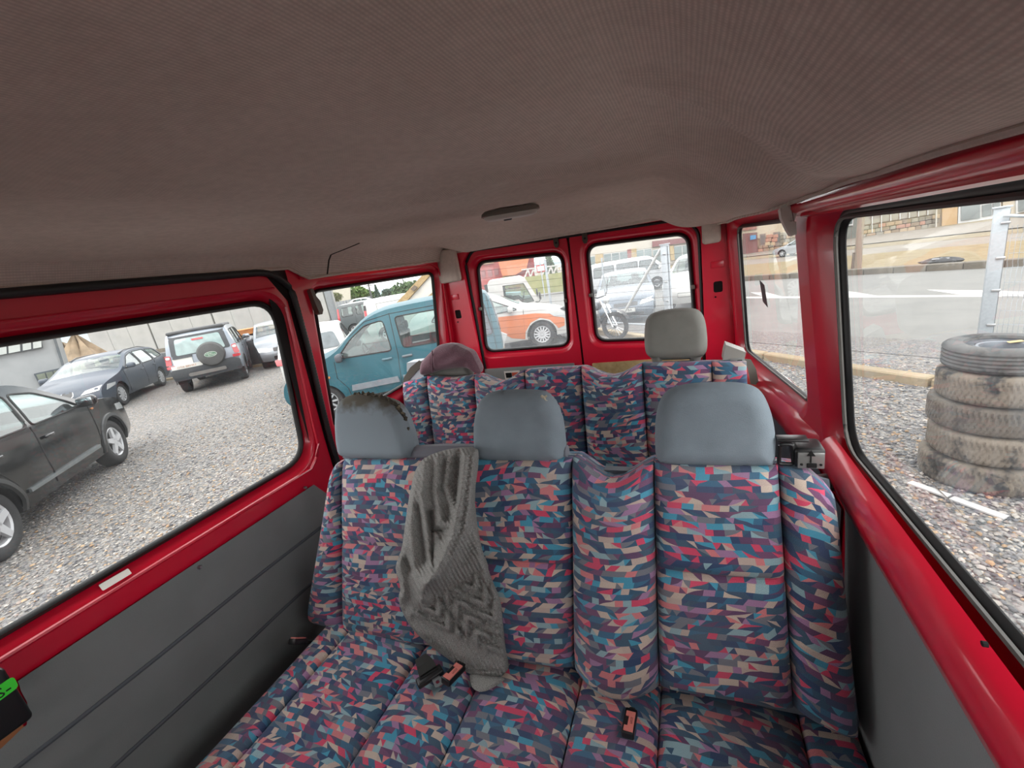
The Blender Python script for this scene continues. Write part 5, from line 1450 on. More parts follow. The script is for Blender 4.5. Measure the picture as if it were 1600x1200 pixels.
for sg in (-1, 1):
    s.end(rquad([(sg * .54, .90), (sg * .86, .93), (sg * .88, 1.08), (sg * .58, 1.06)], .03, 3), 'tail_lamp', LAMP_R, False, .02)
    s.side([(-1.95, .95), (-2.2, .93), (-2.17, 1.07), (-1.95, 1.08)], 'tail_lamp', LAMP_R, sg, .014)
s.end(rrect(-.42, .68, .42, .86, .02, 3), 'plate_recess', plain('recess_shadow_white', (206, 206, 202), .4), False, .012)
s.plate('1582 MX', .775, False)
# ------------------------------------------------------------------ dark wagon with a tall red tail lamp
pk = PZ(549, 497, .9)
DKG = paint('dark_green_grey_paint', (92, 100, 102), .35, .1)
s = Car('compact_van', 'dark grey-green wagon with a tall red tail lamp behind the white crossover', 'car', Vector((-14.9, 17.6, 0)), (.86, .50),
        [(2.0, .35), (2.1, .55), (2.0, .9), (1.5, 1.08), (.9, 1.15), (.35, 1.72), (-.1, 1.80), (-1.9, 1.80), (-2.05, 1.7), (-2.14, 1.1), (-2.15, .6), (-2.05, .38)],
        1.74, 1.82, 1.10, (1.33, -1.33), .32, DKG, [[(.85, 1.15), (.34, 1.62), (-.1, 1.68), (-.15, 1.15)], [(-.3, 1.15), (-.28, 1.66), (-1.0, 1.66), (-1.0, 1.15)], [(-1.2, 1.15), (-1.18, 1.66), (-1.8, 1.64), (-1.86, 1.15)]],
        ws=(.3, .95, 1.16), rg=(-2.2, -2.0, 1.15, 1.66), tumble=.12, sill=.32, end_taper=.04, scale=.87)
for sg in (-1, 1):
    s.side([(-1.98, .95), (-2.12, .95), (-2.04, 1.62), (-1.94, 1.62)], 'tail_lamp', LAMP_R, sg, .02)
    s.seam([(-.22, 1.12), (-.25, .5)], sg); s.seam([(-1.1, 1.6), (-1.1, .5)], sg)
MB().lathe([(.0001, .16), (.012, .14), (.018, 0)], 8, (-1.6, .0, 1.83), (0, 0, 1)).obj('roof_aerial', BLACK, s.root)
# ------------------------------------------------------------------ white delivery van behind the teal one
s = Car('delivery_van', 'white delivery van with a red upright tail lamp behind the teal van', 'car', Vector((-10.25, 14.3, 0)), (.85, .53),
        [(2.0, .35), (2.1, .55), (2.0, .9), (1.5, 1.1), (.9, 1.2), (.35, 1.82), (-.1, 1.90), (-1.9, 1.90), (-2.05, 1.82), (-2.12, 1.1), (-2.14, .6), (-2.05, .38)],
        1.72, 1.92, 1.10, (1.33, -1.33), .32, WHP, [[(.85, 1.2), (.34, 1.70), (-.1, 1.76), (-.15, 1.15)]], ws=(.3, .95, 1.2), tumble=.10, sill=.32, end_taper=.03, scale=.87)
for sg in (-1, 1):
    s.side([(-1.98, .9), (-2.11, .9), (-2.08, 1.5), (-1.98, 1.5)], 'tail_lamp', LAMP_R, sg, .02)
    s.side([(-1.97, 1.5), (-2.09, 1.5), (-2.05, 1.72), (-1.96, 1.72)], 'quarter_trim', BLACK, sg, .02)
    s.seam([(-.3, 1.75), (-.32, .5)], sg); s.seam([(-1.5, 1.72), (-1.52, .5)], sg); s.seam([(-.3, 1.72), (-1.5, 1.72)], sg)
for x in (-.6, -1.4): MB().box((x, .5, 1.94), (.22, .05, .03), bev=.01).obj('roof_mount', BLACK, s.root)
# ------------------------------------------------------------------ teal van beside the quarter window
TEAL = plain('faded_teal_paint', (2, 98, 114), .5, .0, .0, var=.12, nscale=2.5)
KS = .92
f = PZ(519, 652); hd = Vector((-.88, -.475, 0)).normalized(); lf = Vector((-hd.y, hd.x, 0))
a = PZ(535, 618, .47); b = PZ(690, 587, .47); hd = (a - b); hd.z = 0; hd.normalize(); lf = Vector((-hd.y, hd.x, 0))
WB = 2.60
c0 = Vector((f.x, f.y, 0)) - hd * WB / 2 * KS - lf * .79 * KS
s = Car('compact_van', 'teal compact passenger van with a grey rubbing strip parked behind the van', 'car', c0, hd,
        [(1.92, .30), (2.02, .46), (1.99, .70), (1.85, .86), (1.45, 1.02), (.95, 1.14), (.55, 1.50), (.18, 1.72), (-.3, 1.80), (-1.9, 1.80), (-2.02, 1.70), (-2.12, 1.0), (-2.10, .50), (-2.02, .34)],
        1.66, 1.82, 1.08, (1.30, -1.30), .295, TEAL,
        [[(.92, 1.06), (.62, 1.36), (.32, 1.56), (-.02, 1.60), (-.07, 1.03)], [(-.28, 1.04), (-.24, 1.62), (-1.02, 1.62), (-1.04, 1.03)], [(-1.26, .98), (-1.24, 1.64), (-1.90, 1.62), (-1.98, .98)]],
        ws=(.40, .98, 1.14), rg=(-2.1, -1.95, 1.05, 1.64), tumble=.12, sill=.28, arch=.05, end_taper=.06, alloy=plain('wheel_trim_silver', (196, 200, 204), .4, metal=.3), spokes=9,
        glassm=AUTO, tyre_w=.18, scale=KS)
s.end(rquad([(-.60, 1.0), (.60, 1.0), (.56, 1.64), (-.56, 1.64)], .06, 4), 'rear_window', plain('rear_glass_reflections', (66, 80, 98), .12, coat=.6, var=.6, nscale=16), False, .012)  # blurred reflections painted into the dark glass as mottling
s.seam([(-1.98, 1.7), (-2.0, .5)], 1)
for o_ in [c for c in s.root.children if c.name.startswith('side_window')][-2:]: o_.data.materials[0] = plain('quarter_glass_reflections', (58, 72, 90), .2, coat=.3, var=.6, nscale=16)  # same painted reflections on the rear quarter panes
for sd in (1, -1):
    s.seam([(.98, 1.02), (1.0, .72), (.86, .5), (.84, .32)], sd); s.seam([(-.16, 1.70), (-.16, .95), (-.10, .34)], sd); s.seam([(-1.18, 1.66), (-1.20, .34)], sd); s.seam([(.62, 1.42), (.3, 1.63), (-.16, 1.69), (-1.18, 1.70)], sd)
    s.side([(.80, .43), (.78, .54), (-.06, .54), (-.08, .43)], 'rubbing_strip', plain('rubbing_strip_grey', (136, 144, 152), .6), sd, .025)
    s.side([(-.16, .43), (-.16, .54), (-.96, .54), (-.96, .43)], 'rubbing_strip', plain('rubbing_strip_grey', (136, 144, 152), .6), sd, .025)
    s.handle(.05, .90, sd, plain('handle_grey_blue', (96, 130, 142), .5)); s.handle(-.32, .89, sd, plain('handle_grey', (118, 132, 138), .5))
    s.side(rrect(1.12, .74, 1.20, .78, .01, 2), 'side_repeater', LAMP_O, sd, .012)
    m = s.mirror(.84, 1.06, sd, plain('mirror_grey_plastic', (84, 88, 96), .65))
    s.side(chaikin([(1.94, .58), (1.62, .66), (1.6, .84), (1.85, .80)], 1, True), 'headlamp', LAMP_W, sd, .012)
st = MB()
for k in range(24):
    pass
ring = [Vector((.46 + .10 * math.sin(a) * .5, .36 + .19 * math.cos(a), 1.02 + .19 * math.sin(a))) for a in np.linspace(0, 2 * PI, 28, endpoint=False)]
st.tube(ring, .016, 6, closed=True).tube([Vector((.44, .36, 1.0)), Vector((.75, .36, .85))], .03, 6).box((.455, .36, 1.02), (.03, .30, .06), bev=.01)
st.obj('steering_wheel', BLACK, s.root)
MB().box((.35, 0, 1.52), (.02, .22, .06), bev=.01).obj('rear_view_mirror', BLACK, s.root)
# ------------------------------------------------------------------ orange and white hatchback
f = PZ(850, 542); hd = Vector((.93, .36, 0)).normalized(); rt = Vector((hd.y, -hd.x, 0))
ORG = plain('orange_livery', (240, 128, 50), .35, 0, .5, var=.03)
c0 = Vector((f.x, f.y, 0)) - hd * 1.28 - rt * .80
s = Car('hatchback', 'white hatchback with orange livery and a round door emblem behind the van', 'car', c0, hd,
        [(1.98, .26), (2.08, .42), (2.04, .62), (1.85, .78), (1.4, .90), (.85, .99), (.15, 1.40), (-.35, 1.47), (-1.2, 1.44), (-1.75, 1.20), (-1.95, .95), (-2.0, .5), (-1.92, .3)],
        1.74, 1.48, .96, (1.28, -1.28), .31, WHP, [[(.80, .99), (.14, 1.32), (-.3, 1.38), (-.36, .97)], [(-.46, .97), (-.42, 1.385), (-1.0, 1.36), (-1.3, 1.02)]], ws=(.12, .86, 1.0), rg=(-1.96, -1.5, .98, 1.38), sill=.24, spokes=14, arch=.05, tumble=.2)
for sd in (-1, 1):
    s.side([(1.86, .60), (1.70, .74), (1.2, .84), (.2, .90), (-.2, .88), (.2, .62), (.55, .34), (.86, .26), (.90, .45), (1.05, .64), (1.28, .72), (1.51, .64), (1.66, .45), (1.68, .40), (1.84, .44)], 'orange_panel', ORG, sd, .006)
    e = s.side([( -.02 + .23 * math.cos(a), .66 + .20 * math.sin(a)) for a in np.linspace(0, 2 * PI, 24, endpoint=False)], 'round_emblem', plain('emblem_cream', (240, 226, 206), .5), sd, .014)
    s.side([( -.02 + .13 * math.cos(a), .66 + .07 * math.sin(a)) for a in np.linspace(0, 2 * PI, 18, endpoint=False)], 'emblem_patch', ORG, sd, .020)
    s.seam([(.92, .96), (.88, .5)], sd); s.seam([(-.4, .96), (-.42, .35)], sd); s.mirror(.62, 1.0, sd, WHP); s.handle(-.25, .82, sd, WHP)
    s.side([(1.98, .60), (1.62, .70), (1.5, .80), (1.8, .76)], 'headlamp', LAMP_W, sd, .014)
# ------------------------------------------------------------------ small white lorry
hd = Vector((.93, .36, 0)).normalized(); rt = Vector((hd.y, -hd.x, 0))
p = PY(838, 470, 13.2)
lz = -.22
lo = Vector((p.x, p.y, lz))
lor = thing('lorry', 'small white lorry with a flat-fronted cab behind the orange and white hatchback', 'lorry', lo, math.atan2(hd.y, hd.x))
def lp(x, z, y): return Vector((x, y, z))
cab = [(0.0, .45), (.06, .80), (.02, 1.18), (-.26, 1.78), (-.42, 1.88), (-1.38, 1.90), (-1.45, 1.80), (-1.45, .45)]
wlo = [(-.10, 1.08), (-.34, 1.66), (-.98, 1.68), (-1.0, 1.22), (-.55, 1.22), (-.42, 1.06)]
m = MB()
for y in (-.82, .82): m.sheet(cab, [wlo], lambda x, z, y=y: Vector((x, y, z)), .2)
cc = resample(cab, .15, False)
m.loft([[Vector((x, y * .82, z)) for y in np.linspace(-1, 1, 7)] for x, z in cc[:6]], closed=False)
m.loft([[Vector((x, y * .82, z)) for y in np.linspace(-1, 1, 7)] for x, z in cc[10:]], closed=False)
m.obj('cab_shell', WHP, lor, angle=40)
MB().loft([[Vector((x - .004, y * .76, z)) for y in np.linspace(-1, 1, 5)] for x, z in cc[5:11]], closed=False).obj('windscreen', AUTO, lor)
for y in (-.815, .815):
    MB().sheet(wlo, [], lambda x, z, y=y: Vector((x, y, z)), .3).obj('side_window', AUTO, lor)
    MB().tube([Vector((x, y * 1.005, z)) for x, z in wlo], .014, 5, closed=True).obj('window_rubber', BLACK_M, lor)
    MB().box((.10, y * 1.22, 1.22), (.06, .12, .24), bev=.03).tube([Vector((-.05, y, 1.05)), Vector((.06, y * 1.1, 1.04)), Vector((.10, y * 1.22, 1.12))], .012, 6).obj('door_mirror', BLACK, lor)
    for x in (-.55, -2.9):
        w_ = MB().lathe([(.18, -.09), (.30, -.1), (.33, -.07), (.33, .07), (.30, .1), (.18, .09)], 22, (x, y * .9, .33), (0, 1, 0)).obj('wheel', TYRE, lor)
        MB().lathe([(.19, .06), (.12, .04), (.0001, .05)], 18, (x, y * .9, .33), (0, 1 if y > 0 else -1, 0)).obj('rim', STEEL, w_)
MB().box((-2.6, 0, .62), (2.4, 1.7, .10)).box((-1.55, 0, 1.1), (.05, 1.6, .8)).obj('load_bed', WHITE, lor)
MB().box((-1.52, -.5, 1.35), (.10, .14, .9), bev=.02).obj('exhaust_stack', BLACK_M, lor)
st = MB().tube([Vector((-.40 + .05 * math.sin(a), .40 + .19 * math.cos(a), 1.16 + .17 * math.sin(a))) for a in np.linspace(0, 2 * PI, 24, endpoint=False)], .016, 6, closed=True); st.obj('steering_wheel', BLACK, lor)
MB().box((-1.0, 0, .95), (.5, 1.4, .7), bev=.08).obj('seat', CABIN, lor)
# ------------------------------------------------------------------ blue-grey hatchback, minibus and white car behind the gate
hd = Vector((.16, -1, 0)).normalized()
rp = ray(1003, 500); pp = EYE + rp * (12.75 / rp.y)
s = Car('hatchback', 'blue-grey hatchback parked nose-on behind the wire gate', 'car', Vector((pp.x - .35, pp.y, 0)) - hd * 2.0, Vector((.12, -1, 0)).normalized(),
        [(1.9, .26), (2.02, .42), (1.98, .62), (1.8, .80), (1.35, .92), (.75, 1.05), (.1, 1.42), (-.4, 1.50), (-1.3, 1.48), (-1.8, 1.25), (-2.0, .95), (-2.02, .5), (-1.95, .3)],
        1.76, 1.51, .98, (1.26, -1.26), .31, paint('blue_grey_paint', (112, 126, 140), .25, .3), [[(.70, 1.03), (.1, 1.35), (-.32, 1.41), (-.38, 1.0)], [(-.46, 1.0), (-.42, 1.415), (-1.1, 1.39), (-1.35, 1.04)]], ws=(.08, .78, 1.06), rg=(-2, -1.6, 1.0, 1.4), sill=.24, zoff=tz(9.5))
for sg in (-1, 1):
    s.end([(sg * .40, .62), (sg * .80, .68), (sg * .80, .80), (sg * .46, .74)], 'headlamp', LAMP_W, True, .016); s.mirror(.58, 1.02, sg, TRIMB)
s.end(rrect(-.5, .32, .5, .42, .03, 3), 'lower_intake', BLACK, True, .012); s.end(rrect(-.34, .62, .34, .72, .03, 3), 'grille', BLACK, True, .012)
s.plate('0163 BA', .50, True)
pp = PZ(975, 452, 1.0)
s = Car('minibus', 'silver-white minibus with long dark windows behind the blue-grey hatchback', 'minibus', Vector((-3.3, 27.5, 0)), (1, .20),
        [(2.3, .35), (2.4, .6), (2.32, .95), (2.05, 1.12), (1.3, 1.85), (.9, 1.94), (-2.2, 1.94), (-2.32, 1.8), (-2.38, 1.0), (-2.36, .5), (-2.25, .36)],
        1.86, 1.95, 1.12, (1.45, -1.45), .33, plain('silver_white_paint', (214, 218, 222), .3, .1, .6), [[(1.75, 1.14), (1.2, 1.74), (.55, 1.76), (.5, 1.14)], [(.38, 1.14), (.40, 1.76), (-.8, 1.76), (-.8, 1.14)], [(-.95, 1.14), (-.95, 1.76), (-2.15, 1.74), (-2.2, 1.14)]],
        ws=(1.2, 2.05, 1.15), tumble=.12, sill=.30, end_taper=.05, glassm=AUTO_D, zoff=tz(18.6))
for sg in (-1, 1): s.seam([(.44, 1.8), (.44, .4)], sg); s.seam([(-.87, 1.8), (-.87, .4)], sg); s.mirror(1.6, 1.18, sg, WHP)
s = Car('hatchback', 'white car seen through the edge of the rear door window beside the gate post', 'car', Vector((.45, 17.2, 0)), Vector((-.25, -1, 0)).normalized(),
        [(2.0, .3), (2.1, .5), (2.05, .76), (1.9, .94), (1.0, 1.12), (.35, 1.62), (-.2, 1.74), (-1.6, 1.72), (-2.0, 1.6), (-2.1, 1.0), (-2.1, .5), (-2.0, .33)],
        1.80, 1.75, 1.08, (1.33, -1.33), .33, WHP, [[(.85, 1.12), (.3, 1.56), (-.1, 1.64), (-.15, 1.12)], [(-.25, 1.12), (-.2, 1.64), (-1.2, 1.62), (-1.3, 1.12)]], ws=(.3, .98, 1.13), sill=.28, zoff=tz(12))
for sg in (-1, 1): s.end([(sg * .46, .70), (sg * .82, .74), (sg * .82, .88), (sg * .52, .84)], 'headlamp', LAMP_W, True, .016); s.mirror(.7, 1.12, sg, WHP)
s.plate('', .56, True)
# ------------------------------------------------------------------ silver saloon across the road
a = PT(1218, 405.5)
s = Car('saloon_car', 'silver saloon parked before the stone building across the road', 'car', a + Vector((1.1, -.95, 0)) + Vector((.6, .7, 0)), Vector((-.755, .656, 0)),
        [(2.1, .26), (2.2, .42), (2.14, .62), (1.95, .76), (1.0, .92), (.3, 1.35), (-.3, 1.43), (-.9, 1.38), (-1.5, 1.0), (-2.1, .95), (-2.2, .6), (-2.12, .3)],
        1.74, 1.44, .92, (1.30, -1.30), .31, paint('silver_saloon_paint', (200, 206, 212), .25, .3), [[(.80, .93), (.24, 1.28), (-.25, 1.34), (-.3, .93)], [(-.38, .93), (-.34, 1.34), (-.85, 1.28), (-1.25, .95)]], ws=(.25, .98, .95), rg=(-1.5, -.9, .98, 1.36), sill=.24, tumble=.2)
s.root.location.z = a.z + .16; s.root.scale = (1.0,) * 3
for sd in (1, -1): s.seam([(-.34, .92), (-.36, .3)], sd); s.mirror(.68, .98, sd, SIL)
s.end(rrect(-.2, .5, .2, .6, .02, 2), 'grille', BLACK, True, .012)
# ------------------------------------------------------------------ white car far behind the yard wall
s = Car('hatchback', 'small white car far off beside the pale warehouse corner', 'car', Vector((-33, 37.5, 0)), (.84, .54),
        [(1.9, .3), (2.0, .5), (1.9, .75), (1.0, .98), (.25, 1.42), (-.3, 1.5), (-1.3, 1.48), (-1.9, 1.0), (-2.0, .5), (-1.9, .32)],
        1.72, 1.5, .96, (1.25, -1.25), .31, WHP, [[(.8, .98), (.2, 1.36), (-.25, 1.42), (-.3, .98)], [(-.4, .98), (-.35, 1.42), (-1.1, 1.40), (-1.3, 1.0)]], ws=(.2, .98, 1.0), seats=False)
# ================================================================== yard things
def slab(px, P0, N, t, name, mat, parent, off=0.0, smooth=False):
    """flat-fronted solid: the outline stands in the plane (P0, N), N towards the viewer, t thick"""
    lo = [PP(u, v, P0, N) + N * off for u, v in px]
    n = len(lo); vs = lo + [p - N * t for p in lo]
    return MB().add(vs, [tuple(range(n)), tuple(range(2 * n - 1, n - 1, -1))] + [(i, (i + 1) % n, n + (i + 1) % n, n + i) for i in range(n)]).obj(name, mat, parent, smooth=smooth, fix=True)
def bars(pts, r, name, mat, parent, P0=None, N=None, kind=None, sq=False):
    m = MB()
    for a, b in pts: m.tube([a, b], r, 4 if sq else 6)
    o = m.obj(name, mat, parent)
    if kind: o['kind'] = kind
    return o
# ---- the stack of old tyres
base = PZ(1530, 775); dv = Vector((base.x, base.y, 0)).normalized()
TC = base + dv * .315
def tyre_mesh(R, W, treads, name, flat=.0, nseg=216):
    prof = [(-.36, .60), (-.46, .64), (-.5, .74), (-.49, .86), (-.45, .94), (-.38, .985), (-.30, 1.0), (-.22, 1.0), (-.15, 1.0), (-.08, 1.0), (0, 1.0), (.08, 1.0), (.15, 1.0), (.22, 1.0), (.30, 1.0), (.38, .985), (.45, .94), (.49, .86), (.5, .74), (.46, .64), (.36, .60), (.34, .70), (.38, .82), (.30, .92), (0, .94), (-.30, .92), (-.38, .82), (-.34, .70)]
    vs = []; n = len(prof)
    for k in range(nseg):
        A = 2 * PI * k / nseg
        for i, (h, r) in enumerate(prof):
            rr = r * R
            if 4 <= i <= 16:
                if treads:
                    ph = A * treads / (2 * PI) + abs(h) * 2.6 + (.5 if h > 0 else 0)
                    g = ph - math.floor(ph)
                    d = .008 * (1 if g < .30 else 0)
                    if abs(h) < .03: d = .002
                    if i in (4, 16): d *= .5
                else:
                    d = .005 if i in (7, 9, 11, 13) else (.0015 if int(A * 30) % 2 and i in (5, 15) else 0)
                rr -= d
            vs.append((rr * math.cos(A), rr * math.sin(A), h * W))
    fs = [(k * n + i, ((k + 1) % nseg) * n + i, ((k + 1) % nseg) * n + (i + 1) % n, k * n + (i + 1) % n) for k in range(nseg) for i in range(n)]
    m = MB().add(vs, fs); return m.mesh(name, None, True, 40)
def tyre_mat(name, dust, dark, seed):
    T = NT(name); co = T.n('Mapping', Vector=T.coord(), Location=(seed, seed * 2, 0)).outputs[0]
    a = T.noise(4.5, 5, .6, co).outputs[0]; b = T.noise(16, 4, .6, co).outputs[0]
    c = T.ramp(T.math('ADD', T.math('MULTIPLY', a, .75), T.math('MULTIPLY', b, .25)), [(.40, lin(dark)), (.47, lin(dust)), (.6, lin(tuple(min(255, x + 14) for x in dust)))])
    T.bsdf(Base__Color=c, Roughness=.9); return T.m
hs = 0.0
spec = [(.325, .205, 70, 'bottom tyre of the stack, dusty with arrow tread'), (.318, .205, 66, 'second tyre from the ground, dusty with dark bare patches'), (.315, .20, 72, 'middle tyre of the stack, evenly brown with dust'),
        (.305, .205, 66, 'fourth tyre from the ground, dusty with a dark scraped band'), (.280, .165, 0, 'topmost tyre of the stack, narrow and mounted on a grey steel rim')]
for k, (R, W, tr, lb) in enumerate(spec):
    me = tyre_mesh(R, W, tr, 'tyre_tread')
    me.materials.append(tyre_mat('tyre_dust_%d' % k, [(130, 120, 106), (134, 124, 110), (112, 104, 94), (136, 126, 112), (100, 100, 99)][k], [(62, 58, 54), (50, 48, 47), (84, 78, 72), (48, 47, 46), (58, 60, 60)][k], k * 1.7))
    loc = TC + Vector(((-.008, .012, -.004, .010, .004)[k], (.01, -.008, .006, -.012, .0)[k], 0))
    if k < 4:
        o = bpy.data.objects.new('tyre', me); COL.objects.link(o)
        o.location = (loc.x, loc.y, hs + W / 2); o.rotation_euler = (.012 * (k % 2), -.015 * ((k + 1) % 2), k * 1.3)
        tag(o, lb, 'tyre', 'stack of old tyres')
    else:
        r = thing('tyre', lb, 'tyre', (loc.x, loc.y, hs + W / 2), 0, 'stack of old tyres')
        o = bpy.data.objects.new('tread_and_wall', me); COL.objects.link(o); o.parent = r
        RIM = plain('rim_grey_steel', (150, 156, 164), .45, metal=.3)
        m = MB().lathe([(.198, .062), (.190, .072), (.182, .060), (.176, .030), (.150, .028), (.138, .036), (.120, .052), (.108, .050), (.100, .02), (.095, -.05), (.0001, -.05)], 40, (0, 0, 0))
        rim = m.obj('steel_rim', RIM, r, angle=40)
        for j in range(16):
            A = 2 * PI * j / 16
            MB().lathe([(.0001, .0015), (.013, .001), (.013, -.01)], 10, (.150 * math.cos(A), .150 * math.sin(A), .0325), (0, 0, 1)).obj('vent_hole', DARKHOLE, rim)
        MB().prism(rquad([(-.035, -.018), (.035, -.022), (.038, .018), (-.03, .022)], .01), lambda a, b, h: Vector((.085 + a, .06 + b, .055 + h + a * .1)), 0, .002).obj('yellow_tag', plain('yellow_tag', (222, 196, 130), .6), rim)
    hs += W
# ---- white lath and a bent wire on the gravel
a, b = PZ(1420, 756), PZ(1572, 812); d = (b - a).normalized(); w = Vector((-d.y, d.x, 0))
la = thing('lath', 'white painted lath lying cracked on the gravel before the tyres', 'board', tuple((a + b) / 2))
L = (b - a).length
MB().box((0, 0, .012), (L * .52, .055, .014), frame((0, 0, 0), d, w), bev=.002).obj('long_piece', WHITE, la).location = d * (L * .24)
MB().box((0, 0, .012), (L * .44, .055, .014), frame((0, 0, 0), (d + w * .03), w), bev=.002).obj('broken_piece', WHITE, la).location = d * (-L * .27) + Vector((0, 0, .004))
wr_ = MB().tube([PZ(1413, 722, .05), PZ(1450, 750, .03), PZ(1480, 778, .03), PZ(1500, 800, .04)], .003, 5).obj('bent_wire', plain('rusty_wire', (110, 96, 84), .6), None)
tag(wr_, 'thin bent wire lying across the white lath on the gravel', 'wire')
# ---- gate posts and wire fence
def post(px_mid, width, y_hint, vt, label, rot):
    p = PT(*px_mid)
    t = thing('fence_post', label, 'post', (p.x, p.y, p.z), rot)
    top = PP(vt[0], vt[1], Vector((p.x, p.y, 0)), Vector((-p.x, -p.y, 0)).normalized()).z - p.z
    MB().box((0, 0, top / 2), (width, width, top), bev=.008).obj('shaft', GALV, t)
    MB().box((0, 0, top + .01), (width * 1.25, width * 1.25, .02), bev=.004).obj('cap_plate', GALV, t)
    MB().box((0, 0, .02), (width * 1.7, width * 1.7, .03), bev=.004).obj('foot_plate', GALV, t)
    for z in (.25, .75, 1.2, top - .2):
        if z < top: MB().box((width * .30, -width * .55, z), (.09, .03, .035), bev=.006).obj('clip', STEEL, t)
    MB().box((width * .5 + .006, 0, top / 2), (.01, .02, top * .96)).obj('weld_seam', plain('weld_shadow', (110, 120, 128), .6), t)
    return t, p, top
ra = math.atan2(ED.y, ED.x)
ps1, pp1, top1 = post((1537, 532), .145, 0, (1571, 324), 'thick galvanised gate post standing behind the stack of tyres', ra + .35)
ps2, pp2, top2 = post((1047, 517), .14, 0, (1040, 382), 'galvanised gate post seen through the rear door window', ra)
def wire_panel(p0, p1, h, label, gap=.05):
    d = (p1 - p0); L = d.length; d.normalize(); nrm = Vector((-d.y, d.x, 0))
    t = thing('wire_fence_panel', label, 'fence', tuple(p0))
    m = MB()
    folds_ = [.10, h * .38, h * .66, h - .10]
    def bend(z): return sum(.035 * max(0, 1 - abs(z - f) / .055) for f in folds_)
    zz = sorted(set([.04, h] + [f + e for f in folds_ for e in (-.055, 0, .055)]))
    k = 0
    while k * gap < L:
        m.tube([d * (k * gap) + nrm * bend(z) + Vector((0, 0, z)) for z in zz], .0028, 4); k += 1
    vw = m.obj('upright_wires', GALV, t); vw['kind'] = 'stuff'
    z = .05
    while z < h:
        MB().tube([nrm * bend(z) + Vector((0, 0, z)), d * L + nrm * bend(z) + Vector((0, 0, z))], .0032, 4).obj('cross_wire', GALV, t); z += .2
    return t
wire_panel(pp1 + ED * .12, pp1 + ED * 2.4, 1.62, 'welded wire fence panel fixed to the gate post behind the tyres')
bar = MB().tube([pp1 + Vector((-.03, -.12, top1 - .10)), pp1 + ED * 1.1 + Vector((0, -.12, top1 - .34))], .022, 8).obj('brace_bar', GALV, None)
tag(bar, 'round steel brace running down from the gate post behind the tyres', 'bar')
gate = thing('gate_leaf', 'wire mesh gate leaf with a diagonal tube behind the rear door', 'gate', tuple(pp2))
g0 = Vector((-.1, 0, 0)); gd = -ED; gl_len = 2.3
for k, (a, b) in enumerate(((0.05, 1.35), )):
    pass
zt = top2 - .08
m = MB()
for k in range(int(gl_len / .05)): m.tube([gd * (.12 + k * .05) + Vector((0, 0, .12)), gd * (.12 + k * .05) + Vector((0, 0, zt))], .0028, 4)
o = m.obj('upright_wires', GALV, gate); o['kind'] = 'stuff'
for z in np.arange(.15, zt, .2): MB().tube([gd * .1 + Vector((0, 0, z)), gd * gl_len + Vector((0, 0, z))], .003, 4).obj('cross_wire', GALV, gate)
MB().tube([gd * .12 + Vector((0, -.05, zt)), gd * 1.55 + Vector((0, -.05, .45))], .034, 8).obj('diagonal_tube', WHITE, gate)
for a, b in (((.1, .12), (.1, zt)), ((gl_len, .12), (gl_len, zt)), ((.1, .12), (gl_len, .12))):
    MB().tube([gd * a[0] + Vector((0, 0, a[1])), gd * b[0] + Vector((0, 0, b[1]))], .025, 6).obj('frame_tube', GALV, gate)
p3 = PT(864, 498)
t3 = thing('fence_post', 'slim pale fence post seen through the left rear door window', 'post', (p3.x, p3.y, p3.z))
MB().tube([(0, 0, 0), (0, 0, 2.25)], .05, 8).obj('shaft', GALV, t3); MB().lathe([(.0001, .04), (.05, .03), (.06, 0)], 10, (0, 0, 2.25)).obj('cap', GALV, t3)
# ---- motorcycle by the gate
mp = PT(922, 532); mc = thing('motorcycle', 'black motorcycle with a raised round mirror before the wire gate', 'motorcycle', (mp.x, mp.y, mp.z), math.radians(-18))
for x in (.68, -.68):
    w_ = MB().lathe([(.24, -.045), (.29, -.05), (.32, -.02), (.32, .02), (.29, .05), (.24, .045)], 26, (x, 0, .32), (0, 1, 0)).obj('wheel', TYRE, mc)
    sp_ = MB()
    for k in range(16):
        A = 2 * PI * k / 16; sp_.tube([(x, 0, .32), (x + .24 * math.cos(A), 0, .32 + .24 * math.sin(A))], .005, 4)
    sp_.lathe([(.03, -.05), (.05, 0), (.03, .05)], 10, (x, 0, .32), (0, 1, 0)); sp_.obj('spokes', STEEL, w_)
    MB().loft([[Vector((x + .36 * math.cos(a), y, .34 + .36 * math.sin(a))) for a in np.linspace(.4, 2.6, 12)] for y in (-.07, 0, .07)], closed=False).obj('mudguard', BLACK, mc)
for y in (-.09, .09): MB().tube([(.68, y, .32), (.42, y, .95)], .022, 8).obj('fork_leg', CHROME, mc)
MB().box((.12, 0, .80), (.50, .26, .20), bev=.08, seg=3).obj('tank', plain('tank_grey', (88, 92, 100), .3, coat=.5), mc)
MB().box((-.36, 0, .80), (.62, .24, .10), bev=.04).obj('saddle', BLACK_M, mc)
MB().box((.05, 0, .45), (.42, .28, .34), bev=.05).obj('engine', plain('engine_grey', (96, 98, 102), .5, metal=.4), mc)
MB().tube([(.36, -.36, 1.05), (.42, -.18, 1.0), (.42, .18, 1.0), (.36, .36, 1.05)], .016, 8).obj('handlebar', BLACK, mc)
MB().lathe([(.0001, .10), (.08, .07), (.09, 0), (.0001, -.03)], 14, (.50, 0, .92), (1, 0, 0)).obj('headlamp', LAMP_W, mc)
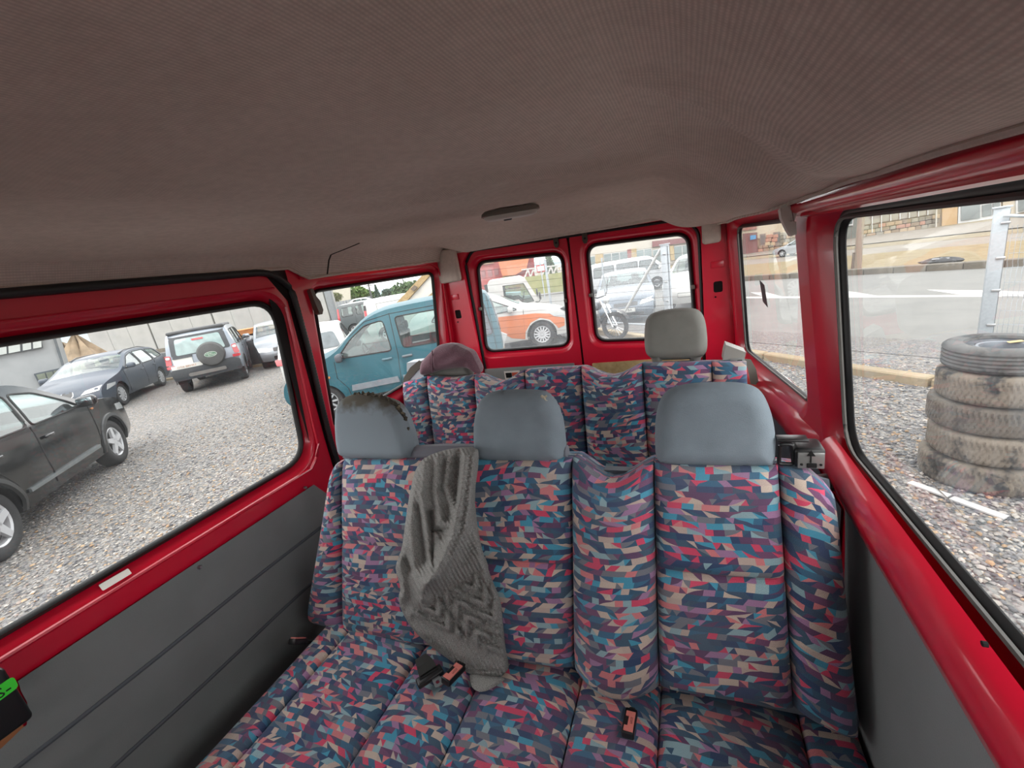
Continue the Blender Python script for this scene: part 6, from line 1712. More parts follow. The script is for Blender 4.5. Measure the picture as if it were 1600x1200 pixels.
for y in (-.34, .34):
    mi = MB().tube([(.38, y, 1.05), (.40, y * 1.15, 1.30)], .008, 6).obj('mirror_stalk', BLACK, mc)
    MB().lathe([(.0001, .012), (.06, .010), (.065, -.01), (.0001, -.02)], 14, (.40, y * 1.17, 1.36), (-.6, -.7 * (1 if y > 0 else 1), .1)).obj('mirror_head', plain('mirror_pale', (214, 218, 222), .1), mi)
MB().tube([(-.05, .16, .3), (-.8, .18, .38)], .04, 8).obj('silencer', BLACK, mc)
# ---- white board at the tail of the teal van
q = PZ(780, 566)
wbd = thing('board', 'white board leaning by the tail of the teal van', 'board', (q.x, q.y, 0), -.3)
MB().box((0, 0, .40), (.42, .03, .62), Matrix.Rotation(.35, 3, 'Y') @ Matrix.Rotation(-.25, 3, 'X'), bev=.004).obj('sheet', WHITE, wbd)
MB().box((0, .05, .40), (.40, .03, .05), Matrix.Rotation(.35, 3, 'Y') @ Matrix.Rotation(-.25, 3, 'X')).obj('batten', plain('raw_batten', (196, 170, 130), .7), wbd)
# ---- tilted tipper tailboard behind the teal van
P0 = Vector((0, 11.9, 0)); N = Vector((.25, -1, .1)).normalized()
ti = thing('tipper_body', 'white tilted tipper body with timber edge rails behind the teal van', 'trailer', tuple(PP(640, 470, P0, N)))
def tslab(px, t, name, mat, off=0.0):
    o = slab(px, P0, N, t, name, mat, ti, off); o.data.transform(Matrix.Translation(-ti.location)); return o
tslab([(612, 492), (690, 410), (735, 410), (735, 520), (640, 520)], .06, 'floor_sheet', plain('tipper_white', (230, 226, 216), .5, var=.05, nscale=4))
tslab([(607, 488), (684, 405), (694, 407), (618, 491)], .14, 'timber_rail', patch('old_timber', [(.3, (172, 142, 92)), (.7, (204, 178, 132))], 14, .85), .06)
tslab([(652, 478), (700, 436), (706, 439), (660, 480)], .10, 'timber_rail', patch('old_timber_dark', [(.3, (150, 128, 92)), (.7, (186, 166, 130))], 14, .85), .03)
tslab([(602, 487), (613, 480), (622, 489), (612, 495)], .12, 'corner_shoe', plain('dark_corner_shoe', (84, 76, 70), .6), .10)
tslab([(644, 452), (650, 446), (655, 449), (649, 455)], .04, 'rail_strap', plain('strap_brown', (110, 92, 74), .6), .14)
legp = PP(640, 500, P0, N)
MB().tube([Vector((0, 0, 0)), Vector((.2, .6, -legp.z - .3))], .06, 8).obj('prop', STEEL, ti)
# ================================================================== left side: sheds, walls, trees
def tag2(o, l, c, g=None): tag(o, l, c, g); return o
A = PZ(150, 567); B = PZ(514, 506)
dAB = (B - A); dAB.z = 0; dAB.normalize(); NW = Vector((dAB.y, -dAB.x, 0))
if NW.dot(-A) < 0: NW = -NW
wh = thing('warehouse', 'long pale warehouse of concrete wall panels beyond the cars', 'building', (A.x, A.y, 0))
WALLP = patch('cast_concrete_panel', [(.3, (186, 186, 182)), (.7, (204, 203, 198))], .9, .9, 6, .1, .01)
cuts = [(136, 520), (232, 505), (330, 487), (418, 470), (505, 452)]
edges_w = [PP(u, v, A, NW) for u, v in cuts]
for i in range(len(edges_w) - 1):
    a = edges_w[i]; b = edges_w[i + 1]; L = (b - a).dot(dAB) - .14
    m = MB().box((0, 0, 0), (L, .22, 9.0), frame((0, 0, 0), dAB, -NW), bev=.03, seg=1)
    o = m.obj('wall_panel', WALLP, wh); o.location = Vector((a.x, a.y, 0)) + dAB * (L / 2 + .07) - Vector((A.x, A.y, 0)) + Vector((0, 0, 4.55))
    for f in (.33, .66):
        MB().box((0, 0, 0), (.03, .03, 8.8), frame((0, 0, 0), dAB, -NW)).obj('panel_rib', plain('panel_rib', (186, 186, 182), .9), o).location = dAB * (L * (f - .5)) + NW * .115
m = MB().box((0, 0, 0), ((edges_w[-1] - edges_w[0]).length, .1, 9), frame((0, 0, 0), dAB, -NW)).obj('joint_backing', plain('joint_dark', (60, 64, 66), .9), wh)
m.location = (edges_w[-1] + edges_w[0]) / 2 - Vector((A.x, A.y, 0)) - NW * .2; m.location.z = 4.5
e = edges_w[-1]; MB().box((0, 0, 4.5), (.5, .35, 9.0), frame((0, 0, 0), dAB, -NW), bev=.03).obj('corner_pilaster', plain('pilaster_grey', (156, 162, 166), .8), wh).location = Vector((e.x, e.y, 0)) + dAB * .3 - Vector((A.x, A.y, 0))
em = (edges_w[0] + edges_w[-1]) / 2
MB().box((0, 0, 4.4), ((edges_w[-1] - edges_w[0]).length - .4, 1.6, 8.7), frame((0, 0, 0), dAB, -NW)).obj('roof_block', WALLP, wh).location = Vector((em.x - A.x, em.y - A.y, 0)) - NW * 1.2
MB().box((0, 0, .15), ((B - A).length * .99, .5, .3), frame((0, 0, 0), dAB, -NW)).obj('plinth', CONC, wh).location = (edges_w[-1] + edges_w[0]) / 2 - Vector((A.x, A.y, 0)) + NW * .25 - Vector((0, 0, (edges_w[-1].z + edges_w[0].z) / 2))
# grey office block with strip windows
A2 = PZ(112, 612); N2 = Vector((.93, -.37, 0)).normalized()
ob = thing('office_block', 'grey rendered office block with dark framed windows at the far side', 'building', (A2.x, A2.y, 0))
def obs(px, t, name, mat, off=0.0, par=None):
    o = slab(px, A2, N2, t, name, mat, ob if par is None else par, off); o.data.transform(Matrix.Translation(-Vector((A2.x, A2.y, 0)))); return o
REND = patch('grey_render', [(.3, (172, 176, 178)), (.7, (190, 193, 194))], 1.2, .9, 6, .1, .01)
c_ = [(-120, 480), (68, 480), (112, 615), (-120, 660)]
hole = [(-60, 556), (66, 535), (69, 543), (-60, 566)]
obs(c_, 8, 'wall', REND)
obs([(80, 520), (84, 519), (114, 612), (110, 614)], .3, 'corner_strip', plain('corner_strip_dark', (96, 104, 110), .6), .08)
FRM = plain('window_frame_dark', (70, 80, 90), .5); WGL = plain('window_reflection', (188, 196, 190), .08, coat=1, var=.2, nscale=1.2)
fw = obs([(-80, 530), (64, 530), (67.5, 543.5), (-80, 569)], .3, 'window', FRM, .12)
for k, (u0, u1) in enumerate(((-12, 10), (13, 31), (35, 48), (51, 64))):
    obs([(u0, 555 - u0 * .16 - 30), (u1, 555 - u1 * .16 - 30), (u1 + 1.4, 554.5 - u1 * .19), (u0 + 1.4, 554.5 - u0 * .19)], .1, 'pane', WGL, .16, fw).data.transform(Matrix.Translation((0, 0, 0)))
fw = obs([(53, 584), (93, 575), (99, 592), (63, 604)], .3, 'window', FRM, .12)
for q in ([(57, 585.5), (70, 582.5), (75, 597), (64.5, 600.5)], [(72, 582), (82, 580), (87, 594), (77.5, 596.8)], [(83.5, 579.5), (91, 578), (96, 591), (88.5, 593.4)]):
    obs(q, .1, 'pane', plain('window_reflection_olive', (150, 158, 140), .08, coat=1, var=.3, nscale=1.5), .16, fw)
# earth heaps and a blue-edged shed roof between the buildings
P0 = PZ(121, 586); N = Vector((.93, -.37, 0)).normalized()
dp = thing('earth_heap', 'heap of brown earth and stone between the warehouse and the office block', 'heap', (P0.x, P0.y, 0))
def heap(a, b, cx, r, h, sd): 
    A_ = 2 * PI * a; k = b
    z = h * (1 - k) ** 1.1 * (1 + .15 * math.sin(7 * A_ + sd)) if k < 1 else 0
    return Vector((cx + r * k * math.cos(A_) * (1 + .1 * math.sin(5 * A_ + sd)), r * k * math.sin(A_), z))
EARTH = patch('brown_earth', [(.3, (148, 120, 96)), (.5, (196, 176, 152)), (.7, (210, 196, 174))], .8, .95, 6, .4, .05)
MB().grid(30, 10, lambda a, b: heap(a, b, 0, 3.6, 1.9, 1), closed_u=True).obj('earth', EARTH, dp)
MB().grid(24, 8, lambda a, b: heap(a, b, 1.8, 2.2, 2.3, 2), closed_u=True).obj('rubble', plain('rubble_tan', (188, 166, 138), .95, var=.3, nscale=2), dp)
sh_ = thing('shed_roof', 'distant white shed with a blue roof edge between the buildings', 'building', (-80, 33, 0))
P0 = Vector((-80, 33, 0))
for px, mt, nm, of in (([(84, 548), (150, 545), (155, 575), (84, 590)], plain('shed_white', (228, 230, 228), .7), 'wall', 0), ([(88, 541), (116, 545), (122, 548), (123, 553), (113, 553), (108, 548), (88, 544)], plain('shed_blue', (92, 100, 160), .6), 'roof_edge', .4)):
    o = slab(px, P0, N, 2, nm, mt, sh_, of); o.data.transform(Matrix.Translation(-P0))
# dark panel fence behind the parked cars
a = PZ(262, 593); b = PZ(470, 561); d = (b - a); L = d.length; d.normalize(); nn = Vector((-d.y, d.x, 0))
a = a - d * 2.0; L += 2
df = thing('panel_fence', 'dark grey sheet fence behind the estate car and the silver off-roader', 'fence', tuple(a))
FP = plain('dark_fence_sheet', (98, 102, 106), .7, var=.12, nscale=5)
k = 0
while k * 1.25 < L:
    o = MB().box((0, 0, .54), (1.19, .05, 1.0), frame((0, 0, 0), d, nn), bev=.01, seg=1).obj('fence_panel', FP, df); o.location = d * (k * 1.25 + .62)
    o = MB().box((0, -.03, .54), (.07, .08, 1.08), frame((0, 0, 0), d, nn), bev=.008, seg=1).obj('fence_upright', plain('fence_upright_grey', (128, 134, 138), .6), df); o.location = d * (k * 1.25)
    k += 1
# sand-coloured ledge with the fence foot
kb2 = struct('kerb'); MB().box((0, 0, .03), (L, .25, .10), frame((0, 0, 0), d, nn)).obj('kerb_run', KERBY, kb2).location = a + d * (L / 2) - nn * .25 * (1 if nn.dot(a) > 0 else -1)
# stack under an orange sheet, and a pale curved canopy beside it
P0 = PZ(398, 560) + Vector((-1.6, 1.0, 0)); N = Vector((.85, -.53, 0)).normalized()
tk = thing('covered_stack', 'stack of boards under an orange sheet behind the silver off-roader', 'stack', (P0.x, P0.y, 0))
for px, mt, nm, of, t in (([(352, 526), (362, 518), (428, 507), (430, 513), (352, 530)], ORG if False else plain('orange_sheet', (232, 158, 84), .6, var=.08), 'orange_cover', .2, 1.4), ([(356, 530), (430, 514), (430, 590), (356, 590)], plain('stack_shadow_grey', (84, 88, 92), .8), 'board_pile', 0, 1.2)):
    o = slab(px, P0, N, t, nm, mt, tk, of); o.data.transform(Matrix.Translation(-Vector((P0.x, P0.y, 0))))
for k in range(5):
    o = slab([(352, 528.4 - k * 1.9 + k * .1), (428 - k * 1, 512.5 - k * 1.3), (428 - k * 1, 511.4 - k * 1.3), (353 + k * 2, 526.9 - k * 1.9)], P0, N, .1, 'sheet_fold', plain('orange_sheet_dark', (206, 132, 66), .6), tk, .24); o.data.transform(Matrix.Translation(-Vector((P0.x, P0.y, 0))))
cn = thing('curved_canopy', 'pale curved canopy with a dark side beside the orange covered stack', 'canopy', (P0.x + .6, P0.y - .9, 0))
P1 = P0 + Vector((.6, -.9, 0))
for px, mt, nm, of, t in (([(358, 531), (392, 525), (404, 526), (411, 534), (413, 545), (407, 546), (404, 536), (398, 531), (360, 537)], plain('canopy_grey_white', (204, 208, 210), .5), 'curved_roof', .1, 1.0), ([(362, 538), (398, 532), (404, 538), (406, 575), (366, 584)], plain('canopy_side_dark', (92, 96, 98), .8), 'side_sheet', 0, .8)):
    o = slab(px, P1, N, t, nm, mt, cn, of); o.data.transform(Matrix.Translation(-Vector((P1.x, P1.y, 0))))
# patch of grass with its yellow kerb
gp_ = [PZ(*p) for p in ((388, 576), (418, 553), (470, 548), (476, 562), (430, 566))]
gr = MB().add([p + Vector((0, 0, .03)) for p in gp_] + [p - Vector((0, 0, .05)) for p in gp_], [(0, 1, 2, 3, 4)] + [(i, (i + 1) % 5, 5 + (i + 1) % 5, 5 + i) for i in range(5)]).obj('grass_patch', patch('fresh_grass', [(.3, (118, 160, 74)), (.7, (162, 192, 104))], 6, .95, 6, .5, .04), None, smooth=False, fix=True)
tag(gr, 'patch of fresh green grass behind the silver off-roader', 'grass', kind='stuff')
a_, b_ = PZ(386, 576), PZ(418, 552)
for k in range(6):
    o = MB().box((0, 0, .06), ((b_ - a_).length / 6 - .03, .14, .14), frame((0, 0, 0), b_ - a_, (0, 0, 1)) if False else frame((0, 0, 0), (b_ - a_), Vector((-(b_ - a_).y, (b_ - a_).x, 0))), bev=.01, seg=1).obj('kerb_stone', KERBY, kb2); o.location = a_ + (b_ - a_) * ((k + .5) / 6)
# grey board fence, cream house, trees, poles
P0 = Vector((-38, 42, 0)); N = Vector((.67, -.74, 0)).normalized()
bf = thing('board_fence', 'tall grey sheet fence in front of the distant trees', 'fence', tuple(P0))
for k in range(14):
    u0 = 509 + k * 5; u1 = u0 + 4.6
    o = slab([(u0, 474.5 - (u0 - 509) * .17), (u1, 474.5 - (u1 - 509) * .17), (u1 + 1, 486 - (u1 - 509) * .17), (u0 + 1, 486 - (u0 - 509) * .17)], P0, N, .1, 'fence_sheet', plain('fence_sheet_grey', (176, 182, 186), .8), bf, .02 * (k % 2)); o.data.transform(Matrix.Translation(-P0))
P0 = Vector((-50, 58, 0))
hs_ = thing('house', 'cream rendered house behind the grey fence', 'house', tuple(P0))
for px, mt, nm, of, t in (([(500, 448), (546, 440), (548, 476), (503, 482)], plain('cream_render', (232, 226, 206), .8), 'wall', 0, 6), ([(498, 449), (547, 440.5), (547, 438), (520, 440), (498, 446)], plain('roof_grey', (168, 160, 150), .8), 'roof', .3, 7)):
    o = slab(px, P0, N, t, nm, mt, hs_, of); o.data.transform(Matrix.Translation(-P0))
def tree(base, h, r, mat, label, seed, conifer=False, n=1500, group='distant trees'):
    rg = np.random.default_rng(seed)
    t = thing('tree', label, 'tree', tuple(base), 0, group)
    MB().tube([(0, 0, 0), (.1, 0, h * .35), (0, .1, h * .75)], [r * .07, r * .05, r * .02], 7).obj('trunk', plain('tree_bark', (104, 92, 78), .9), t)
    C = rg.normal(0, 1, (9, 3)); C = C / np.linalg.norm(C, axis=1)[:, None] * rg.uniform(.3, .75, (9, 1)) * np.array([r, r, h * .30]) + np.array([0, 0, h * .64])
    vs = []; fs = []
    for k in range(n):
        if conifer:
            z = rg.uniform(.12, 1); rad = r * (1 - z) * rg.uniform(.5, 1.1); A = rg.uniform(0, 2 * PI); p = np.array([rad * math.cos(A), rad * math.sin(A), z * h])
        else:
            c = C[rg.integers(9)]; d = rg.normal(0, 1, 3); d /= np.linalg.norm(d); p = c + d * np.array([r * .5, r * .5, h * .2]) * rg.uniform(.75, 1.08)
        s = r * .10; q = rg.normal(0, 1, (3, 3)) * s
        o = len(vs); vs += [p + q[0], p + q[1], p + q[2]]; fs.append((o, o + 1, o + 2))
    MB().add(vs, fs).obj('crown', mat, t, smooth=False)
    return t
LV = [patch('leaf_green_%d' % k, [(.3, a), (.7, b)], .8, .9, 3, 0) for k, (a, b) in enumerate((((86, 122, 62), (142, 172, 92)), ((74, 104, 66), (116, 142, 92)), ((64, 90, 74), (96, 120, 96)), ((108, 118, 74), (150, 154, 104))))]
def at(u, v, D):
    d = ray(u, v); d2 = Vector((d.x, d.y, 0)).length
    return EYE + d * (D / d2)
for (u, vb, vt, D, wpx, m_, lb, con) in ((524, 476, 456, 60, 20, 3, 'low olive bush before the cream house', False), (566, 479, 444, 92, 32, 0, 'bright green tree rising beside the cream house', False), (594, 478, 444, 74, 16, 2, 'slim dark conifer between the green trees', True),
                                        (612, 476, 446, 80, 24, 2, 'dark rounded tree right of the conifer', False), (640, 470, 440, 72, 40, 1, 'wide green tree behind the tipper body', False), (580, 478, 452, 96, 22, 1, 'mid green tree behind the utility pole', False), (663, 462, 438, 90, 24, 1, 'small tree at the edge of the tipper body', False)):
    b = at(u, vb, D); t_ = at(u, vt, D); h = t_.z - b.z + 0
    base = Vector((b.x, b.y, min(b.z, 0.5) if False else b.z - .5))
    tree(base, h + .5, D * wpx / 650 / 2 * 1.05, LV[m_], lb, int(u), con)
for (u, vt, vb, D, lb) in ((585, 441, 482, 55, 'thin dark utility pole before the green trees'), (637, 435, 470, 85, 'thin lamp post between the trees and the tipper body')):
    b = at(u, vb, D); t_ = at(u - 3, vt, D)
    o = thing('utility_pole', lb, 'pole', (b.x, b.y, 0))
    MB().tube([(0, 0, -.5), (0, 0, t_.z)], [.14, .10], 7).obj('shaft', plain('pole_grey', (112, 112, 110), .8), o)
    MB().box((0, 0, t_.z - .3), (1.2, .1, .1)).obj('cross_arm', plain('pole_grey_dark', (96, 96, 94), .8), o)
hl_ = struct('hills')
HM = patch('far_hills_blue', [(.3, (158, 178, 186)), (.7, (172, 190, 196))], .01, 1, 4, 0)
def ridge(a, b):
    A_ = math.radians(60 + 120 * a); R = 700 - 300 * (1 - b)
    hh = (14 + 10 * math.sin(a * 17) + 7 * math.sin(a * 41 + 1) + 3 * math.sin(a * 90)) * b - 6
    return Vector((R * math.cos(A_), R * math.sin(A_), hh))
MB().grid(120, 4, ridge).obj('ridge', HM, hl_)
# ================================================================== rear: orange works, balustrade, factory
P0 = Vector((-22, 55, -1)); N = Vector((.35, -1, 0)).normalized()
ow = thing('works_building', 'red works building with a big orange hopper seen through the left rear window', 'building', tuple(P0))
for px, mt, nm, of, t in (([(735, 412), (782, 406), (795, 452), (740, 460)], plain('works_red', (196, 78, 70), .8, var=.1), 'red_wall', 0, 6), ([(735, 409), (771, 404), (772, 411), (735, 416)], plain('works_tan', (214, 176, 140), .8), 'tan_parapet', .3, 6),
                          ([(779, 408), (827, 401), (823, 419), (806, 429), (786, 431)], plain('hopper_orange', (240, 138, 80), .6, var=.05), 'orange_hopper', 1.2, 6), ([(824, 402), (834, 400), (836, 430), (806, 434), (806, 429), (823, 419)], plain('works_maroon', (172, 70, 72), .8), 'maroon_tower', .6, 5),
                          ([(786, 431), (836, 428), (838, 445), (780, 452)], plain('works_ochre', (204, 186, 120), .8), 'ochre_base', .2, 5)):
    o = slab(px, P0, N, t, nm, mt, ow, of); o.data.transform(Matrix.Translation(-P0))
for k in range(4):
    o = slab([(742 + k * 10, 424 - k * 1.3), (748 + k * 10, 423 - k * 1.3), (749 + k * 10, 433 - k * 1.3), (743 + k * 10, 434 - k * 1.3)], P0, N, .2, 'window', plain('works_window', (150, 70, 66), .3), ow, .15); o.data.transform(Matrix.Translation(-P0))
P0 = Vector((-11, 33, -1)); N = Vector((.5, -.86, 0)).normalized()
bl_ = thing('balustrade', 'white zigzag concrete balustrade on the green bank behind the lorry', 'balustrade', tuple(P0))
for k in range(9):
    u = 820 + k * 9
    for a, b in (((u, 434 - k * 1.1), (u + 5, 421 - k * 1.1)), ((u + 5, 421 - k * 1.1), (u + 9, 433 - k * 1.1))):
        o = slab([(a[0] - 1.1, a[1]), (a[0] + 1.1, a[1]), (b[0] + 1.1, b[1]), (b[0] - 1.1, b[1])], P0, N, .15, 'slanted_baluster', plain('balustrade_white', (228, 224, 216), .8), bl_); o.data.transform(Matrix.Translation(-P0))
o = slab([(815, 420.5), (905, 409.5), (905, 411.5), (815, 422.5)], P0, N, .2, 'top_rail', plain('balustrade_white', (228, 224, 216), .8), bl_, .03); o.data.transform(Matrix.Translation(-P0))
o = slab([(815, 434), (905, 422), (912, 452), (815, 462)], P0, N, .5, 'green_bank', patch('bank_grass', [(.3, (150, 158, 92)), (.7, (188, 184, 122))], 1.5, .95, 6, .4, .05), bl_, .06); o.data.transform(Matrix.Translation(-P0))
tree(at(860, 424, 45) - Vector((0, 0, 1)), 3.2, .9, LV[1], 'small dark tree above the zigzag balustrade', 31, True)
b = at(848, 440, 30)
sg_ = thing('road_sign', 'white and red road sign on a thin post beyond the fence', 'sign', (b.x, b.y, -1))
MB().tube([(0, 0, 0), (0, 0, 3.2)], .04, 6).obj('post', GALV, sg_)
zz = at(848, 419, 30).z + 1
MB().box((0, 0, zz), (.62, .03, .5), bev=.01).obj('red_border', plain('sign_red', (210, 60, 56), .5), sg_); MB().box((0, -.02, zz), (.5, .03, .34)).obj('white_field', WHITE, sg_)
P0 = Vector((-2, 62, -1)); N = Vector((.15, -1, 0)).normalized()
fc = thing('factory', 'old factory with white window frames and brick piers behind the minibus', 'building', tuple(P0))
def fs_(px, t, nm, mt, of=0.0, par=None):
    o = slab(px, P0, N, t, nm, mt, fc if par is None else par, of); o.data.transform(Matrix.Translation(-P0)); return o
PALE = plain('pale_plaster', (224, 218, 206), .85, var=.06, nscale=.3); BRY = plain('yellow_brick', (208, 186, 140), .85, var=.12, nscale=2); BRR = plain('red_brick', (176, 110, 104), .85, var=.1, nscale=2)
FG = plain('factory_glass', (150, 168, 168), .1, coat=.6, var=.2, nscale=.5)
fs_([(905, 372), (1095, 342), (1100, 450), (905, 470)], 6, 'wall', PALE)
fs_([(1019, 377), (1074, 371), (1074, 379), (1019, 386)], .5, 'maroon_fascia', plain('fascia_maroon', (152, 98, 98), .8), .3)
for nm, mt, px in (('pier', BRY, [(930, 398), (942, 396), (944, 436), (932, 438)]), ('pier', BRR, [(980, 390), (986, 389), (988, 414), (982, 415)]), ('pier', BRY, [(986, 389), (994, 388), (996, 413), (988, 414)]), ('pier', BRY, [(1046, 384), (1052, 383), (1054, 406), (1048, 407)])):
    p_ = fs_(px, .4, nm, mt, .25)
def fwin(u0, u1, v0, v1, nu, nv, sl=-.13):
    f = lambda u, v: (u, v + sl * (u - u0))
    w_ = fs_([f(u0, v0), f(u1, v0), f(u1 + 1, v1), f(u0 + 1, v1)], .2, 'window', WHITE, .12)
    for i in range(nu):
        for j in range(nv):
            a = u0 + (u1 - u0) * i / nu + .7; b = u0 + (u1 - u0) * (i + 1) / nu - .7; c = v0 + (v1 - v0) * j / nv + .7; d = v0 + (v1 - v0) * (j + 1) / nv - .7
            fs_([f(a, c), f(b, c), f(b + .5, d), f(a + .5, d)], .05, 'pane', FG, .16, w_)
fwin(920, 930, 401, 432, 1, 3); fwin(943, 980, 397, 422, 3, 2); fwin(994, 1018, 391, 413, 2, 1); fwin(1020, 1045, 391, 410, 2, 2); fwin(1053, 1078, 385, 406, 2, 1)
# ================================================================== right: old stone building, pole and debris across the road
A = PT(1165, 399); B = PT(1600, 336)
A.z = -1.2; dB = Vector((B.x - A.x, B.y - A.y, 0)).normalized(); NB = Vector((dB.y, -dB.x, 0))
if NB.dot(-A) < 0: NB = -NB
P0 = Vector((A.x, A.y, -1.2))
sb = thing('stone_building', 'long old building of stone and plaster with white framed windows across the road', 'building', tuple(P0))
def ss(px, t, nm, mt, of=0.0, par=None):
    o = slab(px, P0, NB, t, nm, mt, sb if par is None else par, of); o.data.transform(Matrix.Translation(-P0)); return o
MORT = patch('old_mortar', [(.3, (168, 150, 128)), (.7, (196, 178, 152))], .5, .95, 6, .2, .05)
BF = patch('weathered_plaster', [(.3, (206, 188, 160)), (.7, (226, 212, 190))], .4, .9, 6, .2, .05)
ss([(1100, 350), (1640, 250), (1640, 332), (1100, 412)], 6, 'wall', MORT)
ss([(1120, 340), (1262, 320), (1262, 366), (1120, 378)], .3, 'plaster_band', BF, .12)
ss([(1160, 365), (1183, 363), (1184, 399), (1161, 402)], .3, 'plank_door', plain('door_brown', (134, 92, 88), .8), .2)
ss([(1172, 368), (1181, 367), (1181, 373), (1172, 375)], .1, 'blue_plate', plain('plate_blue', (70, 160, 214), .5), .5)
ss([(1156, 352), (1182, 350), (1182, 358), (1156, 361)], .2, 'roof_tiles', plain('tile_red', (168, 112, 98), .8), .3)
for px in ([(1187, 366), (1196, 365), (1197, 383), (1188, 384)], [(1208, 363), (1219, 362), (1220, 380), (1209, 381)]):
    w_ = ss(px, .3, 'window', plain('boarded_window', (142, 134, 124), .7), .14)
    (u0, v0), (u1, v1) = px[0], px[2]
    ss([(u0 + 2, v0 + 2), (u1 - 3, v0 + 2), (u1 - 3, v1 - 3), (u0 + 2, v1 - 2)], .1, 'pane', plain('dusty_pane', (112, 112, 108), .3), .2, w_)
ss([(1313, 341), (1345, 337), (1345, 372), (1313, 376)], .3, 'grey_bay', plain('grey_stone', (138, 140, 132), .9, var=.15, nscale=1), .14)
w_ = ss([(1316, 338), (1332, 336), (1332, 352), (1316, 354)], .2, 'window', WHITE, .3)
for k in range(2): ss([(1317.5 + k * 7.5, 341 - k), (1323 + k * 7.5, 340 - k), (1323 + k * 7.5, 350.5 - k), (1317.5 + k * 7.5, 351.5 - k)], .1, 'pane', plain('dark_pane', (96, 108, 108), .15, coat=.5), .36, w_)
w_ = ss([(1346, 336), (1462, 318), (1462, 334), (1346, 353)], .2, 'window', plain('salmon_sill', (196, 160, 142), .8), .1)
for k in range(8):
    u = 1347 + k * 14.4; v = 336 - k * 2.25
    ss([(u + 1, v), (u + 13, v - 2), (u + 13, v + 13.5), (u + 1, v + 15.5)], .1, 'pane', plain('milky_pane', (178, 170, 156), .25, var=.2, nscale=.6), .16, w_)
    ss([(u - .4, v - 1), (u + .9, v - 1), (u + .9, v + (16 if k not in (1, 2) else 30)), (u - .4, v + (16 if k not in (1, 2) else 30))], .12, 'glazing_bar', WHITE, .3, w_)
ss([(1459, 318), (1461, 318), (1460, 368), (1458, 368)], .15, 'downpipe', plain('downpipe_white', (224, 218, 206), .6), .6)
ss([(1472, 300), (1496, 298), (1494, 356), (1470, 360)], .4, 'ochre_pier', patch('ochre_plaster', [(.3, (206, 166, 112)), (.7, (220, 186, 140))], .5, .9), .2)
w_ = ss([(1497, 312), (1562, 303), (1562, 344), (1495, 357)], .3, 'window', WHITE, .2)
for q in ([(1500, 323), (1529, 319), (1529, 341), (1500, 345)], [(1533, 321), (1547, 318), (1547, 336.5), (1533, 339)], [(1549.5, 318), (1560, 316), (1560, 334), (1549.5, 336)], [(1500, 313), (1529, 309), (1529, 316), (1500, 320)], [(1533, 309), (1560, 305), (1560, 313), (1533, 317)]):
    ss(q, .1, 'pane', plain('big_pane', (158, 166, 166), .12, coat=.5, var=.2, nscale=.5), .3, w_)
ss([(1566, 300), (1640, 290), (1640, 330), (1566, 343)], .3, 'plaster_band', BF, .12)
w_ = ss([(1585, 308), (1640, 298), (1640, 322), (1585, 334)], .3, 'window', WHITE, .3)
ss([(1588, 311), (1608, 308), (1608, 327), (1588, 331)], .1, 'pane', plain('big_pane', (158, 166, 166), .12, coat=.5, var=.2, nscale=.5), .4, w_)
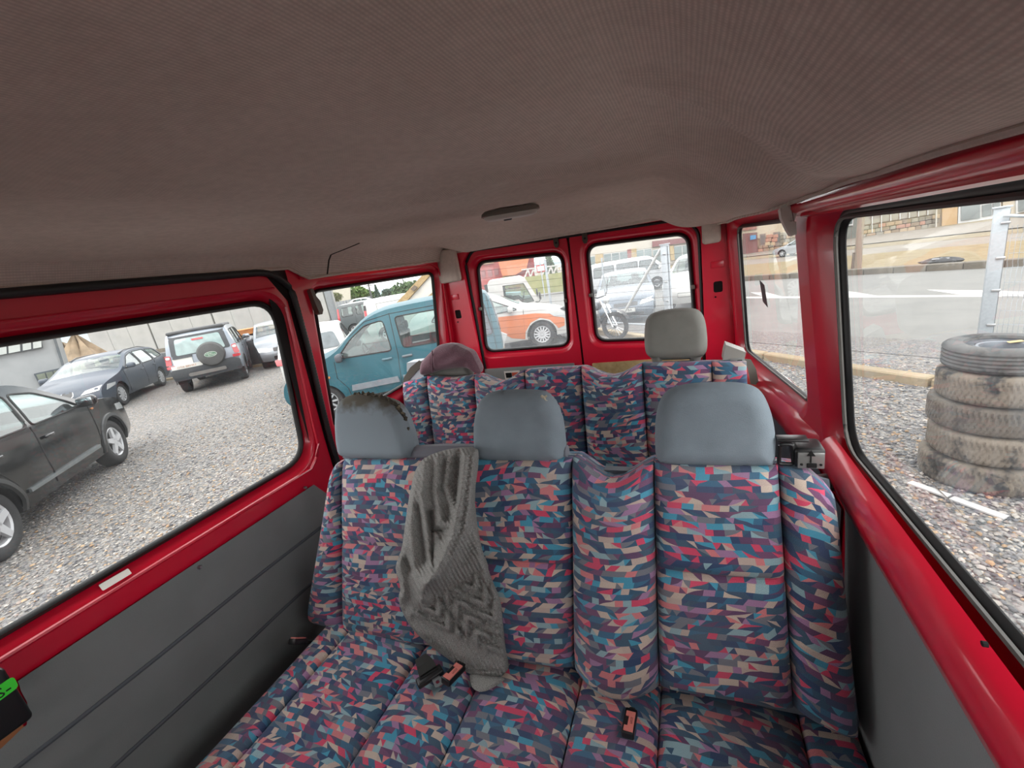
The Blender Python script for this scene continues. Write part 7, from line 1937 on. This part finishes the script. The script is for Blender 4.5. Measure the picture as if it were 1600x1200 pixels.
# rubble masonry: every stone a block of its own
rgs = random.Random(21)
STN = [plain('stone_%d' % k, c, .9, var=.12, nscale=2) for k, c in enumerate(((190, 162, 132), (164, 142, 118), (206, 182, 150), (150, 140, 126), (198, 150, 128), (176, 168, 152)))]
smes = [MB().box((0, 0, 0), (1, 1, 1), bev=.12, seg=1).mesh('stone', m_) for m_ in STN]
def masonry(u0, u1, top, bot, rows, stones_u):
    for j in range(rows):
        u = u0 + rgs.uniform(-3, 0)
        while u < u1:
            w = stones_u * rgs.uniform(.7, 1.4); a = (j + .5) / rows
            uc = u + w / 2; v = top(uc) * (1 - a) + bot(uc) * a
            c = PP(uc, v, P0, NB); e = PP(uc + w / 2, v, P0, NB); f = PP(uc, v + (bot(uc) - top(uc)) / rows / 2, P0, NB)
            o = bpy.data.objects.new('stone', smes[rgs.randrange(len(smes))]); COL.objects.link(o); o.parent = sb
            W_ = (e - c).length * 2 * .93; H_ = abs(f.z - c.z) * 2 * .9
            o.matrix_local = Matrix.Translation(c - P0 + NB * .10) @ frame((0, 0, 0), dB, (0, 0, 1)) @ Matrix.Diagonal((W_, H_, .25 + rgs.uniform(0, .08), 1))
            u += w
masonry(1347, 1458, lambda u: 354 - (u - 1346) * .16, lambda u: 379 - (u - 1346) * .15, 4, 11)
masonry(1186, 1250, lambda u: 384 - (u - 1186) * .14, lambda u: 399 - (u - 1186) * .14, 3, 9)
masonry(1197, 1208, lambda u: 366, lambda u: 384, 3, 8); masonry(1220, 1250, lambda u: 363 - (u - 1220) * .1, lambda u: 380 - (u - 1220) * .12, 3, 9)
b = PT(1339, 426); t_ = PP(1347, 320, b, Vector((-b.x, -b.y, 0)).normalized())
po = thing('utility_pole', 'leaning concrete pole on the grass verge across the road', 'pole', tuple(b))
MB().tube([Vector((0, 0, -.1)), (t_ - b) * .5, (t_ - b) * 2.2], [.15, .135, .10], 10).obj('shaft', plain('pole_concrete', (176, 158, 142), .9, var=.08), po)
MB().tube([Vector((-.18, 0, 0)), Vector((-.14, 0, .9))], .06, 8).obj('stub', plain('pole_stub', (128, 112, 100), .9), po)
b = PT(1467, 419)
de = thing('scrap_bundle', 'black crumpled scrap lying on the far grass verge', 'scrap', tuple(b + Vector((0, 0, .16))), ra)
rg = np.random.default_rng(4)
MB().grid(30, 10, lambda a, b_: Vector((.62 * math.cos(2 * PI * a) * math.sin(PI * b_) * (1 + .15 * math.sin(5 * 2 * PI * a)), .25 * math.sin(2 * PI * a) * math.sin(PI * b_), .10 + .12 * math.cos(PI * b_) * (1 + .4 * math.sin(8 * a * PI)))), closed_u=True).obj('black_sheet', plain('scrap_black', (42, 42, 46), .4, var=.3, nscale=9), de, angle=25)
MB().box((.05, -.1, .2), (.5, .12, .04), Matrix.Rotation(.3, 3, 'X'), bev=.01).obj('pale_strip', plain('scrap_grey', (150, 150, 154), .5), de)
